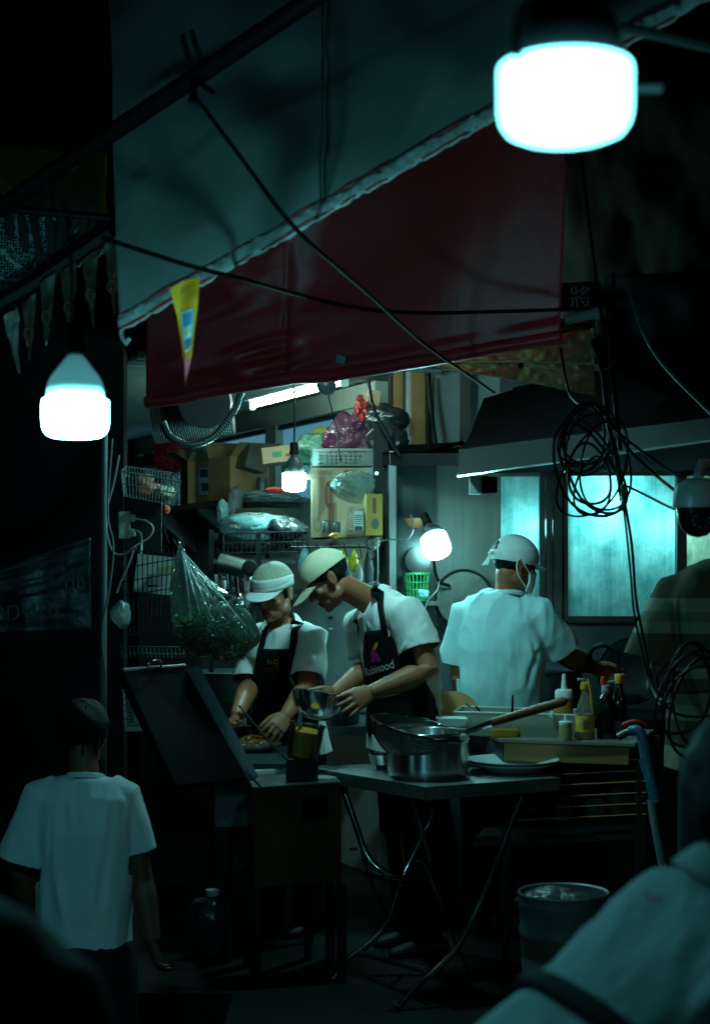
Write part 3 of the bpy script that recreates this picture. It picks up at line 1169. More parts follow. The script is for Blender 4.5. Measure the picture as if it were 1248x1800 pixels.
    t = body('person', 'man in a brown shirt with pale stripes seen from behind', None, (hip.x, hip.y, 0), secs, H,
             [(shL, elL, wrL, (.056, .046, .03)), (shR, elR, wrR, (.056, .046, .03))],
             [([hip + lat * .085, hip.lerp(feet[0], .5), feet[0] + Vector((0, 0, .07))], [.07, .05, .04]), ([hip - lat * .085, hip.lerp(feet[1], .5), feet[1] + Vector((0, 0, .07))], [.07, .05, .04])],
             [dict(wrist=wrL, d=(.4, .8, -.1), s=(.3, 0, .9), curl=(.3, .35, .4, .4)), dict(wrist=wrR, d=(0, -.1, -1), s=(0, 1, 0), curl=(.3, .35, .4, .4))], voxel=.006, skin=SKIN_S)
    sm = mat('striped_cotton', (.12, .115, .07), .9, bump=(400, .25), spec=.2)
    nt = sm.node_tree
    b = nt.nodes['Principled BSDF']
    tc = nt.nodes.new('ShaderNodeTexCoord')
    sx = nt.nodes.new('ShaderNodeSeparateXYZ')
    nt.links.new(tc.outputs['Object'], sx.inputs[0])
    ramp = nt.nodes.new('ShaderNodeValToRGB')
    ramp.color_ramp.interpolation = 'CONSTANT'
    mr = nt.nodes.new('ShaderNodeMapRange')
    mr.inputs['From Min'].default_value = .9
    mr.inputs['From Max'].default_value = 1.65
    nt.links.new(sx.outputs['Z'], mr.inputs['Value'])
    dark, tan, mid = (.08, .07, .042, 1), (.27, .24, .17, 1), (.18, .155, .10, 1)
    zz = lambda py: (EYE - (py - 1010) / FPX * 5.0 - .9) / .75
    cols = [(0, tan), (zz(1310), dark), (zz(1262), tan), (zz(1235), mid), (zz(1212), dark), (zz(1190), tan), (zz(1172), dark), (zz(1112), tan), (zz(1092), mid), (zz(1075), tan), (zz(1052), dark)]
    el = ramp.color_ramp.elements
    while len(el) < len(cols):
        el.new(.5)
    for e, (p_, c_) in zip(el, cols):
        e.position = max(0, p_)
        e.color = c_
    nt.links.new(mr.outputs[0], ramp.inputs[0])
    nt.links.new(ramp.outputs[0], b.inputs['Base Color'])
    shirt(t, secs, [([P(1225, 1035, 5.02), P(1196, 1046, 5.02), P(1170, 1110, 5.0), P(1150, 1166, 5.0)], [.075, .085, .088, .092]),
                    ([P(1355, 1035, 5.02), P(1384, 1046, 5.02), P(1405, 1110, 5.0), P(1412, 1166, 5.0)], [.075, .085, .088, .092])], sm, seed=9, amp=.008, voxel=.009)
    trousers(t, hip, lat, feet, cloth('dark_denim', (.02, .022, .03)))
    shoes(t, feet, f, SHOE)
    hair(t, H, lambda x, y, z: z > -.05 and (y < .0 or z > .06))

    # ---------------- youth in the white T-shirt, on the street
    g = -.35
    f = Vector((.1, 1, 0)).normalized()
    lat = Vector((-1, .1, 0))
    hip = P(146, 1705, 5.0)
    feet = [Vector((hip.x - .07, hip.y + .12, g)), Vector((hip.x + .08, hip.y - .1, g))]
    secs = [(P(151, 1366, 5.02), lat, .055, .05), (P(150, 1378, 5.02), lat, .105, .066), (P(149, 1408, 5.0), lat, .142, .088), (P(150, 1460, 5.0), lat, .146, .10),
            (P(151, 1540, 5.0), lat, .135, .094), (P(148, 1620, 5.0), lat, .130, .092), (P(146, 1690, 5.0), lat, .138, .098), (P(146, 1712, 5.0), lat, .14, .1)]
    H = head_matrix(P(147, 1296, 5.06), (.05, .93, -.36))
    shL, elL, wrL = P(76, 1408, 5.0), P(38, 1535, 5.02), P(60, 1620, 5.1)
    shR, elR, wrR = P(221, 1404, 5.0), P(250, 1550, 5.0), P(268, 1650, 4.95)
    t = body('person', 'youth with dark hair in a white t-shirt walking away', None, (hip.x, hip.y, g), secs, H,
             [(shL, elL, wrL, (.045, .037, .026)), (shR, elR, wrR, (.045, .037, .026))],
             [([hip + lat * .075, hip.lerp(feet[0], .5), feet[0] + Vector((0, 0, .07))], [.07, .05, .04]), ([hip - lat * .075, hip.lerp(feet[1], .5), feet[1] + Vector((0, 0, .07))], [.07, .05, .04])],
             [dict(wrist=wrR, d=(.1, .05, -1), s=(-.4, .9, 0), size=.85, curl=(.4, .45, .5, .55), thumb=(.3, .3, .2)), dict(wrist=wrL, d=(.3, .4, -.9), s=(.4, .9, 0), size=.85)], voxel=.005, k=.92, neck_r=.048, skin=SKIN_S)
    F = lambda x0, y0, x1, y1, w, d: (P(x0, y0, 4.9), P(x1, y1, 4.9), w, d)
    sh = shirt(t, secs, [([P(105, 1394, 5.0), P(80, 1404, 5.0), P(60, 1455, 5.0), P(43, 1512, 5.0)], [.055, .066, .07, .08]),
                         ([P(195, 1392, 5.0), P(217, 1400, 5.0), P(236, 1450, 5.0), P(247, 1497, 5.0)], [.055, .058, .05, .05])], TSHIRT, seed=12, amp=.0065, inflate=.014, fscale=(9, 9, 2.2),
               folds=[F(120, 1385, 130, 1470, .014, .012), F(190, 1390, 180, 1500, .012, .012), F(190, 1480, 170, 1640, .014, -.014), F(215, 1450, 212, 1600, .012, .012), F(100, 1540, 120, 1640, .014, .012), F(200, 1600, 205, 1690, .012, -.012), F(90, 1440, 86, 1540, .01, -.014)])
    mb = MB()
    nb = Vector(secs[0][0])
    mb.tube([nb + lat * (.056 * math.cos(a)) + f * (.054 * math.sin(a)) + Vector((0, 0, .002 - .012 * math.sin(a))) for a in [k / 24 * 6.2832 for k in range(25)]], .009, 8, False, flat=.6)
    obj('collar', mb, TSHIRT, t)
    trousers(t, hip, lat, feet, cloth('dark_trousers', (.012, .012, .014)))
    shoes(t, feet, f, SHOE)
    hair(t, H, lambda x, y, z: z > -.066 + .014 * math.sin(x * 230) + .01 * math.sin(x * 97 + 1) and (y < .0 or z > .05), k=.92, grow=.014, seed=5)
    mb = MB()
    M, hc = H
    rr = random.Random(2)
    for k in range(70):
        a = rr.uniform(-1.25, 1.25)
        z0 = rr.uniform(-.05, .09)
        w = math.sqrt(max(.05, 1 - ((z0 - .035) / .1) ** 2))
        p = Vector((.080 * math.sin(a) * w, -.012 - .103 * math.cos(a) * w, z0)) * .92
        q = p * 1.05 + Vector((rr.uniform(-.01, .01), 0, -rr.uniform(.03, .055)))
        mb.tube([hc + M @ p, hc + M @ (p.lerp(q, .5) * 1.05), hc + M @ q], [.0045, .0035, .0006], 5)
    obj('hair_tufts', mb, HAIR, t)

    # ---------------- leaning person in a white shirt, close to the camera
    f = Vector((.86, .35, -.3)).normalized()
    lat = Vector((-.35, .9, .1))
    g = -.35
    secs = [(P(1334, 1579, 1.9), lat, .06, .058), (P(1314, 1624, 1.9), lat, .14, .08), (P(1267, 1714, 1.9), lat, .178, .10), (P(1207, 1799, 1.9), lat, .178, .115),
            (P(1132, 1864, 1.9), lat, .165, .112), (P(1062, 1924, 1.88), lat, .160, .112), (P(987, 1999, 1.87), lat, .172, .118), (P(962, 2034, 1.87), lat, .175, .12)]
    hip = P(967, 2024, 1.87)
    H = head_matrix(P(1360, 1436, 1.9), (.85, .4, -.35))
    feet = [Vector((hip.x + .1, hip.y + .1, g)), Vector((hip.x, hip.y - .1, g))]
    shL, elL, wrL = P(1262, 1724, 2.06), P(1362, 1934, 2.12), P(1502, 1934, 2.12)
    shR, elR, wrR = P(1322, 1774, 1.75), P(1442, 1964, 1.77), P(1562, 1914, 1.8)
    t = body('person', 'dark haired person in a white shirt and dark apron leaning over', None, (hip.x, hip.y, g), secs, H,
             [(shL, elL, wrL, (.055, .045, .03)), (shR, elR, wrR, (.055, .045, .03))],
             [([hip + lat * .085, hip.lerp(feet[0], .5), feet[0] + Vector((0, 0, .07))], [.07, .05, .04]), ([hip - lat * .085, hip.lerp(feet[1], .5), feet[1] + Vector((0, 0, .07))], [.07, .05, .04])],
             [dict(wrist=wrL, d=(1, .1, -.1), s=(0, .5, .8)), dict(wrist=wrR, d=(1, .1, .1), s=(0, .4, .9))], voxel=.006)
    F = lambda x0, y0, x1, y1, w, d: (P(x0, y0, 1.8), P(x1, y1, 1.8), w, d)
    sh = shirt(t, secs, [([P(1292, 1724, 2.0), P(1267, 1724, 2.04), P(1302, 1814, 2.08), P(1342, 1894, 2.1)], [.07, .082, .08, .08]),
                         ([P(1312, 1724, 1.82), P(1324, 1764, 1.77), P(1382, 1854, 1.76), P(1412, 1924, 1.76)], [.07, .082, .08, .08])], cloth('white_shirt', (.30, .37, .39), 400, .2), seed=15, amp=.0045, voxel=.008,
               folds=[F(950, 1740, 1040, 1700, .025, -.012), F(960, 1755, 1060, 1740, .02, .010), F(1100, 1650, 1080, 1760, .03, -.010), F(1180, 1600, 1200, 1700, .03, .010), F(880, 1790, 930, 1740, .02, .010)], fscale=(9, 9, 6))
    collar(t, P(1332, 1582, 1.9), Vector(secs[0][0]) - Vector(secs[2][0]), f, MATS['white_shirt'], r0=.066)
    tr = trousers(t, hip, lat, feet, cloth('dark_trousers', (.012, .012, .014)))
    shoes(t, feet, f, SHOE)
    mb = MB()
    c0, c1 = Vector(secs[4][0]).lerp(Vector(secs[5][0]), .45), Vector(secs[4][0]).lerp(Vector(secs[5][0]), .85)
    for a, b_ in ((c0, c1),):
        torso(mb, [(a, lat, .188, .137), (a.lerp(b_, .5), lat, .190, .139), (b_, lat, .190, .139)], 0, n=48)
        mb.f, mb.m = mb.f[:-2], mb.m[:-2]
    obj('apron_tie', mb, BLACK, t, solid=.004)
    bv = bvh_of(sh)
    mb = MB()
    for (px, py, r_) in ((1128, 1565, 6), (1136, 1580, 7), (1150, 1576, 6), (1128, 1598, 5)):
        ring = [project(bv, P(px + r_ * math.cos(k / 12 * 6.283), py + r_ * .8 * math.sin(k / 12 * 6.283), 1.82), (-.2, -.95, .2), .003) for k in range(12)]
        if all(q is not None for q in ring):
            mb.add(ring, [tuple(range(12))])
    if mb.v:
        obj('shirt_print', mb, mat('print_faded_red', (.5, .16, .2), .8), t, smooth=False, fix=False)
    hair(t, H, lambda x, y, z: z > -.07 and (y < .02 or z > .045), grow=.02)

    # ---------------- seated person in black, nearest of all
    f = Vector((.3, .95, 0)).normalized()
    lat = Vector((-.95, .3, 0))
    secs = [(P(-305, 1555, 1.25), lat, .06, .058), (P(-303, 1615, 1.25), lat, .14, .075), (P(-295, 1735, 1.25), lat, .18, .11), (P(-285, 1945, 1.25), lat, .175, .12), (P(-280, 2195, 1.25), lat, .17, .12), (P(-280, 2445, 1.25), lat, .18, .13)]
    hip = P(-280, 2415, 1.25)
    feet = [hip + Vector((.0, .45, 0)), hip + Vector((.25, .42, 0))]
    for q in feet: q.z = g
    knees = [hip + Vector((-.05, .45, .02)), hip + Vector((.2, .42, .02))]
    H = head_matrix(P(-305, 1335, 1.27), f)
    shL, elL, wrL = P(-665, 1745, 1.3), P(-705, 2285, 1.3), P(-615, 2385, 1.5)
    shR, elR, wrR = P(55, 1840, 1.22), P(115, 2265, 1.25), P(35, 2365, 1.5)
    t = body('person', 'seated person all in black, only a shoulder in view', None, (hip.x, hip.y, g), secs, H,
             [(shL, elL, wrL, (.055, .045, .03)), (shR, elR, wrR, (.055, .045, .03))],
             [([hip + lat * .085, knees[0], feet[0] + Vector((0, 0, .07))], [.07, .05, .04]), ([hip - lat * .085, knees[1], feet[1] + Vector((0, 0, .07))], [.07, .05, .04])],
             [dict(wrist=wrL, d=(.4, .8, 0), s=(.5, 0, .8)), dict(wrist=wrR, d=(-.4, .8, 0), s=(-.5, 0, .8))], voxel=.007)
    shirt(t, secs, [([P(-555, 1685, 1.27), P(-635, 1735, 1.28), P(-675, 1885, 1.3), P(-695, 2045, 1.3)], [.075, .08, .075, .075]),
                    ([P(-55, 1745, 1.24), P(25, 1805, 1.23), P(75, 1935, 1.23), P(95, 2075, 1.24)], [.075, .082, .075, .075])], BLACK, seed=19, voxel=.01)
    trousers(t, hip, lat, feet, BLACK, knees=knees)
    shoes(t, feet, f, SHOE)
    hair(t, H, lambda x, y, z: z > -.07 and (y < .0 or z > .05), grow=.012)
    # the stool that carries the seated person
    s = thing('stool', 'dark plastic stool under the seated person in black', 'stool', (hip.x, hip.y, g))
    top = hip.z - .155
    pm = mat('black_plastic', (.015, .015, .016), .5)
    obj('seat', MB().box((hip.x, hip.y, top - .02), (.3, .3, .04)), pm, s, bevel=.008)
    for a in (-1, 1):
        for b in (-1, 1):
            obj('leg', MB().tube([Vector((hip.x + a * .11, hip.y + b * .11, top - .03)), Vector((hip.x + a * .15, hip.y + b * .15, g))], .016, 8), pm, s)

# ------------------------------------------------------------------ lamps
WHITE_PL = mat('lamp_housing_white', (.82, .84, .84), .4)
_nt = WHITE_PL.node_tree                # thin white plastic: a little of the light inside comes through
_tl, _ad = _nt.nodes.new('ShaderNodeBsdfTranslucent'), _nt.nodes.new('ShaderNodeAddShader')
_tl.inputs[0].default_value = (.004, .004, .004, 1)
_nt.links.new(_nt.nodes['Principled BSDF'].outputs[0], _ad.inputs[0])
_nt.links.new(_tl.outputs[0], _ad.inputs[1])
_nt.links.new(_ad.outputs[0], _nt.nodes['Material Output'].inputs[0])
DARK_PL = mat('lamp_housing_dark', (.05, .055, .06), .45)
BLK = mat('black_rubber', (.005, .005, .006), .6, spec=.2)


def led_bulb(label, top, r, h, strength, mname, house=WHITE_PL, hh=.085, sock=None, aim=None, group='cold white LED bulbs'):
    """top: the point where the bulb meets its holder; the bulb hangs down from it"""
    t = thing('light_bulb', label, 'light bulb', top, group)
    H0 = hh + h
    obj('diffuser', MB().lathe([(r * .80, -hh - .0005), (r * .93, -hh - .001), (r * .99, -hh - h * .03), (r, -hh - h * .09), (r * .995, -hh - h * .62), (r * .96, -hh - h * .78), (r * .87, -hh - h * .90), (r * .70, -hh - h * .965), (r * .4, -hh - h * .995), (.001, -H0)], 40, top), lamp_mat(mname, strength, KITCHEN if 'kitchen' in mname else (1, .62, .22) if 'warm' in mname else LAMP), t)
    obj('housing', MB().lathe([(.014, 0), (r * .26, -.004), (r * .36, -hh * .12), (r * .52, -hh * .28), (r * .72, -hh * .48), (r * .83, -hh * .64), (r * .86, -hh * .8), (r * .865, -hh * .998)], 40, top, caps=False), house, t)
    obj('socket', MB().lathe([(.008, .062), (.017, .058), (.020, .04), (.019, .02), (.022, .018), (.022, .004), (.014, .0)], 20, top), sock or BLK, t)
    if aim is not None:
        t.rotation_euler = Vector((0, 0, -1)).rotation_difference(Vector(aim)).to_euler()
    return t


def wire(name, pts, r, label, cat='cable', n=30, m=BLK, group=None, seg=7):
    o = obj(name, MB().tube(arc(pts, n), r, seg), m)
    return tag(o, label, cat, group)


def build_lamps():
    big = P(993, 0, 1.4)
    led_bulb('largest bright LED bulb hanging closest to the camera', (P(993, 116, 1.4)) + Vector((0, 0, .085)), .0585, .064, BIG_L, 'glow_big', DARK_PL)
    led_bulb('bright LED bulb with pale cone housing hanging below the dark pennants', P(133, 625, 2.9), .0595, .070, LEFT_L, 'glow_left', hh=.08)
    led_bulb('small LED bulb hanging over the cartons in the kitchen', P(517, 800, 7.3), .0545, .084, HANG_L, 'glow_kitchen_hang', DARK_PL, hh=.083)
    led_bulb('LED bulb sticking out sideways near the grey wall panel', P(752, 922, 7.24), .062, .10, WALL_L, 'glow_kitchen_wall', DARK_PL, aim=(.30, -.48, -.82), hh=.07)
    led_bulb('LED bulb tucked up behind the red awning over the folding table', P(640, 580, 5.95), .0545, .08, AWNING_L, 'glow_kitchen_awning', DARK_PL, hh=.05)
    for i, (x, yy, z, warm) in enumerate(((.35, -3.2, 3.0, 0), (3.3, 3.0, 2.4, 1), (-2.7, 3.3, 2.2, 0))):
        led_bulb(('bulb strung over the middle of the alley', 'warm bulb strung over the alley on the hood side', 'bulb strung over the alley beyond the pennants')[i], Vector((x, yy, z)), .06, .075, ALLEY_L * (1.5, 1.2, .9)[i], 'glow_alley_%d' % i if not warm else 'glow_warm', hh=.08, group='bulbs strung over the alley')
        wire('lamp_cord', [Vector((x, yy, z + .05)), Vector((x, yy, z + .5)), Vector((x + .03, yy, z + 1.2))], .004, ('cord of the middle alley bulb', 'cord of the warm alley bulb', 'cord of the alley bulb beyond the pennants')[i])
    # cords
    wire('lamp_cord', [P(133, 600, 2.9), P(128, 560, 2.9), P(126, 470, 2.9), P(120, 380, 2.95)], .003, 'thin cord holding the bulb with the pale cone housing')
    wire('lamp_cord', [P(517, 785, 7.3), P(518, 730, 7.3), P(517, 680, 7.3), P(510, 650, 7.3)], .0045, 'black cord of the small bulb over the cartons')
    top = P(993, 116, 1.4) + Vector((0, 0, .145))
    wire('lamp_cord', [top, top + Vector((0, .01, .2)), top + Vector((.02, .05, .5))], .004, 'black cord of the largest bulb')
    wire('lamp_cord', [P(668, 951, 7.2), P(690, 948, 7.15), P(715, 947, 7.12), P(726, 930, 7.1), P(722, 905, 7.15)], .0035, 'pale cord running sideways to the bulb by the grey panel', m=mat('pale_cord', (.17, .17, .16), .5))
    wire('lamp_cord', [P(762, 965, 7.4), P(764, 1000, 7.5), P(772, 1022, 7.55), P(790, 1030, 7.6)], .008, 'thick dark hose below the bulb by the grey panel', cat='hose')
    # the hook that bites into the big bulb's upper rim
    wire('wire_hook', [P(917, 10, 1.33), P(912, 50, 1.33), P(911, 84, 1.33), P(912, 100, 1.33)], .0046, 'dark wire hook in front of the largest bulb', cat='hook', n=16)
    # fluorescent tube
    a, b = Vector((-.532, 8.23, 2.42)), Vector((-.046, 7.2, 2.42))
    t = thing('fluorescent_light', 'fluorescent tube light under the corrugated kitchen ceiling', 'tube light', a.lerp(b, .5) + Vector((0, 0, -.02)))
    d = (b - a).normalized()
    sd = Vector((-d.y, d.x, 0))
    obj('tube', MB().tube([a + d * .02, b - d * .02], .0105, 14), lamp_mat('glow_tube', TUBE_L, (.62, .98, .80)), t)
    wp = mat('white_enamel', (.7, .72, .68), .35)
    q = [a - d * .03 + sd * .03 + Vector((0, 0, .026)), b + d * .03 + sd * .03 + Vector((0, 0, .026)), b + d * .03 - sd * .03 + Vector((0, 0, .026)), a - d * .03 - sd * .03 + Vector((0, 0, .026))]
    obj('fixture', MB().slab(q, (0, 0, .012)), wp, t)
    for e in (a, b):
        obj('lamp_holder', MB().box(e + Vector((0, 0, .002)), (.03, .03, .045), Matrix.Rotation(math.atan2(d.y, d.x), 3, 'Z')), wp, t, bevel=.004)
    # bulbs in the back room, behind the frosted glass
    for i, (px, py, d_, r, s) in enumerate(((938, 925, 7.98, .05, BACK_L * .5), (1062, 868, 7.98, .055, BACK_L * .75), (1176, 925, 7.97, .045, BACK_L * .4))):
        led_bulb(('bulb glowing behind the narrow frosted pane', 'bulb glowing behind the middle of the wide frosted pane', 'bulb glowing behind the far edge of the wide frosted pane')[i], P(px, py, d_ - .04) + Vector((0, 0, .09)), r, .08, s, 'glow_kitchen_back_%d' % i, hh=.06, group='bulbs behind the frosted windows')


# ------------------------------------------------------------------ the place
STEEL = steel('stainless_steel', .24)
STEEL_D = steel('greasy_steel', .38, (.30, .31, .31), .6)
STEEL_BR = steel('bright_steel', .14, (.62, .63, .62), .2)
IRON = mat('black_iron', (.004, .004, .0045), .55, spec=.25)
CARD = mat('cardboard', (.5, .25, .10), .85, noise=(8, .4, (.36, .18, .07)), bump=(90, .15))
CARD_P = mat('pale_cardboard', (.5, .33, .20), .85, noise=(8, .35, (.36, .23, .13)), bump=(90, .15))


def WLy(px):
    return 3.959 / (.47 + (px - 624) / FPX)


def W(px, py, off=0):
    """a point at the slanted kitchen wall (or OFF metres in front of it)"""
    q = P(px, py, WLy(px))
    return q + Vector((-.905, -.425, 0)) * off


def build_setting():
    asphalt = mat('asphalt', (.008, .008, .008), .8, noise=(6, .6, (.004, .004, .004)), bump=(120, .4))
    pav = mat('wet_pavement', (.008, .008, .008), .6, noise=(5, .6, (.003, .003, .003)), spec=.3, bump=(60, .3))
    tag(obj('street', MB().grid(lambda u, v: Vector((-40 + 80 * u, -15 + 75 * v, -.35)), 4, 4), asphalt, smooth=False), kind='structure')
    mb = MB()
    poly = [(-.45, 4.4), (8, 4.4), (8, 16), (-8, 16), (-8, 5.9), (-.45, 5.9)]
    mb.add([Vector((x, y, 0)) for x, y in poly] + [Vector((x, y, -.36)) for x, y in poly], [(0, 1, 2, 3, 4, 5)] + [(i, (i + 1) % 6, 6 + (i + 1) % 6, 6 + i) for i in range(6)])
    tag(obj('pavement', mb, pav, smooth=False), kind='structure')

    # slanted kitchen wall with its band of windows
    wp = mat('greenish_wall_paint', (.42, .47, .42), .7, noise=(3, .4, (.28, .32, .28)), streak=(9, .35, (.22, .25, .22)))
    t = thing('kitchen_wall', 'pale slanted kitchen wall with a band of windows over a shelf', 'wall', (-.6, 9.6, 0))
    a, b = Vector((.13, 8.15, 0)), Vector((-1.6, 11.83, 0))
    n = Vector((.905, .425, 0))
    along = (b - a).normalized()
    L = (b - a).length

    def wseg(s0, s1, z0, z1, m, name, thick=.1, off=0):
        q = [a + along * s0 + n * off + Vector((0, 0, z0)), a + along * s1 + n * off + Vector((0, 0, z0)), a + along * s1 + n * off + Vector((0, 0, z1)), a + along * s0 + n * off + Vector((0, 0, z1))]
        return obj(name, MB().slab(q, n * thick), m, t, smooth=False)
    wseg(0, L, 0, 1.98, wp, 'wall_panel')
    wseg(0, L, 2.43, 2.54, wp, 'beam', .12, -.03)
    S = lambda px: (WLy(px) - 8.15) / along.y
    ed = [0, S(628), S(606), S(484), S(466), S(360), S(345), L]
    pane = mat('lit_window_blue', (.1, .2, .25), .25, emit=((.14, .50, .68), .40), noise=(20, .4, (.05, .12, .15)))
    dk = mat('dark_window_trim', (.02, .025, .03), .5)
    for i in range(0, 7):
        if i % 2 == 1:
            wseg(ed[i], ed[i + 1], 1.98, 2.43, wp, 'mullion')
        else:
            wseg(ed[i], ed[i + 1], 1.98, 2.43, pane, 'window_pane', .012, .05)
            wseg(ed[i], ed[i + 1], 2.405, 2.43, dk, 'window_trim', .03, .015)

    # corrugated ceiling
    cm = mat('ceiling_sheet', (.36, .42, .37), .6, noise=(4, .4, (.24, .28, .24)))

    def ceil(u, v):
        s = u * 4.6
        q = Vector((.9, 6.6, 0)) + along * s * 1.25 + Vector((-.885, -.47, 0)) * (v * 1.5 - .1)
        return Vector((q.x, q.y, 2.56 + .016 * math.sin(s * 2 * math.pi / .10)))
    c = obj('ceiling', MB().grid(ceil, 460, 2), cm, solid=.004)
    tag(c, 'corrugated metal ceiling over the kitchen', 'ceiling')
    c['kind'] = 'structure'
    # right hand kitchen back wall round the frosted windows
    y = 7.75
    t = thing('back_wall', 'streaky steel back wall with frosted windows behind the cooks', 'wall', (1.2, y, 0))
    X = lambda px: (px - 624) / FPX * y
    Z = lambda py: EYE - (py - 1010) / FPX * y
    grey = mat('streaky_grey_panel', (.13, .135, .12), .42, noise=(5, .45, (.08, .085, .075)), streak=(26, .6, (.05, .052, .048)))
    dsteel = mat('dark_steel_panel', (.06, .075, .08), .4, noise=(4, .5, (.03, .04, .045)), streak=(12, .4, (.02, .025, .028)))

    def rect(x0, x1, y0, y1, m, name, yy=y, th=.06):
        return obj(name, MB().box(((x0 + x1) / 2, yy + th / 2, (y0 + y1) / 2), (x1 - x0, th, y1 - y0)), m, t, smooth=False)
    rect(X(692), X(880), Z(1090), Z(785), grey, 'wall_panel')
    rect(X(692), X(1330), 0, Z(1092), dsteel, 'wall_panel')
    rect(X(880), X(1330), Z(836), 2.6, dsteel, 'wall_panel')
    fr = mat('aluminium_frame', (.10, .105, .10), .4, .6, noise=(9, .6, (.03, .03, .025)), streak=(18, .5, (.02, .02, .018)))
    for x0, x1 in ((948, 957), (959, 969), (971, 986), (988, 997), (1187, 1204)):
        rect(X(x0), X(x1), Z(1090), Z(832), fr, 'window_frame', y - .012 - .012 * (x0 % 3), .07)
    rect(X(997), X(1330), Z(1094), Z(1083), fr, 'window_sill', y - .03, .08)
    rect(X(760), X(880), Z(1094), Z(1082), fr, 'window_sill', y - .03, .08)
    rect(X(880), X(948), Z(1096), Z(1090), fr, 'window_sill', y - .03, .08)
    glass = frosted('frosted_glass', (.50, .80, .80), (.10, .36, .36), 6)
    glass2 = frosted('frosted_glass_yellowed', (.66, .68, .48), (.3, .36, .26), 18)
    clear = bpy.data.materials.new('clear_glass_back')
    clear.use_nodes = True
    clear.node_tree.nodes.clear()
    co_, ct_ = clear.node_tree.nodes.new('ShaderNodeOutputMaterial'), clear.node_tree.nodes.new('ShaderNodeBsdfTransparent')
    clear.node_tree.links.new(ct_.outputs[0], co_.inputs[0])

    def pane_(x0, x1, y0, y1, m):
        mb = MB().box(((x0 + x1) / 2, y + .023, (y0 + y1) / 2), (x1 - x0, .006, y1 - y0))
        mb.m = [0 if max(mb.v[i][1] for i in f) < y + .022 else 1 for f in mb.f]
        return obj('window_pane', mb, [m, clear], t, smooth=False)
    pane_(X(880), X(948), Z(1090), Z(838), glass)
    pane_(X(997), X(1187), Z(1083), Z(832), glass)
    pane_(X(1204), X(1330), Z(1083), Z(832), glass2)
    # the back room
    rm = mat('back_room_paint', (.05, .055, .05), .8)
    t2 = thing('back_room', 'dim painted back room behind the frosted windows', 'room', (1.3, 8.6, 0))
    obj('back_room_wall', MB().box((1.3, 9.4, 1.4), (2.0, .05, 2.8)), rm, t2, smooth=False)
    obj('side_wall', MB().box((.55, 8.62, 1.4), (.04, 1.5, 2.8)), rm, t2, smooth=False)
    obj('side_wall', MB().box((2.3, 8.62, 1.4), (.04, 1.5, 2.8)), rm, t2, smooth=False)
    obj('room_ceiling', MB().box((1.42, 8.62, 2.75), (1.9, 1.7, .05)), rm, t2, smooth=False)
    # pale upper wall with a red and white lattice window
    t = thing('upper_wall', 'pale rough upper wall between the brown pipes and the hood', 'wall', (.75, 8.1, 2.0))
    um = mat('rough_plaster', (.30, .32, .31), .85, noise=(12, .45, (.2, .21, .2)), bump=(40, .4))
    obj('wall_panel', MB().box((.85, 8.1, 2.42), (1.1, .08, .9)), um, t, smooth=False)
    rd = mat('red_lattice', (.42, .10, .07), .6)
    cr_ = mat('cream_lattice_back', (.5, .42, .33), .7)
    c0 = P(896, 697, 7.98)
    obj('lattice_back', MB().box(c0, (.085, .02, .12)), cr_, t, smooth=False)
    for k in range(5):
        obj('lattice_bar', MB().box(c0 + Vector((-.036 + k * .018, -.016, 0)), (.007, .01, .12)), rd, t, smooth=False)
    for k in range(6):
        obj('lattice_bar', MB().box(c0 + Vector((0, -.022, -.05 + k * .02)), (.085, .008, .006)), rd, t, smooth=False)

    # dark building behind the stall's far side
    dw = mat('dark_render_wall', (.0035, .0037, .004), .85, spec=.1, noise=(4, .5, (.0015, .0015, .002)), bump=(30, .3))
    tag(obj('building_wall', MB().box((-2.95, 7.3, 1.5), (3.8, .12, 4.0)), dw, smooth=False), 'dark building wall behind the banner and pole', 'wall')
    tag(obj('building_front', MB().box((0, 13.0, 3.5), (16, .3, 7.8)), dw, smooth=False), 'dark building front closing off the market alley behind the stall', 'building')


def sheet(name, tl, tr, br, bl, m, nu=60, nv=40, wave=None, parent=None, solid=.003):
    tl, tr, br, bl = map(Vector, (tl, tr, br, bl))
    n = (tr - tl).cross(bl - tl).normalized()

    def fn(u, v):
        p = tl.lerp(tr, u).lerp(bl.lerp(br, u), v)
        return p + n * (wave(u, v) if wave else 0)
    return obj(name, MB().grid(fn, nu, nv), m, parent, solid=solid, angle=180)


def N1(u, v, s, k):
    return float(vnoise(np.array([[u * s[0] + k, v * s[1] + 3 * k, k * 1.7]]), k)[0])


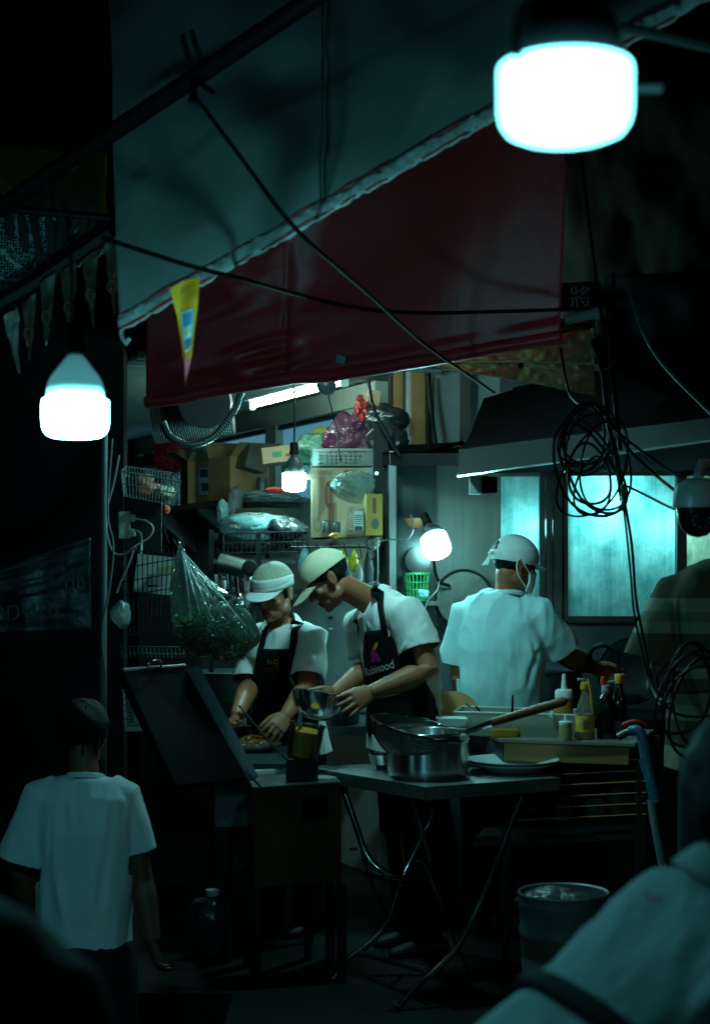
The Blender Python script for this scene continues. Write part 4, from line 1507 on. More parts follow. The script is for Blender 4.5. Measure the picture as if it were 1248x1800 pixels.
def build_tarps():
    # white canvas canopy
    cv = mat('old_white_canvas', (.64, .68, .68), .8, noise=(2.2, .5, (.40, .44, .43)), streak=(3.5, .3, (.26, .22, .15)), bump=(300, .3))
    t = thing('canvas_canopy', 'large faded white canvas canopy with a red piped hem', 'awning', P(540, 400, 4.6))
    bl, br = P(213, 572, 4.05), P(1300, -44, 3.5)
    tl, tr = P(188, -90, 5.7), P(1350, -420, 5.0)

    def wave(u, v):
        x, y_ = u, v
        w = .05 * N1(u, v, (4, 3), 2) + .018 * N1(u, v, (14, 5), 5)
        f = 0
        for (u0, v0, u1, v1, wd, dp) in ((.07, .5, .17, .93, .022, .06), (.12, .55, .33, .9, .03, -.06), (.03, .52, .24, .48, .022, -.05), (.2, .5, .42, .72, .03, .05), (.45, .35, .6, .85, .03, .04), (.6, .2, .75, .9, .03, -.05), (.3, .3, .5, .25, .03, .045), (.02, .6, .05, .98, .012, .03)):
            dx, dy = u1 - u0, v1 - v0
            tt = max(0, min(1, ((x - u0) * dx + (y_ - v0) * dy) / (dx * dx + dy * dy)))
            d2 = ((x - u0 - tt * dx) ** 2 + (y_ - v0 - tt * dy) ** 2)
            f += .45 * dp * math.sin(math.pi * max(.05, min(.95, tt))) * math.exp(-d2 / (wd * 1.7) ** 2)
        edge = 1 - max(0, (v - .9) / .1)
        return (w + f) * (.25 + .75 * edge)
    sheet('canvas', tl, tr, br, bl, cv, 140, 90, wave, t)
    n = (tr - tl).cross(bl - tl).normalized()
    hemm = mat('shiny_hem', (.85, .87, .85), .22, noise=(18, .5, (.3, .32, .3)), bump=(25, .6))
    red = mat('red_piping', (.70, .03, .04), .5)
    dn = (bl - tl).normalized() * .05
    up_ = -dn
    sg = -1 if n.y > 0 else 1           # towards the camera
    nn = n * sg

    def hem(u, v):
        p = bl.lerp(br, u) + (dn * 1.0) * (v - .45) * 1.4
        return p + nn * (.006 + .010 * math.sin(math.pi * v) + .003 * N1(u, v, (26, 3), 9) + .004 * N1(u, v, (120, 6), 10))
    obj('hem', MB().grid(hem, 240, 6), hemm, t, solid=.003)
    for k in (-.45, .55):
        obj('piping', MB().tube([bl.lerp(br, i / 60) + dn * k * 1.12 + nn * (.010 + .006 * N1(i / 60, 0, (40, 1), 4)) for i in range(61)], .0045, 8), red, t)
    for k in (.36, .68):
        obj('stitched_seam', MB().tube([tl.lerp(tr, k).lerp(bl.lerp(br, k), i / 40) + nn * (.012 + .25 * wave(k, i / 40) * 0) + nn * abs(wave(k, i / 40)) for i in range(41)], .0035, 5), mat('seam_thread', (.30, .32, .31), .8), t)
    obj('hem_cord', MB().tube([bl + dn * .6, bl + dn * 1.2 + Vector((.004, 0, 0)), bl + dn * 1.6 + Vector((.012, 0, .0)), bl + dn * 1.5 + Vector((.02, 0, .01))], .006, 6), hemm, t)
    tag(obj('canopy_pole', MB().tube([P(-20, 380, 4.4), P(190, 238, 4.2), P(360, 125, 4.0), P(560, -10, 3.8), P(700, -105, 3.7)], .024, 12), mat('dark_pipe', (.006, .006, .007), .6, spec=.2)), 'long dark pole carrying the white canvas canopy', 'pole')
    # knotted cloth strips on the pole
    for i, (px, py, dx, dy) in enumerate(((345, 140, -10, 38), (352, 142, 24, 20), (340, 138, 4, 42), (338, 120, -18, -60), (360, 118, -24, -66))):
        wire('tie_strip', [P(px, py, 3.98), P(px + dx * .5, py + dy * .5 + 4, 3.97), P(px + dx, py + dy, 3.96)], .007, ('torn strip knotted on the dark pole, hanging lowest', 'torn strip knotted on the dark pole, sticking out sideways', 'torn strip knotted on the dark pole beside the lowest one', 'long strip rising from the knot along the canvas', 'second long strip rising from the knot beside the pole')[i], cat='tie', n=8, group='strips knotted on the canopy pole')
    # red vinyl drop
    rv = mat('red_vinyl', (.85, .05, .075), .36, noise=(3, .5, (.55, .025, .045)), streak=(5, .35, (.24, .014, .025)), bump=(40, .12))
    t = thing('red_awning', 'dark red vinyl awning hanging over the kitchen opening', 'awning', P(640, 660, 5.8))
    top = lambda u: P(258 + u * 742, 536 - u * 406, 5.9 - .5 * u)

    def low(u):
        xs = [215, 330, 470, 650, 740, 860, 985]
        ys = [706, 692, 667, 644, 630, 608, 586]
        px = 258 + u * 727
        return P(px, float(np.interp(px, xs, ys)), 6.0 - .5 * u)

    def red_fn(u, v):
        a, b = top(u), low(u)
        p = a.lerp(b, v)
        w = .03 * N1(u, v, (5, 2.5), 3) + .02 * math.sin(u * 9 + v * 2.2)
        k = max(0, 1 - abs(u - .28) / .26)
        w += k * .022 * (1 - 2 * abs(N1(u, v, (7, 9), 6))) * min(1, v * 1.4)
        w -= .022 * math.exp(-((u - .335) / .006) ** 2) * v
        return p + Vector((0, -w * (1 - .6 * (v > .94)), 0))
    obj('vinyl', MB().grid(red_fn, 150, 60), rv, t, solid=.003, angle=180)
    obj('rolled_edge', MB().tube([low(i / 60) + Vector((0, -.012, -.012 + .006 * N1(i / 60, 0, (14, 1), 8))) for i in range(61)], .024, 10), rv, t)
    tag(obj('tape_patch', MB().box(P(599, 632, 5.70), (.032, .004, .028), Matrix.Rotation(.3, 3, 'Y')), mat('teal_tape', (.10, .42, .42), .4)), 'small blue green tape patch on the red awning', 'tape patch')
    # old grey olive tarpaulin beyond it
    ot = mat('old_olive_tarp', (.012, .013, .008), .85, noise=(3, .6, (.006, .006, .004)), bump=(30, .2), spec=.1)
    o = sheet('old_tarpaulin', P(978, 120, 5.7), P(1330, 90, 5.3), P(1330, 500, 5.3), P(984, 560, 5.75), ot, 60, 40, lambda u, v: .02 * N1(u, v, (5, 4), 4) + .008 * N1(u, v, (14, 9), 7))
    tag(o, 'old creased olive tarpaulin hanging beside the red awning', 'tarpaulin')
    blk = mat('black_tarp', (.002, .002, .0025), .85, spec=.05)
    o = sheet('black_tarpaulin', P(1058, 484, 5.45), P(1340, 470, 5.1), P(1340, 760, 5.3), P(1040, 640, 5.6), blk, 30, 30, lambda u, v: .02 * N1(u, v, (5, 4), 14))
    tag(o, 'black tarpaulin above the cooker hood', 'tarpaulin')
    t = thing('hanging_sign', 'small black sign with one Chinese character beside the red awning', 'sign', P(1020, 545, 5.55))
    obj('sign_board', MB().box(P(1020, 521, 5.55), (.145, .012, .10), Matrix.Rotation(-.06, 3, 'Y')), IRON, t, bevel=.003)
    lettering('將', P(1020, 521, 5.54), (1, 0, .06), (-.06, 0, 1), .072, mat('sign_grey', (.20, .22, .23), .6), t, lift=.002)
    t = thing('tarp_pipe', 'pale pipe stub sticking out beside the red awning', 'pipe', P(1030, 560, 5.35))
    obj('pipe_barrel', MB().tube([P(996, 562, 5.4), P(1042, 552, 5.35)], .017, 14), mat('painted_pipe', (.25, .28, .28), .35), t)
    obj('pipe_collar', MB().tube([P(1044, 552, 5.35), P(1060, 549, 5.33)], .021, 14), MATS['painted_pipe'], t)
    # yellowish plastic sheet
    ys = film('yellow_plastic_sheet', (.36, .30, .15), .12, .2, (14, .8))
    t = thing('plastic_sheet', 'yellowed plastic sheet hanging below the red awning', 'plastic sheet', P(900, 690, 5.75))

    def yfn(u, v):
        px = 730 + u * 315
        ty = float(np.interp(px, [730, 985, 1045], [634, 587, 578]))
        by = float(np.interp(px, [730, 830, 930, 1000, 1045], [642, 657, 674, 688, 698]))
        return P(px, ty + (by - ty) * v, 5.75 - .12 * u) + Vector((0, -.025 * N1(u, v, (7, 3), 21) - .02 * (1 - abs(N1(u, v, (22, 8), 23))), 0))
    obj('film', MB().grid(yfn, 90, 26), ys, t, solid=.002, angle=180)
    obj('seam', MB().tube([yfn(i / 40, .52) + Vector((0, -.004, 0)) for i in range(41)], .003, 6), mat('sheet_seam', (.4, .38, .25), .5), t)
    obj('eyelet', MB().lathe([(.006, -.002), (.011, -.003), (.011, .003), (.006, .002)], 16, P(915, 643, 5.62), Matrix.Rotation(R(90), 3, 'X')), IRON, t)

    # dim yellow cloth and net with dried fronds at the far edge
    yc = mat('dull_yellow_cloth', (.16, .13, .02), .85, noise=(4, .4, (.1, .08, .01)))
    o = sheet('yellow_cloth', P(-40, 255, 5.6), P(188, 268, 5.6), P(188, 384, 5.6), P(-40, 372, 5.6), yc, 20, 12, lambda u, v: .03 * N1(u, v, (4, 3), 31))
    tag(o, 'dull yellow cloth hung behind the dark beam and net', 'cloth')
    nm = film('net', (.30, .42, .48), .5)
    nt = nm.node_tree
    nt.nodes.clear()
    out = nt.nodes.new('ShaderNodeOutputMaterial')
    tr_, df = nt.nodes.new('ShaderNodeBsdfTransparent'), nt.nodes.new('ShaderNodeBsdfDiffuse')
    df.inputs[0].default_value = (.34, .46, .50, 1)
    vo = nt.nodes.new('ShaderNodeTexVoronoi')
    vo.distance = 'CHEBYCHEV'
    vo.inputs['Randomness'].default_value = .25
    vo.inputs['Scale'].default_value = 130
    tc = nt.nodes.new('ShaderNodeTexCoord')
    nt.links.new(tc.outputs['Object'], vo.inputs['Vector'])
    gt = nt.nodes.new('ShaderNodeMath')
    gt.operation = 'GREATER_THAN'
    gt.inputs[1].default_value = .42
    nt.links.new(vo.outputs[0], gt.inputs[0])
    mx = nt.nodes.new('ShaderNodeMixShader')
    nt.links.new(gt.outputs[0], mx.inputs[0])
    nt.links.new(tr_.outputs[0], mx.inputs[1])
    nt.links.new(df.outputs[0], mx.inputs[2])
    nt.links.new(mx.outputs[0], out.inputs[0])
    o = sheet('shade_net', P(-40, 366, 4.5), P(190, 386, 4.5), P(190, 440, 4.5), P(-40, 560, 4.5), nm, 24, 16, lambda u, v: .04 * N1(u, v, (5, 3), 33), solid=0)
    tag(o, 'pale shade net stretched behind the dark beam', 'net')
    tag(obj('net_beam', MB().tube([P(-40, 556, 4.35), P(60, 498, 4.35), P(192, 408, 4.35)], .026, 8), IRON), 'dark slanting beam that carries the row of pennants', 'beam')
    tag(obj('net_rail', MB().tube([P(-40, 362, 4.4), P(90, 374, 4.4), P(192, 384, 4.4)], .012, 8), IRON), 'thin dark rail along the top of the shade net', 'rail')
    fro = mat('dried_frond', (.014, .015, .010), .8)
    for i in range(11):
        x0 = -20 + i * 19 + random.uniform(-5, 5)
        y0 = 350 + random.uniform(-30, 16)
        ln = random.uniform(80, 140)
        dx = random.uniform(4, 34) * (1 if i < 7 else -.4)
        q = [P(x0, y0, 4.42), P(x0 + dx * .35, y0 + ln * .35, 4.40), P(x0 + dx * .8, y0 + ln * .7, 4.40), P(x0 + dx, min(y0 + ln, 540 - x0 * .68), 4.42)]
        o = obj('dried_frond', MB().tube(arc(q, 12), [.004] + [.010 + .003 * (k % 2) for k in range(len(arc(q, 12)) - 2)] + [.003], 6, flat=.4), fro)
        tag(o, 'dark dried frond before the shade net, %s' % ('outermost', 'second from the outer end', 'third from the outer end', 'fourth from the outer end', 'fifth from the outer end', 'in the middle of the row', 'fifth from the canvas', 'fourth from the canvas', 'third from the canvas', 'second from the canvas', 'nearest the canvas')[i], 'frond', 'dried fronds in front of the shade net')
    # pennants
    dark_f = mat('dull_pennant', (.07, .065, .04), .5, noise=(9, .5, (.09, .08, .05)))
    shin = mat('shiny_pennant', (.30, .30, .26), .2, bump=(14, .6))
    pr = mat('pennant_print', (.30, .07, .04), .6)
    names = ('crumpled shiny pennant, lowest on the dark beam', 'pennant second from the low end of the dark beam', 'pennant third from the low end of the dark beam', 'pennant fourth from the low end of the dark beam, above the bulb', 'dark pennant with a round emblem near the high end of the beam', 'pennant at the high end of the beam by the canvas')
    for i, (px, py, w, ln, lean) in enumerate(((20, 548, 26, 108, 14), (52, 524, 26, 110, 0), (86, 490, 28, 118, -4), (120, 468, 28, 128, 6), (158, 448, 28, 126, 6), (194, 424, 20, 140, 8))):
        t = thing('pennant', names[i], 'pennant', P(px, py, 4.3), 'dark pennants on the slanting beam')

        def fn(u, v, px=px, py=py, w=w, ln=ln, lean=lean, i=i):
            k = (1 - v) ** .75
            return P(px + (u - .5) * w * k + lean * v, py + ln * v - (u - .5) * 16 * (1 - v), 4.3) + Vector((0, -.02 * N1(u, v, (3, 6), i + 40), 0))
        obj('flag_cloth', MB().grid(fn, 6, 16), shin if i == 0 else dark_f, t)
        c = fn(.5, .58)
        if i > 0:
            ring = MB()
            ring.tube([c + Vector((.012 * math.cos(k / 16 * 6.283), -.012, .016 * math.sin(k / 16 * 6.283))) for k in range(17)], .0022, 5, False)
            obj('round_emblem', ring, pr, t)
    ye = mat('yellow_pennant', (.98, .36, .012), .5, noise=(9, .3, (.85, .30, .01)))
    t = thing('yellow_pennant', 'bright yellow pennant with a pink tip hanging at the canvas hem', 'pennant', P(328, 680, 3.4))

    def yf(u, v):
        w = float(np.interp(v, [0, .25, .75, 1], [52, 36, 14, 1]))
        cx = float(np.interp(v, [0, .3, .75, 1], [325, 330, 331, 326]))
        return P(cx + (u - .5) * w, 496 + v * 182 - (u - .5) * 24 * (1 - v), 3.4) + Vector((0, -.012 * math.sin(u * 4 + v * 5), 0))
    mb = MB().grid(yf, 8, 40)
    mb.m = [1 if k // 8 >= 30 else 0 for k in range(len(mb.f))]
    obj('flag_cloth', mb, [ye, mat('pink_tip', (.85, .14, .20), .6)], t)

    def on_flag(u, v):
        return yf(u, v) + Vector((0, -.004, 0))

    def patch(u0, u1, v0, v1, m, nm_):
        obj(nm_, MB().grid(lambda a, b: on_flag(u0 + (u1 - u0) * a, v0 + (v1 - v0) * b) + Vector((0, -.002 if 'picture' in nm_ else 0, 0)), 4, 4), m, t, fix=False)
    patch(.18, .80, .27, .66, mat('flag_panel', (.45, .55, .62), .5), 'printed_panel')
    patch(.26, .72, .30, .42, mat('flag_blue', (.06, .30, .50), .5), 'panel_picture')
    patch(.24, .76, .45, .50, mat('flag_cream', (.6, .5, .25), .5), 'panel_picture')
    patch(.26, .74, .54, .63, mat('flag_dark', (.10, .12, .18), .5), 'panel_picture')
    pr2 = mat('flag_red_print', (.5, .10, .02), .6)
    lettering('สุด', on_flag(.52, .10), (1, 0, .25), (-.1, 0, 1), .020, pr2, t, lift=.003)
    lettering('คุ้มค่า', on_flag(.56, .17), (1, 0, .25), (-.1, 0, 1), .020, pr2, t, lift=.003)
    c = on_flag(.5, .70)
    obj('round_emblem', MB().tube([c + Vector((.010 * math.cos(k / 20 * 6.283), -.003, .0135 * math.sin(k / 20 * 6.283))) for k in range(21)], .0016, 6, False), pr2, t)
    lettering('ย', c + Vector((0, -.003, 0)), (1, 0, .1), (0, 0, 1), .013, pr2, t, lift=.001)

# ------------------------------------------------------------------ hood, posts, cables
def carton(name, label, c, size, rz, m, cat='box', group=None, flaps=None, rx=0, open_top=False):
    """a cardboard box: four walls and a base as the body, each flap a part"""
    t = thing(name, label, cat, Vector(c) - Vector((0, 0, size[2] / 2)), group)
    M = Matrix.Rotation(rz, 3, 'Z') @ Matrix.Rotation(rx, 3, 'Y')
    c = Vector(c)
    w, d, h = [s / 2 for s in size]
    th = .005
    mb = MB()
    mb.box(c + M @ Vector((0, -d, 0)), (2 * w, th, 2 * h), M)
    mb.box(c + M @ Vector((0, d, 0)), (2 * w, th, 2 * h), M)
    mb.box(c + M @ Vector((-w + th * .6, 0, 0)), (th, 2 * d - th * 1.2, 2 * h), M)
    mb.box(c + M @ Vector((w - th * .6, 0, 0)), (th, 2 * d - th * 1.2, 2 * h), M)
    mb.box(c + M @ Vector((0, 0, -h + th * .6)), (2 * w - th * 2.2, 2 * d - th * 1.2, th), M)
    if not open_top:
        mb.box(c + M @ Vector((0, 0, h - th * .6)), (2 * w - th * 2.2, 2 * d - th * 1.2, th), M)
    obj('carton_wall', mb, m, t, smooth=False)
    for side, ang, ln in (flaps or ()):
        if side in 'fb':
            s = -1 if side == 'f' else 1
            hinge = Vector((0, s * d, h))
            F = Matrix.Rotation(-s * ang, 3, 'X')
            q = [hinge + F @ Vector((x, s * y_, 0)) for x, y_ in ((-w, 0), (w, 0), (w * .97, ln), (-w * .97, ln))]
        else:
            s = -1 if side == 'l' else 1
            hinge = Vector((s * w, 0, h))
            F = Matrix.Rotation(s * ang, 3, 'Y')
            q = [hinge + F @ Vector((s * x, y_, 0)) for y_, x in ((-d, 0), (d, 0), (d * .97, ln), (-d * .97, ln))]
        q = [c + M @ v for v in q]
        obj('flap', MB().slab(q, (q[1] - q[0]).cross(q[3] - q[0]).normalized() * .004), m, t, smooth=False)
    return t, M


def basket_wires(label, corners_top, corners_bot, n, m, r=.0022, name='wire_basket', cat='basket', nh=2):
    """wire basket: rims, uprights, floor wires"""
    t = thing(name, label, cat, sum((Vector(c) for c in corners_bot), Vector()) / 4)
    T, B = [Vector(c) for c in corners_top], [Vector(c) for c in corners_bot]
    obj('top_rim', MB().tube(T + [T[0]], r * 1.8, 6), m, t)
    for k in range(1, nh + 1):
        f = k / nh
        obj('hoop', MB().tube([a.lerp(b, f) for a, b in zip(T, B)] + [T[0].lerp(B[0], f)], r * 1.2, 6), m, t)
    for s in range(4):
        cnt = n if s % 2 == 0 else max(3, n // 2)
        for i in range(cnt):
            f = i / cnt
            obj('upright', MB().tube([T[s].lerp(T[(s + 1) % 4], f), B[s].lerp(B[(s + 1) % 4], f)], r, 5), m, t)
    for i in range(1, n):
        f = i / n
        obj('floor_wire', MB().tube([B[0].lerp(B[1], f), B[3].lerp(B[2], f)], r, 5), m, t)
    return t


def plastic_crate(label, c, size, rz, m, nb=7, name='plastic_crate', nh=4):
    t = thing(name, label, 'crate', Vector(c) - Vector((0, 0, size[2] / 2)))
    M = Matrix.Rotation(rz, 3, 'Z')
    c = Vector(c)
    w, d, h = [s / 2 for s in size]
    obj('rim', MB().tube([c + M @ Vector(v) for v in ((-w, -d, h), (w, -d, h), (w, d, h), (-w, d, h), (-w, -d, h))], .008, 6), m, t)
    obj('crate_floor', MB().box(c - Vector((0, 0, h)), (2 * w, 2 * d, .006), M), m, t)
    for sx in (-1, 1):
        for sy in (-1, 1):
            obj('corner_post', MB().box(c + M @ Vector((sx * (w - .012), sy * (d - .012), 0)), (.03, .03, 2 * h), M), m, t)
    for s in (-1, 1):
        for k in range(nb):
            x = -w + .04 + (2 * w - .08) * (k + .5) / nb
            obj('bar', MB().box(c + M @ Vector((x, s * d, 0)), (.007, .006, 2 * h), M), m, t)
        for k in range(nh):
            z = -h + 2 * h * (k + .5) / nh
            obj('rail', MB().box(c + M @ Vector((0, s * (d + .002), z)), (2 * w - .02, .006, .007), M), m, t)
            obj('rail', MB().box(c + M @ Vector((s * w, 0, z)), (.006, 2 * d - .02, .007), M), m, t)
    return t


def build_hood():
    hd = mat('black_hood_sheet', (.001, .001, .0012), .9, spec=.03)
    lip = mat('hood_lip_steel', (.0035, .0045, .005), .6, noise=(5, .5, (.002, .0025, .0025)), streak=(10, .4, (.002, .002, .002)), spec=.08)
    t = thing('cooker_hood', 'black sloping cooker hood with a steel lip over the frosted windows', 'hood', P(1020, 800, 6.0))
    a0, a1 = P(806, 790, 6.65), P(806, 836, 6.65)
    b0, b1 = P(1260, 733, 4.9), P(1260, 772, 4.9)
    th = Vector((.018, .006, 0))
    obj('lip', MB().slab([a0, b0, b1, a1], th), lip, t, smooth=False)
    obj('lip_trim', MB().tube([a1 + Vector((-.003, 0, -.002)), b1 + Vector((-.003, 0, -.002))], .0045, 6), steel('lip_trim_steel', .2), t)
    obj('lip_end', MB().slab([a0 + Vector((.02, .01, 0)), a1 + Vector((.02, .01, 0)), P(835, 833, 7.7), P(835, 800, 7.7)], (.01, 0, 0)), lip, t, smooth=False)
    q0, q1, q2, q3 = a0 + Vector((.01, .02, .0)), b0 + Vector((.01, .02, 0)), P(1290, 610, 5.9), P(905, 684, 7.3)
    obj('hood_slope', MB().slab([q0, q1, q2, q3], (.0, .02, .012)), hd, t, smooth=False)
    obj('hood_side', MB().slab([q0, q3, P(850, 700, 7.72), P(812, 800, 7.72)], (.01, 0, 0)), hd, t, smooth=False)
    obj('hood_underside', MB().slab([a1 + Vector((.02, .02, .02)), b1 + Vector((.02, .02, .02)), P(1290, 826, 7.6), P(840, 832, 7.6)], (0, 0, .01)), hd, t, smooth=False)
    obj('ring_pull', MB().tube([P(983 + 11 * math.cos(k / 20 * 3.1416 + 3.1416), 824 - 12 * math.sin(k / 20 * 3.1416 + 3.1416), 5.7) for k in range(21)], .0022, 6), STEEL_BR, t)
    g = thing('junction_box', 'small steel junction box under the near end of the hood', 'box', P(850, 868, 6.9))
    obj('box_shell', MB().slab([P(826, 838, 6.85), P(846, 838, 6.85), P(846, 868, 6.85), P(826, 868, 6.85)], (.0, .08, 0)), mat('galvanised', (.30, .32, .30), .45, .5), g, bevel=.002)
    obj('box_cover', MB().slab([P(847, 836, 6.83), P(874, 838, 6.9), P(874, 866, 6.9), P(847, 868, 6.83)], (.0, .06, 0)), IRON, g, bevel=.002)

    # brown and yellow posts, wrapped pipes and the steel strip
    yb = mat('yellow_brown_paint', (.30, .14, .03), .7, noise=(7, .6, (.09, .06, .02)), streak=(12, .4, (.05, .04, .02)))
    for i, (x, w, m_, lab) in enumerate(((735, 13, yb, 'yellow brown post beside the pale upper wall'), (700, 9, yb, 'yellow brown post behind the black wrapped bundle'), (720, 9, mat('pale_pipe', (.26, .28, .26), .5, noise=(8, .5, (.14, .14, .12))), 'pale vertical pipe between the two yellow brown posts'), (688, 6, IRON, 'thin black pipe nearest the hanging shelf'), (752, 5, IRON, 'thin black pipe nearest the pale upper wall'))):
        c = P(x, 720, 7.9)
        s = w / FPX * 7.9
        tag(obj('post' if i < 2 else 'drain_pipe', MB().tube([P(x, 800, 7.9), P(x, 640, 7.9), P(x, 600, 7.9)], s, 14) if i >= 2 else MB().box(c, (2 * s, .06, .6)), m_, bevel=0 if i >= 2 else .006), lab, 'post' if i < 2 else 'pipe', 'pipes and posts above the kitchen opening')
    tag(obj('recess_panel', MB().box(P(705, 700, 8.25), (.36, .05, .62)), mat('murky_panel', (.09, .11, .105), .7, noise=(6, .5, (.04, .05, .05)))), 'murky panel behind the pipes and posts', 'panel')
    crumple('wrapped_bundle', P(683, 735, 7.65), (.10, .08, .055), mat('black_film', (.02, .022, .024), .22, bump=(18, .8)), 'black plastic wrapped bundle on the ledge above the printed carton', 'bundle', 5, 'black wrapped bundles by the pipes')
    crumple('wrapped_bundle', P(682, 772, 7.62), (.10, .08, .07), MATS['black_film'], 'larger black plastic wrapped bundle under the other one', 'bundle', 9, 'black wrapped bundles by the pipes')
    t = thing('canopy_ledge', 'black ledge over the streaky grey wall panel', 'ledge', P(735, 810, 7.5))
    obj('ledge_board', MB().slab([P(672, 797, 7.35), P(812, 797, 7.2), P(820, 790, 7.7), P(690, 785, 7.74)], (0, 0, -.055)), IRON, t, smooth=False)
    obj('ledge_cover', MB().add([P(672, 797, 7.34), P(740, 795, 7.28), P(812, 775, 7.2), P(820, 782, 7.72), P(690, 783, 7.74)], [(0, 1, 2, 3, 4)]), hd, t, smooth=False, solid=.006)
    t = thing('steel_post', 'bright steel edged door post beside the hanging shelf', 'post', P(690, 1090, 7.35))
    obj('steel_strip', MB().box(Vector((P(690, 0, 7.35).x, 7.35, 1.63)), (.032, .03, .98)), mat('brushed_strip', (.16, .17, .165), .42, .5, streak=(20, .4, (.08, .08, .08))), t, bevel=.002)
    obj('dark_edge', MB().box(Vector((P(669, 0, 7.42).x, 7.42, 1.66)), (.07, .05, 1.2)), IRON, t, bevel=.002)
    dg = mat('murky_glass_panel', (.03, .038, .04), .22, noise=(4, .5, (.015, .02, .02)), streak=(14, .4, (.06, .07, .065)))
    tag(obj('door_leaf', MB().box(Vector((P(732, 0, 7.66).x, 7.66, 1.6)), (.19, .02, 1.0)), dg), 'murky dark panel between the steel post and the grey wall panel', 'panel')

    # cable coils
    rr = random.Random(4)

    def coil(label, cx, cy, d, rx, ry, n, grp, jit=.25):
        t = thing('cable_coil', label, 'cable coil', P(cx, cy + ry, d), grp)
        for k in range(n):
            a = rx * (1.08 - jit * rr.random())
            b = ry * (1.08 - jit * rr.random())
            ox, oy = rr.uniform(-18, 18), rr.uniform(-20, 20)
            tl = rr.uniform(-.4, .4)
            pts = []
            for q in range(40):
                an = q / 40 * 2 * math.pi + k
                x, yy = a * math.cos(an), b * math.sin(an) + .12 * b * math.cos(2 * an)
                pts.append(P(cx + ox + x + tl * yy, cy + oy + yy, d + .05 * math.sin(an + k) + .012 * k))
            obj('loop', MB().tube(pts + [pts[0]], rr.choice((.003, .0036, .0044)), 6, False), BLK, t)
        return t
    coil('large coil of black cables hanging in front of the wide frosted pane', 1046, 846, 4.7, 58, 84, 6, 'black cable coils', .55)
    coil('bundle of black cable loops tied above the larger coil', 1040, 772, 4.75, 50, 58, 5, 'black cable coils', .4)
    coil('coil of black cables before the striped shirt', 1215, 1245, 4.2, 52, 92, 4, 'black cable coils', .35)
    coil('flattened loop of black cable across the striped shirt', 1225, 1205, 4.25, 62, 42, 2, 'black cable coils', .2)
    G = 'black cables of the stall'
    wire('cable', [P(1092, 870, 4.7), P(1100, 930, 4.7), P(1108, 1010, 4.7), P(1112, 1060, 4.7), P(1120, 1110, 4.7), P(1142, 1200, 4.65), P(1160, 1240, 4.5)], .0034, 'black cable dropping from the coil, one of a close pair', group=G)
    wire('cable', [P(1096, 872, 4.68), P(1110, 960, 4.68), P(1117, 1050, 4.68), P(1128, 1110, 4.68), P(1150, 1215, 4.6), P(1175, 1236, 4.4)], .0044, 'thicker black cable of the dropping pair', group=G)
    wire('cable', [P(1078, 742, 4.7), P(1105, 790, 4.7), P(1160, 842, 4.6), P(1210, 880, 4.35), P(1235, 900, 4.3)], .005, 'thick black cable slanting down to the security camera', group=G)
    wire('cable', [P(1070, 745, 4.7), P(1110, 780, 4.7), P(1180, 830, 4.5), P(1270, 890, 4.1)], .0045, 'black cable slanting across the top of the security camera', group=G)
    wire('cable', [P(1096, 852, 4.7), P(1130, 868, 4.6), P(1190, 897, 4.4), P(1262, 915, 4.2)], .0036, 'thin black cable lowest of those running to the security camera', group=G)
    wire('cable', [P(1042, 600, 5.2), P(1060, 660, 4.9), P(1068, 740, 4.75), P(1082, 800, 4.7), P(1094, 880, 4.68)], .009, 'thick bundle of cables dropping from the pipe stub', group=G)
    wire('cable', [P(1078, 480, 5.0), P(1072, 600, 4.9), P(1080, 700, 4.8), P(1090, 790, 4.72)], .007, 'black cable running down over the black tarpaulin', group=G)
    wire('cable', [P(1018, 250, 5.4), P(1036, 400, 5.3), P(1052, 520, 5.2), P(1062, 600, 5.0)], .005, 'black cable hanging down in front of the olive tarpaulin', group=G)
    wire('cable', [P(1100, 500, 5.0), P(1150, 620, 4.9), P(1262, 740, 4.7)], .006, 'dim blue cable crossing the black tarpaulin', group=G, m=mat('dim_blue_cable', (.03, .06, .08), .5))
    wire('cable', [P(180, 418, 3.95), P(330, 466, 3.75), P(430, 492, 3.9), P(530, 520, 4.3), P(640, 543, 4.5), P(740, 550, 4.7), P(860, 548, 4.9), P(990, 544, 5.2)], .006, 'sagging black cable across the canvas hem and red awning', group=G)
    wire('rope', [P(346, 172, 3.95), P(430, 285, 3.82), P(520, 402, 3.72), P(640, 510, 4.3), P(740, 600, 5.0), P(810, 650, 5.4), P(868, 690, 6.0)], .0055, 'taut dark rope from the canopy pole down to the hood', cat='rope')
    wire('cable', [P(985, 612, 5.4), P(1000, 690, 5.2), P(1030, 720, 5.0)], .005, 'short cable behind the plastic sheet', group=G)
    wire('cable', [P(752, 660, 7.7), P(758, 720, 7.7), P(768, 796, 7.6)], .010, 'black cable down the edge of the pale upper wall', group=G)
    wire('cable', [P(648, 670, 7.3), P(658, 720, 7.2), P(690, 780, 7.2), P(702, 800, 7.25)], .008, 'black cable hanging in front of the black bundles', group=G)
    wire('cable', [P(576, 690, 7.0), P(588, 740, 7.0), P(594, 775, 7.1), P(598, 812, 7.2)], .003, 'thin cord from the small round speaker', group=G)
    tag(obj('cable_tie_block', MB().box(P(1096, 866, 4.66), (.016, .02, .05)), mat('dark_grey_plastic', (.03, .03, .033), .4), bevel=.003), 'dark plug where the cable pair leaves the coil', 'plug')
    tag(obj('round_speaker', MB().lathe([(.001, -.025), (.03, -.024), (.04, -.01), (.042, .01), (.03, .02), (.024, .015), (.001, .01)], 24, P(574, 679, 6.9), Matrix.Rotation(R(80), 3, 'X')), mat('dark_grey_plastic', (.03, .03, .033), .4)), 'small round dark fitting hanging before the tube light', 'fitting')

    # security camera
    d = 4.2
    t = thing('security_camera', 'dome security camera with a white shell and black lens face', 'camera', P(1226, 950, d))
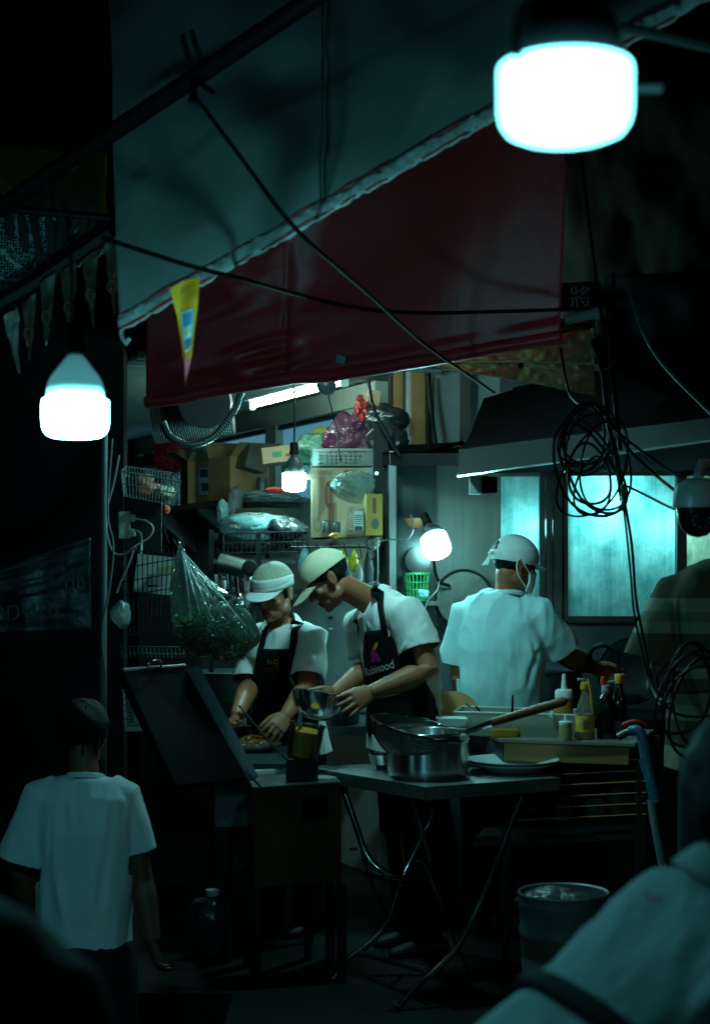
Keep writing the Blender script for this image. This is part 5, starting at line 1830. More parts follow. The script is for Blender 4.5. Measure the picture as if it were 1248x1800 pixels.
    c = P(1226, 893, d)
    sh = mat('camera_shell', (.34, .36, .38), .35)
    obj('shell', MB().lathe([(.066, 0), (.066, .02), (.063, .045), (.052, .066), (.03, .077), (.001, .079)], 36, c), sh, t)
    obj('lens_body', MB().lathe([(.001, -.078), (.022, -.073), (.042, -.058), (.052, -.036), (.056, -.01), (.057, -.001), (.001, -.0005)], 32, c), mat('camera_black', (.006, .006, .007), .25), t)
    led = mat('infrared_lens', (.10, .12, .13), .2)
    for k in range(9):
        a = k / 9 * 6.2832 + .3
        q = c + Vector((.022 * math.cos(a), -.046 - .004 * math.sin(a), -.034 + .018 * math.sin(a)))
        obj('infrared_led', MB().ell(q, (.0042, .0036, .0042), None, 10, 6), led, t)
    obj('bracket', MB().tube([c + Vector((0, .0, .077)), c + Vector((.02, .05, .12)), c + Vector((.16, .12, .13))], .014, 10), sh, t)
    # pipes at the top
    pm = mat('galvanised_pipe', (.35, .37, .36), .35, .6, noise=(20, .5, (.15, .16, .16)))
    tag(obj('pipe', MB().tube([P(1090, 48, 2.6), P(1180, 66, 2.6), P(1290, 92, 2.6)], .009, 12), pm), 'galvanised pipe crossing the upper corner beyond the largest bulb', 'pipe')
    tag(obj('pipe', MB().tube([P(1020, 158, 1.75), P(1100, 157, 1.75), P(1162, 156, 1.75)], .0045, 10), mat('bright_rod', (.85, .86, .85), .4)), 'thin metal rod ending just beside the largest bulb', 'rod')


# ------------------------------------------------------------------ shelves and clutter in the kitchen
def build_clutter():
    wood = mat('dark_shelf_wood', (.10, .085, .06), .7, noise=(10, .5, (.05, .04, .03)))
    t = thing('wall_shelf', 'long grey shelf along the slanted wall, carrying cartons and bags', 'shelf', W(430, 910))
    a, b = W(545, 888, .0), W(270, 915, 0)
    zc = 1.985
    off = Vector((-.905, -.425, 0))
    q = [Vector((p.x, p.y, zc)) + off * o for p, o in ((a, .02), (b, .02), (b, .34), (a, .34))]
    obj('shelf_board', MB().slab(q, (0, 0, -.03)), mat('grey_shelf', (.16, .19, .18), .6), t, smooth=False)
    for px in (520, 430, 345):
        p = W(px, 900)
        p.z = zc - .03
        obj('bracket', MB().slab([p + off * .02, p + off * .32, p + off * .30 + Vector((0, 0, -.03)), p + off * .02 + Vector((0, 0, -.26))], (.02, -.02, 0)), mat('grey_shelf', (.16, .19, .18), .6), t, smooth=False)

    def on(px, o=.17):
        p = W(px, 900, o)
        p.z = zc
        return p
    rz = math.atan2(1, -.47)
    # carton with a sticker
    p = on(400)
    t, M = carton('carton', 'brown carton with a pale sticker on the wall shelf', p + Vector((0, -.05, .135)), (.22, .24, .27), rz - R(98), CARD, flaps=(('f', -.5, .10), ('b', -.9, .12), ('l', -.6, .1)), open_top=True, group='cartons on the wall shelf')
    stk = mat('sticker_paper', (.60, .64, .62), .6)
    st = obj('sticker', MB().box(p + Vector((0, -.05, .135)) + M @ Vector((.02, -.1245, .01)), (.13, .002, .17), M), stk, t)
    ink = mat('dark_ink', (.06, .07, .08), .7)
    for dx, dz, w, h in ((-.03, .05, .05, .05), (.035, .055, .04, .04), (0, -.035, .09, .05)):
        obj('sticker_print', MB().box(p + Vector((0, -.05, .135)) + M @ Vector((.02 + dx, -.127, .01 + dz)), (w, .001, h), M), ink, t)
    p = on(468, .2)
    carton('carton', 'brown open carton with bent flaps beside the small bulb', p + Vector((.03, -.1, .125)), (.26, .26, .25), rz - R(82), CARD, flaps=(('f', -.6, .13), ('r', -.8, .12), ('b', -1.0, .12)), open_top=True, group='cartons on the wall shelf')
    p = on(500, .16)
    t, M = carton('carton', 'pale yellow carton lid tilted on top of the brown cartons', P(503, 800, 8.55), (.22, .20, .085), R(-8), CARD_P, rx=R(-6), group='cartons on the wall shelf')
    obj('print_band', MB().box(P(503, 800, 8.55) + M @ Vector((-.03, -.103, 0)), (.05, .001, .03), M), mat('green_ink', (.06, .22, .12), .7), t)
    obj('print_band', MB().box(P(503, 800, 8.55) + M @ Vector((.06, -.103, -.01)), (.09, .001, .016), M), mat('red_ink', (.34, .07, .05), .7), t)
    t, M = carton('carton', 'small dark carton poking up behind the open cartons', P(444, 808, 9.2), (.14, .14, .13), R(30), mat('dark_card', (.13, .12, .08), .8), rx=R(14), group='cartons on the wall shelf')
    plastic_crate('white plastic basket beside the carton with the sticker', on(345) + Vector((0, 0, .15)), (.26, .28, .26), rz - R(75), mat('white_crate', (.36, .40, .40), .5), 7)
    crumple('cloth_bag', on(352) + Vector((0, -.12, .36)), (.13, .13, .11), mat('dark_red_bag', (.55, .02, .045), .6, noise=(9, .4, (.3, .01, .02))), 'dark red cloth bag on top of the white plastic basket', 'bag', 11, amp=.24)
    crumple('sack', on(306) + Vector((0, -.05, .18)), (.17, .15, .20), mat('dark_sack', (.03, .035, .045), .7), 'dark stuffed sack at the far end of the wall shelf', 'sack', 14, amp=.2)
    crumple('plastic_bag', on(398) + Vector((.02, -.1, .36)), (.07, .06, .06), film('bag_clear', (.6, .7, .7), .45), 'clear crumpled bag between the red bag and the yellow lid', 'bag', 17, 'plastic bags on the wall shelf', amp=.3)
    crumple('plastic_bag', P(565, 790, 8.2), (.12, .09, .075), film('bag_green', (.16, .42, .28), .25, .16, (26, .9)), 'green and yellow crumpled plastic bag beside the window', 'bag', 21, 'plastic bags on the wall shelf', amp=.3)
    crumple('plastic_bag', P(577, 772, 8.3), (.09, .08, .05), film('bag_yellow', (.62, .62, .15), .25, .16, (26, .9)), 'yellowish crumpled plastic bag on top of the green one', 'bag', 23, 'plastic bags on the wall shelf', amp=.3)
    crumple('plastic_bag', P(611, 772, 8.0), (.105, .09, .10), film('bag_purple', (.28, .06, .16), .45, .14, (24, .9)), 'purple plastic bag stuffed beside the black post', 'bag', 27, 'plastic bags on the wall shelf', amp=.3, M=Matrix.Rotation(.5, 3, 'Y'))
    crumple('plastic_bag', P(633, 735, 7.95), (.035, .05, .085), MATS['bag_purple'], 'narrow top of purple film leaning on the black post', 'bag', 29, 'plastic bags on the wall shelf', amp=.25, M=Matrix.Rotation(.5, 3, 'Y'))
    crumple('red_packet', P(636, 716, 7.85), (.026, .018, .04), mat('red_foil', (.3, .01, .015), .3), 'small red packet on top of the purple bag', 'packet', 31, amp=.7)
    crumple('plastic_bag', P(414, 888, 8.9), (.04, .04, .10), film('bag_clear', (.6, .7, .7), .45), 'clear plastic bag drooping over the edge of the wall shelf', 'bag', 33, 'plastic bags on the wall shelf', amp=.3)
    plastic_crate('pale plastic crate on top of the printed carton', P(600, 808, 7.6), (.28, .26, .07), R(4), mat('pale_crate', (.14, .17, .155), .5), 9, nh=2)

    # hanging shelf with the printed carton
    d = 7.25
    t = thing('hanging_shelf', 'dark wooden shelf carrying the printed carton', 'shelf', P(608, 952, d))
    obj('shelf_board', MB().slab([P(548, 950, d), P(672, 943, d), P(672, 940, d + .3), P(556, 945, d + .3)], (0, 0, -.028)), wood, t, smooth=False)
    obj('hook_rail', MB().tube([P(512, 962, d - .02), P(664, 962, d - .02)], .004, 6), IRON, t)
    for k, px in enumerate((522, 541, 556, 580, 604, 630, 652)):
        obj('hook', MB().tube([P(px, 955, d - .03), P(px + 3, 966, d - .03), P(px + 6, 978, d - .04), P(px + 2, 984, d - .04), P(px - 3, 980, d - .04)], .0028, 5), IRON, t)
    c = (P(546, 945, d + .02) + P(648, 822, d + .02)) / 2 + Vector((0, .14, 0))
    t, M = carton('printed_carton', 'tall worn carton with brown stripes and upright red lettering', c, (.265, .26, .318), R(2), CARD_P)
    rb = mat('brown_print', (.16, .05, .03), .8)
    yb = mat('faded_yellow_print', (.45, .28, .08), .8)
    for k in range(9):
        x = -.098 + k * .008
        h = .20 - .016 * k if k < 5 else .26
        if 4 <= k < 6: continue
        obj('printed_stripe', MB().box(c + M @ Vector((x, -.1335, .10 - h / 2 + (.02 if k < 5 else -.0))), (.0032, .0012, h), M), rb, t, smooth=False)
    for k in range(5):
        obj('printed_stripe', MB().box(c + M @ Vector((-.055 + k * .0085, -.1335, -.075)), (.0034, .0012, .15), M), rb, t, smooth=False)
    ov = MB()
    ov.add([c + M @ Vector((-.055 + .016 * math.cos(a), -.1345, .035 + .062 * math.copysign(abs(math.sin(a)) ** .6, math.sin(a)))) for a in [k / 28 * 6.283 for k in range(28)]], [tuple(range(28))])
    obj('printed_oval', ov, rb, t, smooth=False)
    lettering('superior', c + M @ Vector((-.055, -.1345, .035)), (0, 0, -1), (1, 0, 0), .019, yb, t, lift=.001)
    lettering('ปลาย', c + M @ Vector((-.07, -.1335, .138)), (1, 0, 0), (0, 0, 1), .022, rb, t, lift=.001)
    ov = MB()
    ov.add([c + M @ Vector((.048 + .036 * math.cos(a), -.1335, .140 + .011 * math.sin(a))) for a in [k / 24 * 6.283 for k in range(24)]], [tuple(range(24))])
    obj('printed_oval', ov, rb, t, smooth=False)
    lettering('ตรา', c + M @ Vector((.048, -.1340, .140)), (1, 0, 0), (0, 0, 1), .014, yb, t, lift=.001)
    obj('printed_oval', MB().tube([c + M @ Vector((-.105 + .014 * math.cos(a), -.134, -.10 + .03 * math.sin(a))) for a in [k / 20 * 6.283 for k in range(21)]], .0014, 5, False), rb, t)
    obj('flap', MB().slab([c + M @ Vector(v) for v in ((-.13, -.13, .158), (-.10, -.13, .158), (-.12, -.15, .10), (-.165, -.14, .11))], (0, .004, 0)), CARD_P, t, smooth=False)
    # food packets in front of the carton
    t = thing('food_packet', 'clear packet of brown flakes with a pale printed label', 'packet', P(625, 937, d - .06))
    cc = P(624, 912, d - .06)
    mb = MB()
    mb.hexa([cc + Vector((x * .042, y_ * .022, -.062)) for x, y_ in ((-1, -1), (1, -1), (1, 1), (-1, 1))], [cc + Vector((x * .036 + .004, y_ * .008, .06)) for x, y_ in ((-1, -1), (1, -1), (1, 1), (-1, 1))])
    obj('packet_film', mb, mat('brown_flakes', (.36, .26, .14), .35, noise=(60, .6, (.2, .12, .05)), bump=(50, .6)), t, bevel=.008)
    obj('packet_label', MB().box(cc + Vector((.016, -.024, -.01)), (.042, .002, .085), Matrix.Rotation(.12, 3, 'X')), stk, t)
    for k in range(5):
        obj('label_line', MB().box(cc + Vector((.016, -.0265 + .0016 * (k - 2), .014 - k * .009)), (.034, .001, .003)), ink, t)
    obj('label_picture', MB().box(cc + Vector((.016, -.0235, -.042)), (.034, .002, .016)), ink, t)
    t, M = carton('yellow_box', 'yellow food box with a dark round picture beside the flakes', P(655, 905, d - .08), (.075, .06, .185), R(14), mat('yellow_card', (.34, .19, .03), .55, noise=(20, .4, (.36, .26, .04))))
    cc = P(655, 905, d - .08)
    obj('print_band', MB().box(cc + M @ Vector((.0, -.0332, .04)), (.014, .001, .07), M), rb, t)
    ov = MB()
    ov.add([cc + M @ Vector((.004 + .017 * math.cos(a), -.0338, -.042 + .024 * math.sin(a))) for a in [k / 20 * 6.283 for k in range(20)]], [tuple(range(20))])
    obj('print_oval', ov, ink, t, smooth=False)
    crumple('plastic_bag', P(622, 852, d - .02), (.09, .05, .055), film('bag_clear2', (.35, .5, .45), .55), 'clear crumpled bag draped over the printed carton', 'bag', 35, 'plastic bags by the printed carton', amp=.28)
    crumple('plastic_bag', P(588, 942, d - .08), (.025, .02, .014), mat('orange_film', (.55, .25, .03), .3), 'small orange packet at the foot of the printed carton', 'packet', 37, amp=.2)
    tag(obj('indicator_light', MB().ell(P(662, 832, 7.0), (.008, .008, .008), None, 12, 8), lamp_mat('glow_green', 2.5, (.25, 1, .5))), 'tiny green indicator light beside the printed carton', 'indicator light')
    crumple('tangle', P(655, 955, d - .06), (.028, .025, .025), mat('chain_dark', (.12, .12, .10), .5, bump=(60, .8)), 'tangle of chain and clips under the yellow box', 'chain', 39, amp=.4)
    # bags and rags hanging on the hooks
    bags = (('plastic_bag', 600, 985, .030, .055, film('bag_yellow2', (.70, .58, .02), .05), 'yellow plastic bag hanging from the hook rail'), ('plastic_bag', 622, 984, .020, .052, MATS['bag_yellow2'], 'second yellow plastic bag hanging nearest the steel post'),
            ('plastic_bag', 613, 995, .013, .075, film('bag_blue', (.35, .60, .75), .2), 'narrow pale blue bag hanging between the yellow bags'), ('plastic_bag', 564, 985, .022, .060, film('bag_pale', (.55, .66, .66), .3), 'pale bag hanging behind the beige cap'),
            ('plastic_bag', 536, 990, .034, .085, film('bag_teal', (.30, .52, .54), .4), 'large teal bag hanging behind the net cap'), ('cloth_rag', 648, 1000, .022, .085, mat('black_rag', (.02, .022, .024), .7), 'black rag hanging beside the steel post'), ('cloth_rag', 632, 1010, .016, .05, mat('grey_rag', (.22, .25, .25), .7), 'grey rag hanging beside the black one'))
    for i, (nm_, px, py, rx, rz_, m_, lab) in enumerate(bags):
        crumple(nm_, P(px, py, d - .02 + .02 * (i % 3)), (rx, .016, rz_), m_, lab, 'bag' if 'bag' in nm_ else 'rag', 50 + i, 'bags and rags on the hook rail', amp=.22, subdiv=3, knot=.6)
    t = thing('canister', 'dark canister with a blue label beside the steel post', 'canister', P(655, 1062, 7.3))
    obj('canister_body', MB().lathe([(.001, 0), (.045, 0), (.047, .09), (.038, .1), (.001, .1)], 20, P(650, 1060, 7.3)), mat('murky_plastic', (.06, .09, .09), .4), t)
    obj('canister_label', MB().lathe([(.048, .05), (.048, .08)], 20, P(650, 1060, 7.3), caps=False), mat('blue_label', (.10, .34, .42), .5), t)
    wire('lamp_cord', [P(663, 955, 7.1), P(664, 1000, 7.1), P(663, 1040, 7.1)], .004, 'pale hanging cord beside the steel post', m=mat('pale_cord', (.17, .17, .16), .5))
    tag(obj('cord_plug', MB().box(P(663, 1046, 7.1), (.022, .02, .036)), mat('pale_blue_plastic', (.35, .55, .6), .4), bevel=.003), 'pale plug at the end of the hanging cord', 'plug')


    # more stock crammed between the big things
    tin_ = mat('dull_tin', (.14, .15, .14), .4, .6)
    stuff_ = (('rolled_paper', W(385, 800, .1), .03, .22, CARD_P, 'rolled paper standing behind the carton with the sticker', 'roll'), ('rolled_paper', W(440, 815, .08), .022, .2, CARD, 'thin brown roll standing behind the open carton', 'roll'),
              ('storage_jar', on(326, .22), .04, .12, tin_, 'dull jar squeezed beside the white plastic basket', 'jar'), ('storage_jar', on(530, .24), .035, .11, tin_, 'dull jar at the shelf end under the small bulb', 'jar'),
              ('drink_bottle', on(538, .12), .028, .2, mat('murky_plastic', (.06, .09, .09), .4), 'murky bottle at the shelf end behind the dull jar', 'bottle'),
              ('sauce_tin', P(574, 936, d - .03), .02, .055, tin_, 'small tin at the foot of the printed carton', 'tin'), ('glass_jar', P(592, 937, d - .05), .017, .05, mat('murky_plastic', (.06, .09, .09), .4), 'small murky jar between the tin and the flakes packet', 'jar'))
    for nm_, p, r_, h, m_, lab, cat in stuff_:
        o = obj(nm_, MB().lathe([(.001, 0), (r_ * .96, 0), (r_, .004), (r_, h * .86), (r_ * .86, h * .93), (r_ * .9, h), (.001, h)], 18, p - Vector((0, 0, .1 if 'rolled' in nm_ else 0))), m_)
        tag(o, lab, cat, 'small stock on the kitchen shelves')
    carton('flat_box', 'flat dark box lying under the shelf beside the wall bracket', P(470, 893, 8.9) + Vector((0, 0, -.03)), (.3, .2, .05), R(50), mat('dark_card', (.13, .12, .08), .8))
    carton('small_box', 'small pale box wedged above the purple bag and the black post', P(655, 700, 7.9), (.06, .06, .07), R(12), CARD_P, rx=R(9))
    crumple('plastic_bag', P(476, 872, 8.5), (.13, .08, .03), MATS['bag_clear2'], 'clear bag hanging flat under the open cartons', 'bag', 101, 'plastic bags on the wall shelf', amp=.3)
    crumple('red_cloth', P(489, 862, 8.2), (.06, .04, .018), mat('dull_red_cloth', (.5, .05, .04), .7), 'dull red cloth lying beside the small bulb', 'cloth', 103, amp=.3)
    crumple('plastic_bag', P(392, 905, 8.2), (.03, .03, .07), MATS['bag_teal'], 'teal bag hanging from the shelf over the foil roll', 'bag', 105, 'plastic bags on the wall shelf', amp=.25)
    for i, (px, py, ln, lab) in enumerate(((378, 1012, 44, 'steel ladle hanging farthest from the net cap'), (390, 1010, 52, 'steel skimmer hanging next to the farthest ladle'), (418, 1014, 40, 'steel spoon hanging behind the bag of greens'), (430, 1012, 46, 'steel fish slice hanging closest to the net cap'))):
        t = thing('utensil', lab, 'utensil', P(px, py + ln, 7.35), 'utensils hanging on the dark rack')
        obj('utensil_handle', MB().tube([P(px, py, 7.38), P(px + 2, py + ln * .7, 7.36)], .0035, 6), STEEL, t)
        obj('utensil_head', MB().ell(P(px + 3, py + ln, 7.35), (.020, .007, .032), None, 14, 8), STEEL_D if i % 2 else STEEL_BR, t)

    # things by the grey wall panel: lid, green basket, leaning wok rim
    t = thing('pan_cover', 'round dark pot lid hanging under the bulb at the grey panel', 'lid', P(735, 1010, 7.5))
    obj('lid_dome', MB().lathe([(.062, 0), (.058, -.02), (.04, -.038), (.001, -.046)], 28, P(735, 985, 7.56), Matrix.Rotation(R(-90), 3, 'X') @ Matrix.Scale(-1, 3, (0, 0, 1))), mat('dark_enamel', (.012, .014, .014), .2), t)
    tag(obj('orange_bowl', MB().lathe([(.02, 0), (.05, .02), (.058, .045), (.054, .045), (.045, .02), (.001, .005)], 24, P(730, 928, 7.55)), mat('orange_plastic', (.35, .14, .05), .4)), 'brown orange bowl behind the bulb at the grey panel', 'bowl')
    t = thing('ledge_shelf', 'narrow wooden ledge under the green basket', 'shelf', P(745, 1060, 7.55))
    obj('ledge_board', MB().box(P(738, 1060, 7.55), (.17, .16, .02)), wood, t)
    g = mat('green_plastic', (.03, .24, .08), .4)
    t = thing('green_basket', 'bright green plastic basket on the narrow ledge', 'basket', P(732, 1055, 7.55))
    c = P(732, 1056, 7.55)
    obj('basket_rim', MB().lathe([(.060, .122), (.064, .124), (.064, .134), (.058, .134)], 24, c), g, t)
    obj('basket_base', MB().lathe([(.001, 0), (.046, 0), (.048, .02), (.046, .02)], 24, c), g, t)
    for k in range(20):
        a = k / 20 * 6.2832
        obj('basket_rib', MB().tube([c + Vector((.047 * math.cos(a), .047 * math.sin(a), .01)), c + Vector((.060 * math.cos(a), .060 * math.sin(a), .126))], .0035, 5), g, t)
    for z in (.05, .085):
        obj('basket_hoop', MB().lathe([(.0535 + z * .07, z), (.0535 + z * .07, z + .006)], 24, c, caps=False), g, t)
    crumple('plastic_wrap', P(744, 1044, 7.42), (.025, .02, .02), film('bag_blue', (.35, .6, .75), .2), 'small blue wrap beside the green basket', 'wrap', 71, amp=.25)
    wire('lamp_cord', [P(772, 1022, 7.5), P(768, 1038, 7.4), P(752, 1056, 7.4), P(745, 1080, 7.4)], .003, 'pale cord curling down past the green basket', m=MATS['pale_cord'])
    t = thing('wok_lid', 'wide dark wok lid leaning against the grey wall panel', 'lid', P(815, 1085, 7.5))
    obj('lid_rim', MB().tube([P(815 + 50 * math.cos(k / 30 * 6.2832), 1052 + 50 * math.sin(k / 30 * 6.2832), 7.62) for k in range(31)], .006, 8, False), IRON, t)
    obj('lid_plate', MB().lathe([(.133, 0), (.10, -.012), (.05, -.02), (.001, -.022)], 36, P(815, 1052, 7.63), Matrix.Rotation(R(-90), 3, 'X') @ Matrix.Scale(-1, 3, (0, 0, 1))), mat('rusty_steel', (.12, .12, .105), .5, .4, noise=(10, .6, (.05, .045, .035))), t)

    # deep rack behind the cook with the net cap
    t = thing('storage_rack', 'dark metal rack of pans and wrapped stock behind the net cap', 'rack', P(450, 1150, 7.7))
    for (px, dd) in ((372, 7.5), (455, 7.5), (380, 8.0), (470, 8.0)):
        obj('upright', MB().box(Vector((P(px, 0, dd).x, dd, .88)), (.022, .022, 1.76)), IRON, t)
    for py in (985, 1045, 1095):
        obj('rack_shelf', MB().slab([P(368, py, 7.5), P(520, py, 7.5), P(520, py - 3, 8.0), P(372, py - 3, 8.0)], (0, 0, -.014)), mat('rack_metal', (.05, .06, .06), .5), t, smooth=False)
    basket_wires('dark wire basket of wrapped stock over the net cap', [P(392, 938, 7.4), P(540, 934, 7.4), P(540, 930, 7.8), P(400, 933, 7.8)], [P(392, 972, 7.4), P(540, 970, 7.4), P(540, 966, 7.8), P(400, 968, 7.8)], 18, IRON)
    crumple('plastic_bag', P(455, 928, 7.6), (.19, .13, .065), film('bag_teal', (.07, .14, .15), .4), 'long teal plastic wrapped stock lying in the dark wire basket', 'bag', 73, 'stock on the dark rack', amp=.2)
    crumple('plastic_bag', P(505, 930, 7.5), (.09, .09, .055), MATS['black_film'], 'black bag on the end of the dark wire basket', 'bag', 75, 'stock on the dark rack', amp=.2)
    crumple('plastic_bag', P(440, 955, 7.62), (.16, .1, .05), MATS['black_film'], 'black bags lying in the bottom of the dark wire basket', 'bag', 79, 'stock on the dark rack', amp=.2)
    tag(obj('foil_roll', MB().tube([P(384, 988, 7.4), P(432, 1000, 7.4)], .045, 18), steel('foil', .3, (.3, .3, .27))), 'shiny foil roll on the top shelf of the dark rack', 'roll')
    tag(obj('round_pan', MB().lathe([(.001, -.02), (.03, -.018), (.038, 0), (.03, .018), (.001, .02)], 20, P(440, 998, 7.35), Matrix.Rotation(R(90), 3, 'X')), IRON), 'black round pan bottom beside the foil roll', 'pan')
    rr = random.Random(12)
    tl_m = [STEEL, STEEL_D, mat('grey_rag', (.22, .25, .25), .7), mat('pale_plastic', (.36, .44, .44), .4), mat('murky_plastic', (.06, .09, .09), .4)]
    k = 0
    for py, n_ in ((1040, 6), (1090, 5)):
        for i in range(n_):
            px = 374 + i * (70 / n_) + rr.uniform(0, 5)
            h = rr.uniform(.05, .10)
            r_ = rr.uniform(.022, .035)
            c = P(px, py, 7.6 + rr.uniform(-.05, .2))
            kind = rr.choice(('tin', 'cup', 'jar'))
            o = obj('kitchen_' + kind, MB().lathe([(.001, 0), (r_ * .85, 0), (r_, h * .9), (r_ * 1.05, h), (r_ * .95, h), (r_ * .8, h * .2), (.001, h * .15)] if kind != 'jar' else [(.001, 0), (r_, 0), (r_, h * .75), (r_ * .6, h * .85), (r_ * .65, h), (.001, h)], 18, c), tl_m[k % 5])
            words_ = ('upper', 'lower')[py > 1050]
            place = ('farthest from', 'second from the far end, before', 'third along before', 'fourth along before', 'next but one to', 'closest to')[i]
            tag(o, '%s on the %s rack shelf, %s the net cap' % ({'tin': 'open tin', 'cup': 'cup', 'jar': 'jar'}[kind], words_, place), kind, 'kitchenware on the dark rack')
            k += 1
    t = thing('ladle', 'steel ladles hanging from the dark rack beside the net cap', 'ladle', P(405, 1040, 7.4))
    obj('ladle_handle', MB().tube([P(400, 1005, 7.42), P(402, 1032, 7.42)], .004, 6), STEEL, t)
    obj('ladle_bowl', MB().lathe([(.001, -.02), (.02, -.014), (.028, 0), (.025, 0), (.001, -.015)], 16, P(403, 1036, 7.42)), STEEL_BR, t)
    # stove pots behind the cooks
    t = thing('stove_bench', 'dark steel stove bench behind the two front cooks', 'bench', P(560, 1300, 7.3))
    obj('bench_top', MB().box(Vector((-.1, 7.28, .86)), (1.1, .5, .04)), mat('dark_steel_panel', (.06, .075, .08), .4), t, bevel=.004)
    for x in (-.6, .4):
        for yy in (7.08, 7.48):
            obj('leg', MB().box(Vector((x, yy, .42)), (.04, .04, .84)), IRON, t)
    dp = mat('blackened_pot', (.03, .035, .037), .3, .5)
    for i, (px, py, r_, h, lab) in enumerate(((530, 1242, .105, .15, 'wide blackened pot between the two front cooks'), (608, 1205, .055, .09, 'small dark pot beside the wide blackened one'), (585, 1290, .12, .06, 'low dark pan under the steel bowl'))):
        c = P(px, py, 7.15 if i != 1 else 7.3)
        t = thing('cooking_pot', lab, 'pot', c, 'pots on the stove bench')
        c.z = .88 if i != 2 else .88
        obj('pot_body', MB().lathe([(.001, 0), (r_ * .94, 0), (r_, .02), (r_, h), (r_ * 1.04, h + .004), (r_ * 1.04, h + .010), (r_ * .96, h + .006), (r_ * .93, .03), (.001, .02)], 32, c), dp, t)
        for s in (-1, 1):
            obj('handle', MB().tube(arc([c + Vector((s * r_, -.03, h * .8)), c + Vector((s * (r_ + .03), -.025, h * .82)), c + Vector((s * (r_ + .03), .025, h * .82)), c + Vector((s * r_, .03, h * .8))], 12), .005, 6), dp, t)
    wall = mat('grey_tile_wall', (.12, .155, .155), .35, noise=(3, .5, (.07, .09, .09)), streak=(10, .4, (.05, .065, .065)))
    t = thing('splashback', 'streaky steel splashback behind the two front cooks', 'splashback', Vector((.0, 7.85, .9)))
    obj('splash_panel', MB().box(Vector((.0, 7.85, 1.15)), (1.0, .03, .66)), wall, t)
    obj('bright_tag', MB().box(P(582, 1105, 7.82), (.018, .006, .010)), mat('white_plastic', (.7, .72, .72), .3), t)
    obj('dark_knob', MB().box(P(581, 1086, 7.82), (.02, .012, .014)), IRON, t)
    # pale wall and basin in the gap below the vegetable bag
    tag(obj('pale_basin', MB().lathe([(.001, 0), (.14, 0), (.19, .13), (.2, .135), (.19, .14), (.17, .13), (.001, .02)], 36, P(412, 1230, 7.6)), mat('teal_basin', (.10, .16, .17), .4)), 'big dim basin below the bag of greens', 'basin')
    tag(obj('low_panel', MB().box(P(405, 1180, 8.0), (.28, .03, .22)), mat('pale_panel', (.30, .33, .30), .6)), 'pale panel seen under the bag of greens', 'panel')
    tag(obj('brown_crate_board', MB().box(P(462, 1260, 7.1), (.14, .03, .10)), mat('brown_board', (.14, .08, .04), .7)), 'brown board behind the plated noodles', 'board')
    # ribbed hose and fan drum at the upper left of the kitchen
    rib = mat('ribbed_hose', (.02, .024, .026), .35)
    t = thing('ribbed_hose', 'ribbed dark hose looping below the red awning', 'hose', P(340, 780, 6.6))
    pts = arc([P(424, 690, 6.5), P(408, 728, 6.5), P(375, 768, 6.5), P(335, 782, 6.5), P(300, 768, 6.5), P(286, 742, 6.5)], 110)
    obj('hose_wall', MB().tube(pts, [.013 if k % 2 else .0165 for k in range(len(pts))], 8), rib, t)
    t = thing('duct', 'wide ribbed ventilation duct under the red awning', 'duct', P(320, 770, 7.2))
    dpts = [P(270 + k * 2.0, 735 - k * .25, 7.3) for k in range(70)]
    obj('duct_wall', MB().tube(dpts, [.115 if k % 2 else .12 for k in range(70)], 32), mat('grey_duct', (.003, .0035, .004), .6), t, angle=25)
    obj('duct_end', MB().lathe([(.001, -.012), (.05, -.012), (.055, 0), (.115, .002)], 28, P(360, 708, 7.05), Matrix.Rotation(R(90), 3, 'X')), mat('grey_duct', (.003, .0035, .004), .6), t)


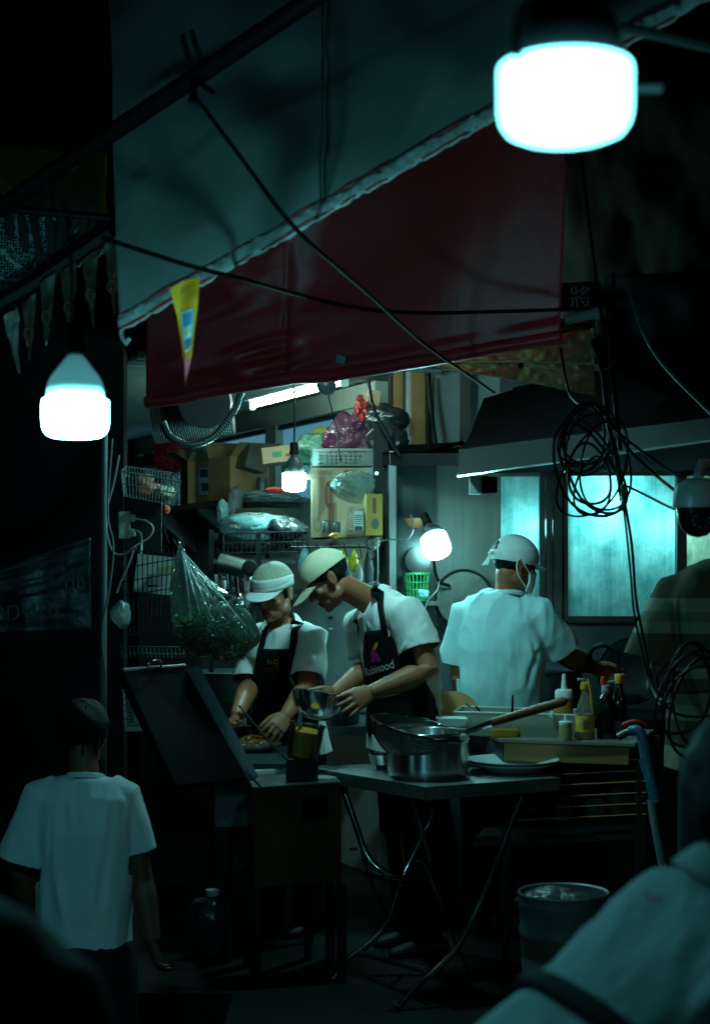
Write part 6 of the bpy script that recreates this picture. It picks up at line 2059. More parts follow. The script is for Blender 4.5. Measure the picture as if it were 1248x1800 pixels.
def build_left():
    # pole with wires
    pp = mat('grey_pole_paint', (.11, .13, .13), .55, noise=(14, .5, (.06, .07, .07)))
    tag(obj('pole', MB().tube([Vector((P(181, 0, 6.0).x, 6.0, 0)), Vector((P(182, 0, 6.0).x, 6.0, 1.0)), Vector((P(184, 0, 6.0).x, 6.0, 2.12))], .0125, 14), pp), 'thin grey pole standing between the banner and the wire rack', 'pole')
    wire('cable', [P(198, 770, 5.98), P(190, 900, 5.97), P(200, 960, 5.97), P(192, 1040, 5.97), P(180, 1110, 5.97), P(186, 1190, 5.97)], .004, 'grey wire winding down the thin grey pole', m=pp, group='black cables of the stall')
    wire('cable', [P(210, 800, 6.0), P(200, 850, 6.0), P(186, 910, 6.0), P(196, 965, 6.0), P(215, 975, 6.0), P(240, 962, 6.0)], .0045, 'pale wire curling from the thin grey pole to the socket board', m=mat('pale_cord', (.17, .17, .16), .5), group='black cables of the stall')
    # banner
    bm_ = mat('dark_banner', (.018, .024, .028), .35, noise=(5, .5, (.01, .012, .014)), bump=(22, .5))
    t = thing('banner', 'dark creased banner with mirrored lettering tied to the thin grey pole', 'banner', P(80, 1110, 6.05))

    def bf(u, v):
        top = P(-30 + 190 * u, 1010 - 66 * u, 6.05)
        bot = P(-30 + 190 * u, 1115 - 6 * u, 6.05)
        p = top.lerp(bot, v)
        w = .02 * N1(u, v, (5, 3), 61) + .014 * (1 - abs(N1(u + v * .35, v, (3, 14), 63))) * (1 - v * .7)
        return p + Vector((0, -w, 0))
    obj('banner_sheet', MB().grid(bf, 50, 30), bm_, t, solid=.002, angle=180)
    tp = mat('banner_print', (.05, .10, .11), .6)
    lettering('เกษตร', bf(.42, .7) + Vector((0, -.022, 0)), (-1, 0, -.12), (-.05, 0, 1), .055, tp, t, lift=-.002)
    lettering('ชุด', bf(.87, .5) + Vector((0, -.022, 0)), (-1, 0, -.12), (-.05, 0, 1), .06, tp, t, lift=-.002)
    # socket board
    t = thing('socket_board', 'black board with a pale double socket and plugs', 'socket board', P(248, 968, 6.35))
    obj('board_panel', MB().box(P(252, 905, 6.38), (.15, .02, .30)), IRON, t, bevel=.003)
    ps = mat('pale_plastic_cream', (.50, .50, .42), .45)
    obj('socket_plate', MB().box(P(220, 923, 6.33), (.044, .035, .108)), ps, t, bevel=.003)
    for dy in (-12, 13):
        obj('plug', MB().box(P(234, 923 + dy, 6.32), (.022, .026, .030)), ps, t, bevel=.004)
    obj('plug_cable', MB().tube(arc([P(238, 932, 6.3), P(248, 938, 6.29), P(249, 960, 6.3), P(248, 1000, 6.3)], 20), .005, 7), ps, t)
    obj('plug_cable', MB().tube(arc([P(238, 912, 6.3), P(258, 916, 6.28), P(270, 928, 6.27), P(262, 945, 6.28), P(236, 962, 6.29), P(222, 975, 6.3)], 24), .0035, 7), ps, t)
    # wire basket
    gw = mat('pale_wire', (.11, .12, .12), .45, .3)
    T = [P(213, 828, 6.2), P(318, 847, 6.2), P(305, 832, 6.5), P(222, 820, 6.5)]
    B = [P(218, 872, 6.2), P(306, 888, 6.2), P(300, 876, 6.45), P(224, 866, 6.45)]
    basket_wires('pale wire basket above the socket board', T, B, 16, gw, .002)
    crumple('food_packet', P(262, 862, 6.32), (.05, .05, .03), mat('red_packet', (.35, .10, .05), .4), 'reddish packet lying in the pale wire basket', 'packet', 81, amp=.2)
    crumple('food_packet', P(288, 866, 6.3), (.04, .05, .028), mat('cream_packet', (.42, .40, .28), .5), 'cream packet lying in the pale wire basket', 'packet', 83, amp=.2)
    crumple('food_packet', P(250, 848, 6.36), (.045, .04, .035), mat('brown_packet', (.2, .12, .07), .5), 'brown packet standing up in the pale wire basket', 'packet', 85, amp=.2)
    crumple('ribbon', P(292, 895, 6.2), (.014, .012, .016), mat('red_ribbon', (.8, .09, .06), .5), 'knotted red ribbon hanging from the pale wire basket', 'ribbon', 87, amp=.4)
    wire('ribbon_tail', [P(292, 898, 6.2), P(289, 915, 6.2), P(292, 940, 6.2), P(298, 956, 6.2)], .003, 'dark string hanging from the red ribbon to the grid rack', cat='string')
    # wire grid rack
    t = thing('grid_rack', 'black wire grid rack holding papers behind the bag of greens', 'rack', P(265, 1135, 6.2))
    d = 6.2
    for i in range(13):
        u = i / 12
        x0, x1 = 214 + 110 * u, 222 + 88 * u
        obj('grid_wire', MB().tube([P(x0, 975 - 20 * u, d), P(x1, 1118 - 8 * u, d)], .0023, 5), IRON, t)
    for k in range(7):
        v = k / 6
        obj('grid_wire', MB().tube([P(214 + 8 * v, 975 + 143 * v, d - .003), P(324 - 14 * v, 955 + 155 * v, d - .003)], .0023, 5), IRON, t)
    obj('top_clip', MB().tube([P(305, 948, d - .01), P(312, 960, d - .01), P(318, 946, d - .01), P(320, 962, d - .01), P(326, 948, d - .01)], .004, 6), IRON, t)
    for i in range(16):
        obj('ledge_wire', MB().tube([P(214 + i * 7.2, 1136, 6.25), P(216 + i * 7.2, 1156, 6.25)], .002, 5), gw, t)
    for py in (1136, 1148):
        obj('ledge_wire', MB().tube([P(210, py, 6.25), P(326, py + 2, 6.25)], .0026, 5), gw, t)
    tag(obj('paper_sheet', MB().box(P(272, 1010, 6.27), (.15, .006, .15), Matrix.Rotation(.1, 3, 'Y')), mat('paper', (.34, .37, .34), .7, noise=(14, .5, (.2, .22, .2)))), 'pale paper sheet behind the wire grid', 'paper')
    for i, (px, py, w, h, col, lab) in enumerate(((290, 1002, .055, .03, (.36, .28, .12), 'tan printed card in the wire grid'), (275, 1020, .07, .05, (.40, .30, .42), 'pinkish printed card in the wire grid'), (268, 1035, .06, .03, (.42, .44, .42), 'white card below the pinkish one in the grid'))):
        tag(obj('printed_card', MB().box(P(px, py, 6.245), (w, .004, h), Matrix.Rotation(-.15 + .1 * i, 3, 'Y')), mat('card_%d' % i, col, .6, noise=(40, .7, tuple(c * .4 for c in col)))), lab, 'card', 'cards in the wire grid')
    crumple('plastic_bag', P(214, 1080, 6.15), (.035, .03, .05), film('bag_clear3', (.4, .5, .52), .3), 'clear bag hanging beside the wire grid', 'bag', 89, amp=.2)
    wire('cable', [P(236, 965, 6.1), P(228, 990, 6.1), P(212, 1025, 6.1), P(206, 1042, 6.1)], .004, 'clear tubing hanging over the corner of the wire grid', m=film('bag_clear3', (.4, .5, .52), .3), cat='tubing')
    basket_wires('dark mesh basket of bottles below the wire grid', [P(216, 1215, 6.3), P(300, 1215, 6.3), P(300, 1210, 6.6), P(220, 1210, 6.6)], [P(220, 1285, 6.3), P(296, 1285, 6.3), P(296, 1278, 6.6), P(224, 1278, 6.6)], 18, mat('grey_wire', (.10, .12, .12), .4), .0018, nh=6)
    tag(obj('small_bottle', MB().lathe([(.001, 0), (.022, 0), (.022, .09), (.012, .11), (.012, .13), (.001, .13)], 16, P(240, 1270, 6.4)), mat('bluish_bottle', (.10, .18, .24), .25)), 'bluish bottle standing in the dark mesh basket', 'bottle')

    # bag of greens: leaf pile inside a clear knotted bag
    t = thing('bag_of_greens', 'clear knotted plastic bag full of leafy greens', 'bag', P(372, 1158, 6.05))
    fm = film('greens_film', (.45, .62, .58), .91, .14, (22, .9))
    c = P(372, 1105, 6.05)
    top = P(320, 962, 6.08)
    mb = MB()
    nu, rings = 44, []
    for j in range(15):
        v = j / 14
        cx = float(np.interp(v, [0, .12, .3, .6, .85, 1], [319, 322, 338, 366, 378, 376]))
        cy = 958 + 204 * v
        r_ = float(np.interp(v, [0, .06, .2, .4, .62, .8, .92, 1], [6, 5, 22, 50, 72, 76, 55, 6]))
        ring = []
        for k in range(nu):
            a = k / nu * 6.2832
            w = 1 + (.10 * math.sin(a * 7 + v * 2) + .06 * math.sin(a * 13 - v * 3)) * (1 - v) + .05 * N1(a, v, (1.3, 4), 91)
            x = r_ * math.cos(a) * w * (1 + .12 * math.cos(a) * v)
            ring.append(P(cx + x, cy + 10 * math.cos(a) * (1 - v), 6.05) + Vector((0, r_ * .75 * math.sin(a) * w * .00216, 0)))
        rings.append(ring)
    mb.rings(rings)
    obj('bag_film', mb, fm, t, angle=180)
    # tufted corner sticking out at the side
    mb = MB()
    mb.grid(lambda u, v: P(392 + 38 * u, 1040 + 16 * u + 22 * v - 8 * u * v, 6.0) + Vector((0, -.03 * math.sin(u * 7 + v * 5) * (1 - u) + .02 * N1(u, v, (6, 5), 93), 0)), 16, 10)
    obj('film_corner', mb, fm, t, solid=.001)
    for (x1, y1) in ((352, 1080), (372, 1085), (396, 1090), (418, 1085), (432, 1100), (336, 1085)):
        obj('film_crease', MB().tube(arc([P(321, 968, 6.0), P(321 + (x1 - 321) * .5, 968 + (y1 - 968) * .48, 5.94), P(x1, y1, 5.92)], 12), [.002] * 3 + [.0028] * 6 + [.001] * 4 if len(arc([(0, 0, 0), (1, 0, 0), (2, 0, 0)], 12)) == 13 else .002, 5), film('crease_film', (.8, .9, .88), .35, .1, (60, .4)), t)
    lf = mat('green_leaf', (.035, .12, .015), .55, noise=(30, .6, (.015, .055, .008)))
    mb = MB()
    rr = np.random.default_rng(3)
    for k in range(1500):
        a = rr.uniform(0, 6.283)
        rad = math.sqrt(rr.uniform(.15, 1))
        v = rr.uniform(0, 1)
        ph = float(np.interp(v, [0, .25, .6, .9, 1], [40, 58, 66, 56, 30]))
        cx = 374 + ph * rad * math.cos(a)
        cy = 1080 + 70 * v + 6 * math.sin(a * 2) + 14 * (cx - 374) / 70
        p = P(cx, cy, 6.05) + Vector((0, ph * .72 * rad * math.sin(a) * .00216, 0))
        dv = Vector(rr.normal(size=3)).normalized()
        u_, w_ = perp(dv)
        s = rr.uniform(.008, .017)
        mb.add([p - dv * s * 1.6, p + u_ * s * .32, p + dv * s * 1.6 + w_ * s * .5, p - u_ * s * .32], [(0, 1, 2, 3)])
    lo = obj('leafy_greens', mb, lf, t, smooth=False, fix=False)
    lo['kind'] = 'stuff'

    # steel chest with its lid propped open
    t = thing('steel_chest', 'steel chest freezer with its dark lid propped open', 'chest', P(520, 1560, 6.2))
    A_, B_ = P(445, 1388, 5.93), P(600, 1378, 6.02)
    back = Vector((-.05, .42, 0))
    z0 = P(445, 1562, 5.93).z
    top_ = [A_, B_, B_ + back, A_ + back]
    bot = [Vector((q.x, q.y, z0)) for q in top_]
    sd = mat('amber_reflection_front', (.13, .075, .022), .36, .5, noise=(5, .75, (.02, .018, .014)), streak=(9, .4, (.06, .04, .02)), bump=(30, .08))  # brown tone and patches suggest an amber reflection in the steel
    obj('chest_body', MB().hexa(bot, top_), sd, t, bevel=.006)
    obj('rim_strip', MB().slab([top_[3] + Vector((.0, -.06, .004)), top_[2] + Vector((0, -.06, .004)), top_[2] + Vector((0, .0, .004)), top_[3] + Vector((0, 0, .004))], (0, 0, .018)), mat('white_board', (.55, .58, .55), .5), t, bevel=.003)
    obj('chest_top', MB().slab([q + Vector((0, 0, .002)) for q in (top_[0], top_[1], top_[2] + Vector((0, -.065, 0)), top_[3] + Vector((0, -.065, 0)))], (0, 0, .006)), STEEL_D, t, bevel=.002)
    obj('vent_recess', MB().slab([P(530, 1402, 5.955), P(576, 1398, 5.99), P(576, 1436, 5.99), P(530, 1440, 5.955)], (0, -.004, 0)), IRON, t)
    for q in bot:
        obj('leg', MB().box(Vector((q.x * .98, q.y + (.03 if q.y < 6.1 else -.03), z0 / 2)), (.04, .04, z0)), IRON, t)
    BRq, TRq, TLq, BLq = P(436, 1368, 5.95), P(325, 1172, 6.15), P(216, 1180, 5.85), P(310, 1382, 5.6)
    nrm = (TRq - BRq).cross(TLq - TRq).normalized()
    if nrm.y > 0:
        nrm = -nrm
    edge = mat('lid_edge_steel', (.20, .19, .20), .4, .35, noise=(12, .5, (.10, .10, .11)), bump=(40, .1))
    obj('lid_panel', MB().slab([BRq, TRq, TLq, BLq], -nrm * .035), mat('dark_lid', (.0015, .0015, .002), .85, spec=.05), t, bevel=.004)
    rv_ = Vector((.062, -.01, .008))
    obj('lid_edge', MB().slab([BRq - nrm * .004, TRq - nrm * .004, TRq + rv_, BRq + rv_ * .75], -nrm * .03), edge, t, bevel=.006)
    obj('lid_top_edge', MB().tube([TLq + Vector((0, 0, .004)), TRq + Vector((0, 0, .004))], .008, 8), edge, t)
    obj('lid_handle', MB().tube(arc([P(258, 1176, 5.98), P(264, 1164, 5.97), P(282, 1162, 6.0), P(284, 1174, 6.02)], 14), .005, 8), STEEL, t)
    obj('prop_rod', MB().tube([P(420, 1240, 6.15), P(470, 1300, 6.1), P(540, 1372, 6.05)], .004, 6), IRON, t)
    obj('prop_rod', MB().tube([P(432, 1355, 5.95), P(460, 1385, 5.93)], .004, 6), IRON, t)
    # steel counter with the plated food
    t = thing('prep_counter', 'narrow steel prep counter in front of the net cap cook', 'counter', P(470, 1400, 6.6))
    zt = .835
    obj('counter_top', MB().box(Vector((-.36, 6.56, zt - .02)), (.42, .42, .04)), STEEL_D, t, bevel=.004)
    obj('counter_front', MB().box(Vector((-.36, 6.40, zt - .17)), (.40, .03, .25)), mat('dark_steel_panel', (.06, .075, .08), .4), t)
    for x in (-.53, -.19):
        for yy in (6.42, 6.72):
            obj('leg', MB().box(Vector((x, yy, .4)), (.03, .03, .8)), IRON, t)
    wpl = mat('white_melamine', (.62, .66, .66), .25)
    c = P(447, 1312, 6.46)
    c.z = zt
    t = thing('food_plate', 'white oval plate heaped with dark noodles', 'plate', c)
    obj('plate_dish', MB().lathe([(.001, .004), (.07, .006), (.085, .012), (.112, .03), (.113, .033), (.085, .017), (.001, .010)], 36, c), wpl, t)
    mb = MB()
    rr = np.random.default_rng(8)
    for k in range(130):
        a, rad = rr.uniform(0, 6.28), .085 * math.sqrt(rr.uniform(0, 1))
        p = c + Vector((rad * math.cos(a), rad * math.sin(a), .022 + .03 * (1 - rad / .09) + rr.uniform(0, .01)))
        dv = Vector((rr.normal(), rr.normal(), rr.normal() * .3)).normalized() * rr.uniform(.012, .03)
        mb.tube(arc([p - dv, p + Vector((0, 0, .008)), p + dv], 6), .0032, 5)
    no = obj('noodles', mb, mat('brown_noodles', (.34, .11, .02), .35, noise=(60, .6, (.07, .06, .01))), t)
    no['kind'] = 'stuff'
    # jar of crisp noodles with a spoon
    c = P(531, 1334, 6.09)
    t = thing('noodle_tub', 'tilted clear tub of crisp yellow crumbs with a pale spoon', 'tub', c)
    M = Matrix.Rotation(R(9), 3, 'Y')
    obj('tub_wall', MB().lathe([(.001, 0), (.057, 0), (.061, .01), (.067, .128), (.072, .131), (.072, .137), (.064, .136), (.059, .012), (.001, .006)], 36, c, M), film('clear_tub', (.7, .65, .45), .97, .12, (8, .1)), t)
    obj('crumbs', MB().lathe([(.001, .008), (.055, .01), (.061, .106), (.045, .117), (.001, .122)], 30, c, M), mat('yellow_crumbs', (.95, .42, .04), .6, noise=(130, .6, (.6, .2, .02)), bump=(120, 1.0)), t)
    obj('spoon', MB().tube([c + M @ Vector((-.02, -.03, .10)), c + M @ Vector((-.032, -.045, .15)), c + M @ Vector((-.030, -.05, .185))], .008, 8, flat=.5), mat('pale_blue_plastic', (.35, .55, .6), .4), t)
    tag(obj('tub_stand', MB().box(P(531, 1336, 6.09) + Vector((0, .02, -.037)), (.12, .13, .07)), IRON, bevel=.003), 'steel ledge carrying the tub of yellow crumbs', 'ledge')


# ------------------------------------------------------------------ folding table, pot, counter, bottles
def build_front():
    N_, R_, L_ = P(748, 1384, 5.75), P(985, 1371, 6.02), P(540, 1353, 6.34)
    zt = .782
    for q in (N_, R_, L_): q.z = zt
    K_ = L_ + R_ - N_
    t = thing('folding_table', 'stainless steel folding table with bent tubular legs', 'table', (.3, 6.1, 0))
    mb = MB()
    top = mat('scratched_steel_top', (.40, .41, .41), .38, .7, noise=(12, .6, (.10, .10, .10)), bump=(50, .08))
    sid = mat('table_edge_steel', (.50, .48, .42), .35, .75, noise=(7, .55, (.12, .10, .07)), bump=(30, .08))
    obj('tabletop', MB().slab([N_, R_, K_, L_], (0, 0, -.004)), top, t)
    for a, b in ((N_, R_), (R_, K_), (K_, L_), (L_, N_)):
        a2, b2 = a.copy(), b.copy()
        inn = ((N_ + K_) / 2 - (a + b) / 2).normalized() * .012
        obj('edge_apron', MB().slab([a2 + Vector((0, 0, .001)), b2 + Vector((0, 0, .001)), b2 + Vector((0, 0, -.048)), a2 + Vector((0, 0, -.048))], inn), sid, t, bevel=.003)
    ch = steel('chrome_tube', .12, (.6, .61, .61), .3)
    foot = mat('rubber_foot', (.02, .02, .02), .7)

    def leg(pts, r=.0125):
        lo_ = obj('leg', MB().tube(arc(pts, 40), r, 12), ch, t)
        return lo_
    lC = leg([P(919, 1392, 5.98), P(881, 1493, 5.92), P(846, 1580, 5.86), P(818, 1638, 5.82), P(799, 1671, 5.78), P(760, 1710, 5.72), P(737, 1729, 5.70), P(700, 1772, 5.66)])
    lB = leg([P(772, 1405, 6.40), P(745, 1465, 6.38), P(708, 1541, 6.35), P(684, 1613, 6.28), P(668, 1640, 6.24), P(640, 1667, 6.20), P(607, 1690, 6.16), P(577, 1733, 6.12)])
    leg([P(604, 1388, 6.18), P(622, 1440, 6.16), P(640, 1493, 6.14), P(658, 1520, 6.12), P(684, 1538, 6.10), P(712, 1544, 6.08)])
    leg([P(722, 1400, 5.84), P(736, 1445, 5.84), P(748, 1485, 5.86), P(756, 1513, 5.88)])
    leg([P(744, 1515, 5.9), P(772, 1580, 5.95), P(798, 1652, 6.02), P(830, 1720, 6.1)], .006)
    leg([P(636, 1495, 6.14), P(655, 1560, 6.2), P(684, 1613, 6.28)], .006)
    obj('cross_bar', MB().tube([P(643, 1537, 6.1), P(744, 1556, 5.9)], .0125, 12), ch, t)
    obj('cross_bar', MB().tube([P(634, 1676, 6.2), P(748, 1706, 5.74)], .0115, 12), mat('dull_tube', (.10, .11, .11), .4, .7), t)
    for q in (P(622, 1492, 6.12), P(734, 1512, 5.86)):
        obj('wing_nut', MB().lathe([(.001, -.006), (.014, -.005), (.016, 0), (.014, .005), (.001, .006)], 16, q), ch, t)
    for q in (P(919, 1392, 5.97), P(604, 1388, 6.17)):
        obj('hinge_lug', MB().lathe([(.006, -.008), (.018, -.008), (.018, .008), (.006, .008)], 20, q, Matrix.Rotation(R(90), 3, 'X')), ch, t)
    for q in (P(694, 1780, 5.655), P(572, 1740, 6.115)):
        obj('rubber_foot', MB().tube([q + Vector((.006, 0, .03)), Vector((q.x - .008, q.y, 0))], .017, 10), foot, t)

    # pot
    c = Vector((P(752, 0, 6.06).x, 6.06, zt + .001))
    r_, h = .154, .170
    t = thing('stock_pot', 'wide stainless steel pot standing on the folding table', 'pot', c)
    br = mat('brushed_pot_steel', (.82, .82, .78), .27, 1.0, noise=(9, .3, (.52, .50, .46)), aniso=.9)
    obj('pot_body', MB().lathe([(.001, 0), (r_ * .90, 0), (r_ * .95, .006), (r_ * .99, .022), (r_, .04), (r_, h - .008), (r_ * 1.035, h - .004), (r_ * 1.045, h + .001), (r_ * 1.03, h + .004), (r_ * .985, h), (r_ * .97, .03), (r_ * .9, .008), (.001, .006)], 64, c), br, t)
    # strainer resting on the pot
    rc = P(738, 1279, 6.06)
    t = thing('strainer', 'large mesh strainer with a wooden handle resting on the pot', 'strainer', rc)
    u = Vector((1, -.06, -.235)).normalized()
    w = Vector((.0, 1, .10))
    w = (w - u * w.dot(u)).normalized()
    n = u.cross(w).normalized()
    if n.z < 0: n = -n
    rad = .188
    wr = mat('dark_mesh', (.16, .15, .12), .55, .4, noise=(60, .5, (.06, .055, .045)))
    nt = wr.node_tree
    b = nt.nodes['Principled BSDF']
    tc = nt.nodes.new('ShaderNodeTexCoord')
    wv = nt.nodes.new('ShaderNodeTexVoronoi')
    wv.distance = 'CHEBYCHEV'
    wv.inputs['Scale'].default_value = 190
    wv.inputs['Randomness'].default_value = .1
    nt.links.new(tc.outputs['Object'], wv.inputs['Vector'])
    gt = nt.nodes.new('ShaderNodeMath')
    gt.operation = 'GREATER_THAN'
    gt.inputs[1].default_value = .22
    nt.links.new(wv.outputs[0], gt.inputs[0])
    nt.links.new(gt.outputs[0], b.inputs['Alpha'])
    mb = MB()
    rings = []
    for j in range(9):
        a = j / 8 * 1.45
        rr_, dz = rad * math.cos(a), -.135 * math.sin(a)
        rings.append([rc + u * rr_ * math.cos(k / 40 * 6.2832) + w * rr_ * math.sin(k / 40 * 6.2832) + n * dz for k in range(40)])
    mb.rings(rings, caps=False)
    obj('mesh_bowl', mb, wr, t)
    obj('rim', MB().tube([rc + u * rad * math.cos(k / 60 * 6.2832) + w * rad * math.sin(k / 60 * 6.2832) for k in range(61)], .0055, 8, False), ch, t)
    for k in (.3, 1.1, 1.9, 2.7, 3.6, 4.4, 5.2, 6.0):
        obj('mesh_stay', MB().tube([rc + (u * math.cos(k) + w * math.sin(k)) * (rad * math.cos(a)) * 1.01 + n * (-.137 * math.sin(a)) for a in [j / 8 * 1.4 for j in range(9)]], .003, 6), mat('dark_stay', (.10, .095, .085), .5, .5), t)
    h0, h1, h2 = P(818, 1287, 5.97), P(866, 1270, 5.90), P(996, 1231, 5.76)
    obj('socket', MB().tube([h0, h0.lerp(h1, .5), h1], [.010, .0145, .0165], 14), STEEL_BR, t)
    obj('handle', MB().tube([h1, h1.lerp(h2, .3), h1.lerp(h2, .7), h2.lerp(h1, .04), h2], [.0155, .0165, .0175, .017, .009], 14), mat('dark_red_wood', (.26, .07, .022), .45, noise=(40, .5, (.06, .025, .01)), bump=(80, .2)), t)
    # plates
    for i in range(2):
        c = Vector((P(901, 0, 6.2).x, 6.2, zt + .001 + i * .012))
        t = thing('serving_plate', ('lower white serving plate of the pair on the table', 'upper white serving plate with food scraps on the table')[i], 'plate', c, 'white plates stacked on the folding table')
        s = 1 - .04 * (1 - i)
        obj('plate_dish', MB().lathe([(.001, 0), (.11 * s, 0), (.125 * s, .012), (.178 * s, .034), (.180 * s, .038), (.128 * s, .018), (.11 * s, .006), (.001, .005)], 56, c), wpl_(), t)
        if i == 1:
            obj('food_scrap', MB().ell(c + Vector((.02, -.02, .012)), (.03, .02, .006), None, 12, 8), mat('food_scrap', (.35, .22, .08), .6), t)
    c = Vector((P(672, 0, 6.28).x, 6.28, zt + .001))
    tag(obj('small_bowl', MB().lathe([(.001, 0), (.022, 0), (.046, .03), (.056, .058), (.058, .06), (.054, .06), (.04, .03), (.001, .006)], 32, c), STEEL), 'small steel bowl behind the pot on the table', 'bowl')
    # bowl in the cook's hands
    c = P(561, 1222, 6.28)
    M = Matrix.Rotation(R(-12), 3, 'X') @ Matrix.Rotation(R(8), 3, 'Y')
    rb = .108
    prof = [(.001, -.100), (rb * .38, -.097), (rb * .62, -.082), (rb * .82, -.055), (rb * .94, -.025), (rb, .0), (rb * 1.04, .002), (rb * 1.04, .005), (rb * .98, .004), (rb * .92, -.023), (rb * .8, -.052), (rb * .6, -.078), (.001, -.096)]
    tag(obj('mixing_bowl', MB().lathe(prof, 56, c, M), mat('mirror_steel', (.74, .75, .75), .2, 1.0, noise=(16, .3, (.5, .5, .5)), aniso=.5)), 'shiny steel mixing bowl held in the hands of the beige cap cook', 'bowl')

    # service counter behind the table
    pan = mat('warm_lit_front', (.36, .18, .07), .55, noise=(6, .5, (.14, .11, .05)), streak=(8, .3, (.10, .08, .04)))  # warm light on the front panel is put into its tan colour
    t = thing('service_counter', 'service counter with a warm lit front and rod shelves underneath', 'counter', P(990, 1500, 6.53))
    a, b = P(885, 1304, 6.31), P(1105, 1297, 6.13)
    zc = a.z
    b.z = zc
    bk = Vector((.2, .55, 0))
    obj('counter_top', MB().slab([a + Vector((-.02, -.02, .014)), b + Vector((.02, -.02, .014)), b + bk + Vector((0, 0, .014)), a + bk + Vector((-.35, 0, .014))], (0, 0, -.014)), mat('worn_counter_top', (.20, .18, .15), .5, noise=(9, .5, (.1, .09, .07))), t, bevel=.003)
    obj('front_panel', MB().slab([a + Vector((0, 0, -.002)), b + Vector((0, 0, -.002)), b + Vector((0, 0, -.072)), a + Vector((0, 0, -.075))], (.005, .02, 0)), pan, t, bevel=.003)
    obj('side_panel', MB().slab([a + Vector((-.004, .0, -.002)), a + Vector((-.19, .42, -.002)), a + Vector((-.19, .42, -.075)), a + Vector((-.004, 0, -.075))], (.01, .02, 0)), mat('dark_steel_panel', (.06, .075, .08), .4), t)
    rod = mat('warm_lit_rod', (.5, .25, .09), .35, .8)  # warm light catching the rods is put into their base colour
    for k, py in enumerate((1344, 1364, 1383, 1403, 1422, 1441)):
        obj('shelf_rod', MB().tube([P(888, py + 2, 6.32), P(1135, py - 10, 6.13)], .0035, 8), rod, t)
    for q in (P(890, 1320, 6.34), P(1125, 1310, 6.15), P(890, 1310, 6.83), P(1150, 1305, 6.63)):
        obj('leg', MB().box(Vector((q.x, q.y, .44)), (.035, .035, .88)), mat('dark_frame', (.012, .011, .009), .6), t)
    obj('lower_shelf', MB().slab([P(830, 1480, 6.38), P(1125, 1466, 6.19), P(1160, 1440, 6.73), P(850, 1455, 6.83)], (0, 0, -.02)), mat('dark_frame', (.012, .011, .009), .6), t)
    tag(obj('foam_tray', MB().lathe([(.001, 0), (.075, 0), (.09, .03), (.085, .03), (.07, .006), (.001, .004)], 4, P(948, 1478, 6.48), Matrix.Rotation(.7, 3, 'Z')), mat('tray_plastic', (.25, .22, .18), .5)), 'square tray on the lower shelf under the counter', 'tray')
    for i, (px, py, r_, h, lab) in enumerate(((985, 1440, .04, .09, 'jar on the rod shelf behind the table corner'), (1045, 1436, .045, .07, 'tin on the rod shelf below the sauce bottles'), (1085, 1432, .04, .10, 'jar on the rod shelf nearest the blue pipe'))):
        tag(obj('shelf_jar', MB().lathe([(.001, 0), (r_, 0), (r_, h * .8), (r_ * .7, h * .9), (r_ * .72, h), (.001, h)], 20, P(px, py, 6.43)), mat('murky_plastic', (.06, .09, .09), .4)), lab, 'jar', 'jars under the service counter')
    # food tub
    zc2 = zc + .014
    t = thing('condiment_tub', 'long frosted plastic tub on the service counter', 'tub', Vector((.66, 6.45, zc2)))
    tub = film('frosted_tub', (.55, .55, .46), .18, .3, (6, .1))
    q = [Vector((P(x, 0, d_).x, d_, zc2)) for x, d_ in ((800, 6.45), (1008, 6.31), (1015, 6.55), (815, 6.71))]
    up_ = [v + Vector((0, 0, .092)) + (v - sum(q, Vector()) / 4) * .03 for v in q]
    mb = MB().hexa(q, up_)
    mb.f, mb.m = [f for i, f in enumerate(mb.f) if i != 1], [0] * 5
    obj('tub_wall', mb, tub, t, solid=.004, smooth=False)
    obj('tub_rim', MB().tube(up_ + [up_[0]], .0045, 6), mat('milky_plastic', (.5, .52, .48), .4), t)
    obj('tub_contents', MB().hexa([v.lerp(sum(q, Vector()) / 4, .05) + Vector((0, 0, .006)) for v in q], [v.lerp(sum(q, Vector()) / 4, .05) + Vector((0, 0, .055)) for v in q]), mat('sauce_mix', (.34, .27, .16), .6, noise=(18, .6, (.45, .42, .34))), t)
    t = thing('yellow_tray', 'small yellow tray in front of the frosted tub', 'tray', Vector((P(886, 0, 6.32).x, 6.33, zc2)))
    c = Vector((P(887, 0, 6.35).x, 6.36, zc2 + .001))
    ytm = mat('yellow_plastic', (.6, .27, .02), .4, noise=(20, .5, (.2, .12, .01)))
    obj('tray_body', MB().hexa([c + Vector((x * .05, y_ * .022, 0)) for x, y_ in ((-1, -1), (1, -1), (1, 1), (-1, 1))], [c + Vector((x * .056, y_ * .026, .03)) for x, y_ in ((-1, -1), (1, -1), (1, 1), (-1, 1))]), ytm, t, bevel=.003)
    # utensils standing in the tub
    for i, (x0, y0, x1, y1, m_, lab) in enumerate(((848, 1262, 818, 1236, STEEL, 'steel tongs standing in the frosted tub'), (858, 1268, 836, 1242, IRON, 'dark fork standing in the frosted tub'), (900, 1258, 901, 1222, IRON, 'dark knife handle standing upright in the frosted tub'))):
        tag(obj('utensil', MB().tube([P(x0, y0 + 14, 6.53), P(x0, y0, 6.53), P(x1, y1, 6.53)], [.005, .006, .004], 8), m_), lab, 'utensil', 'utensils in the frosted tub')
    tag(obj('garlic_clove', MB().ell(P(970, 1258, 6.32), (.010, .008, .018), None, 14, 10), mat('clove_white', (.66, .64, .5), .5)), 'pale pointed cap standing against the frosted tub', 'cap')
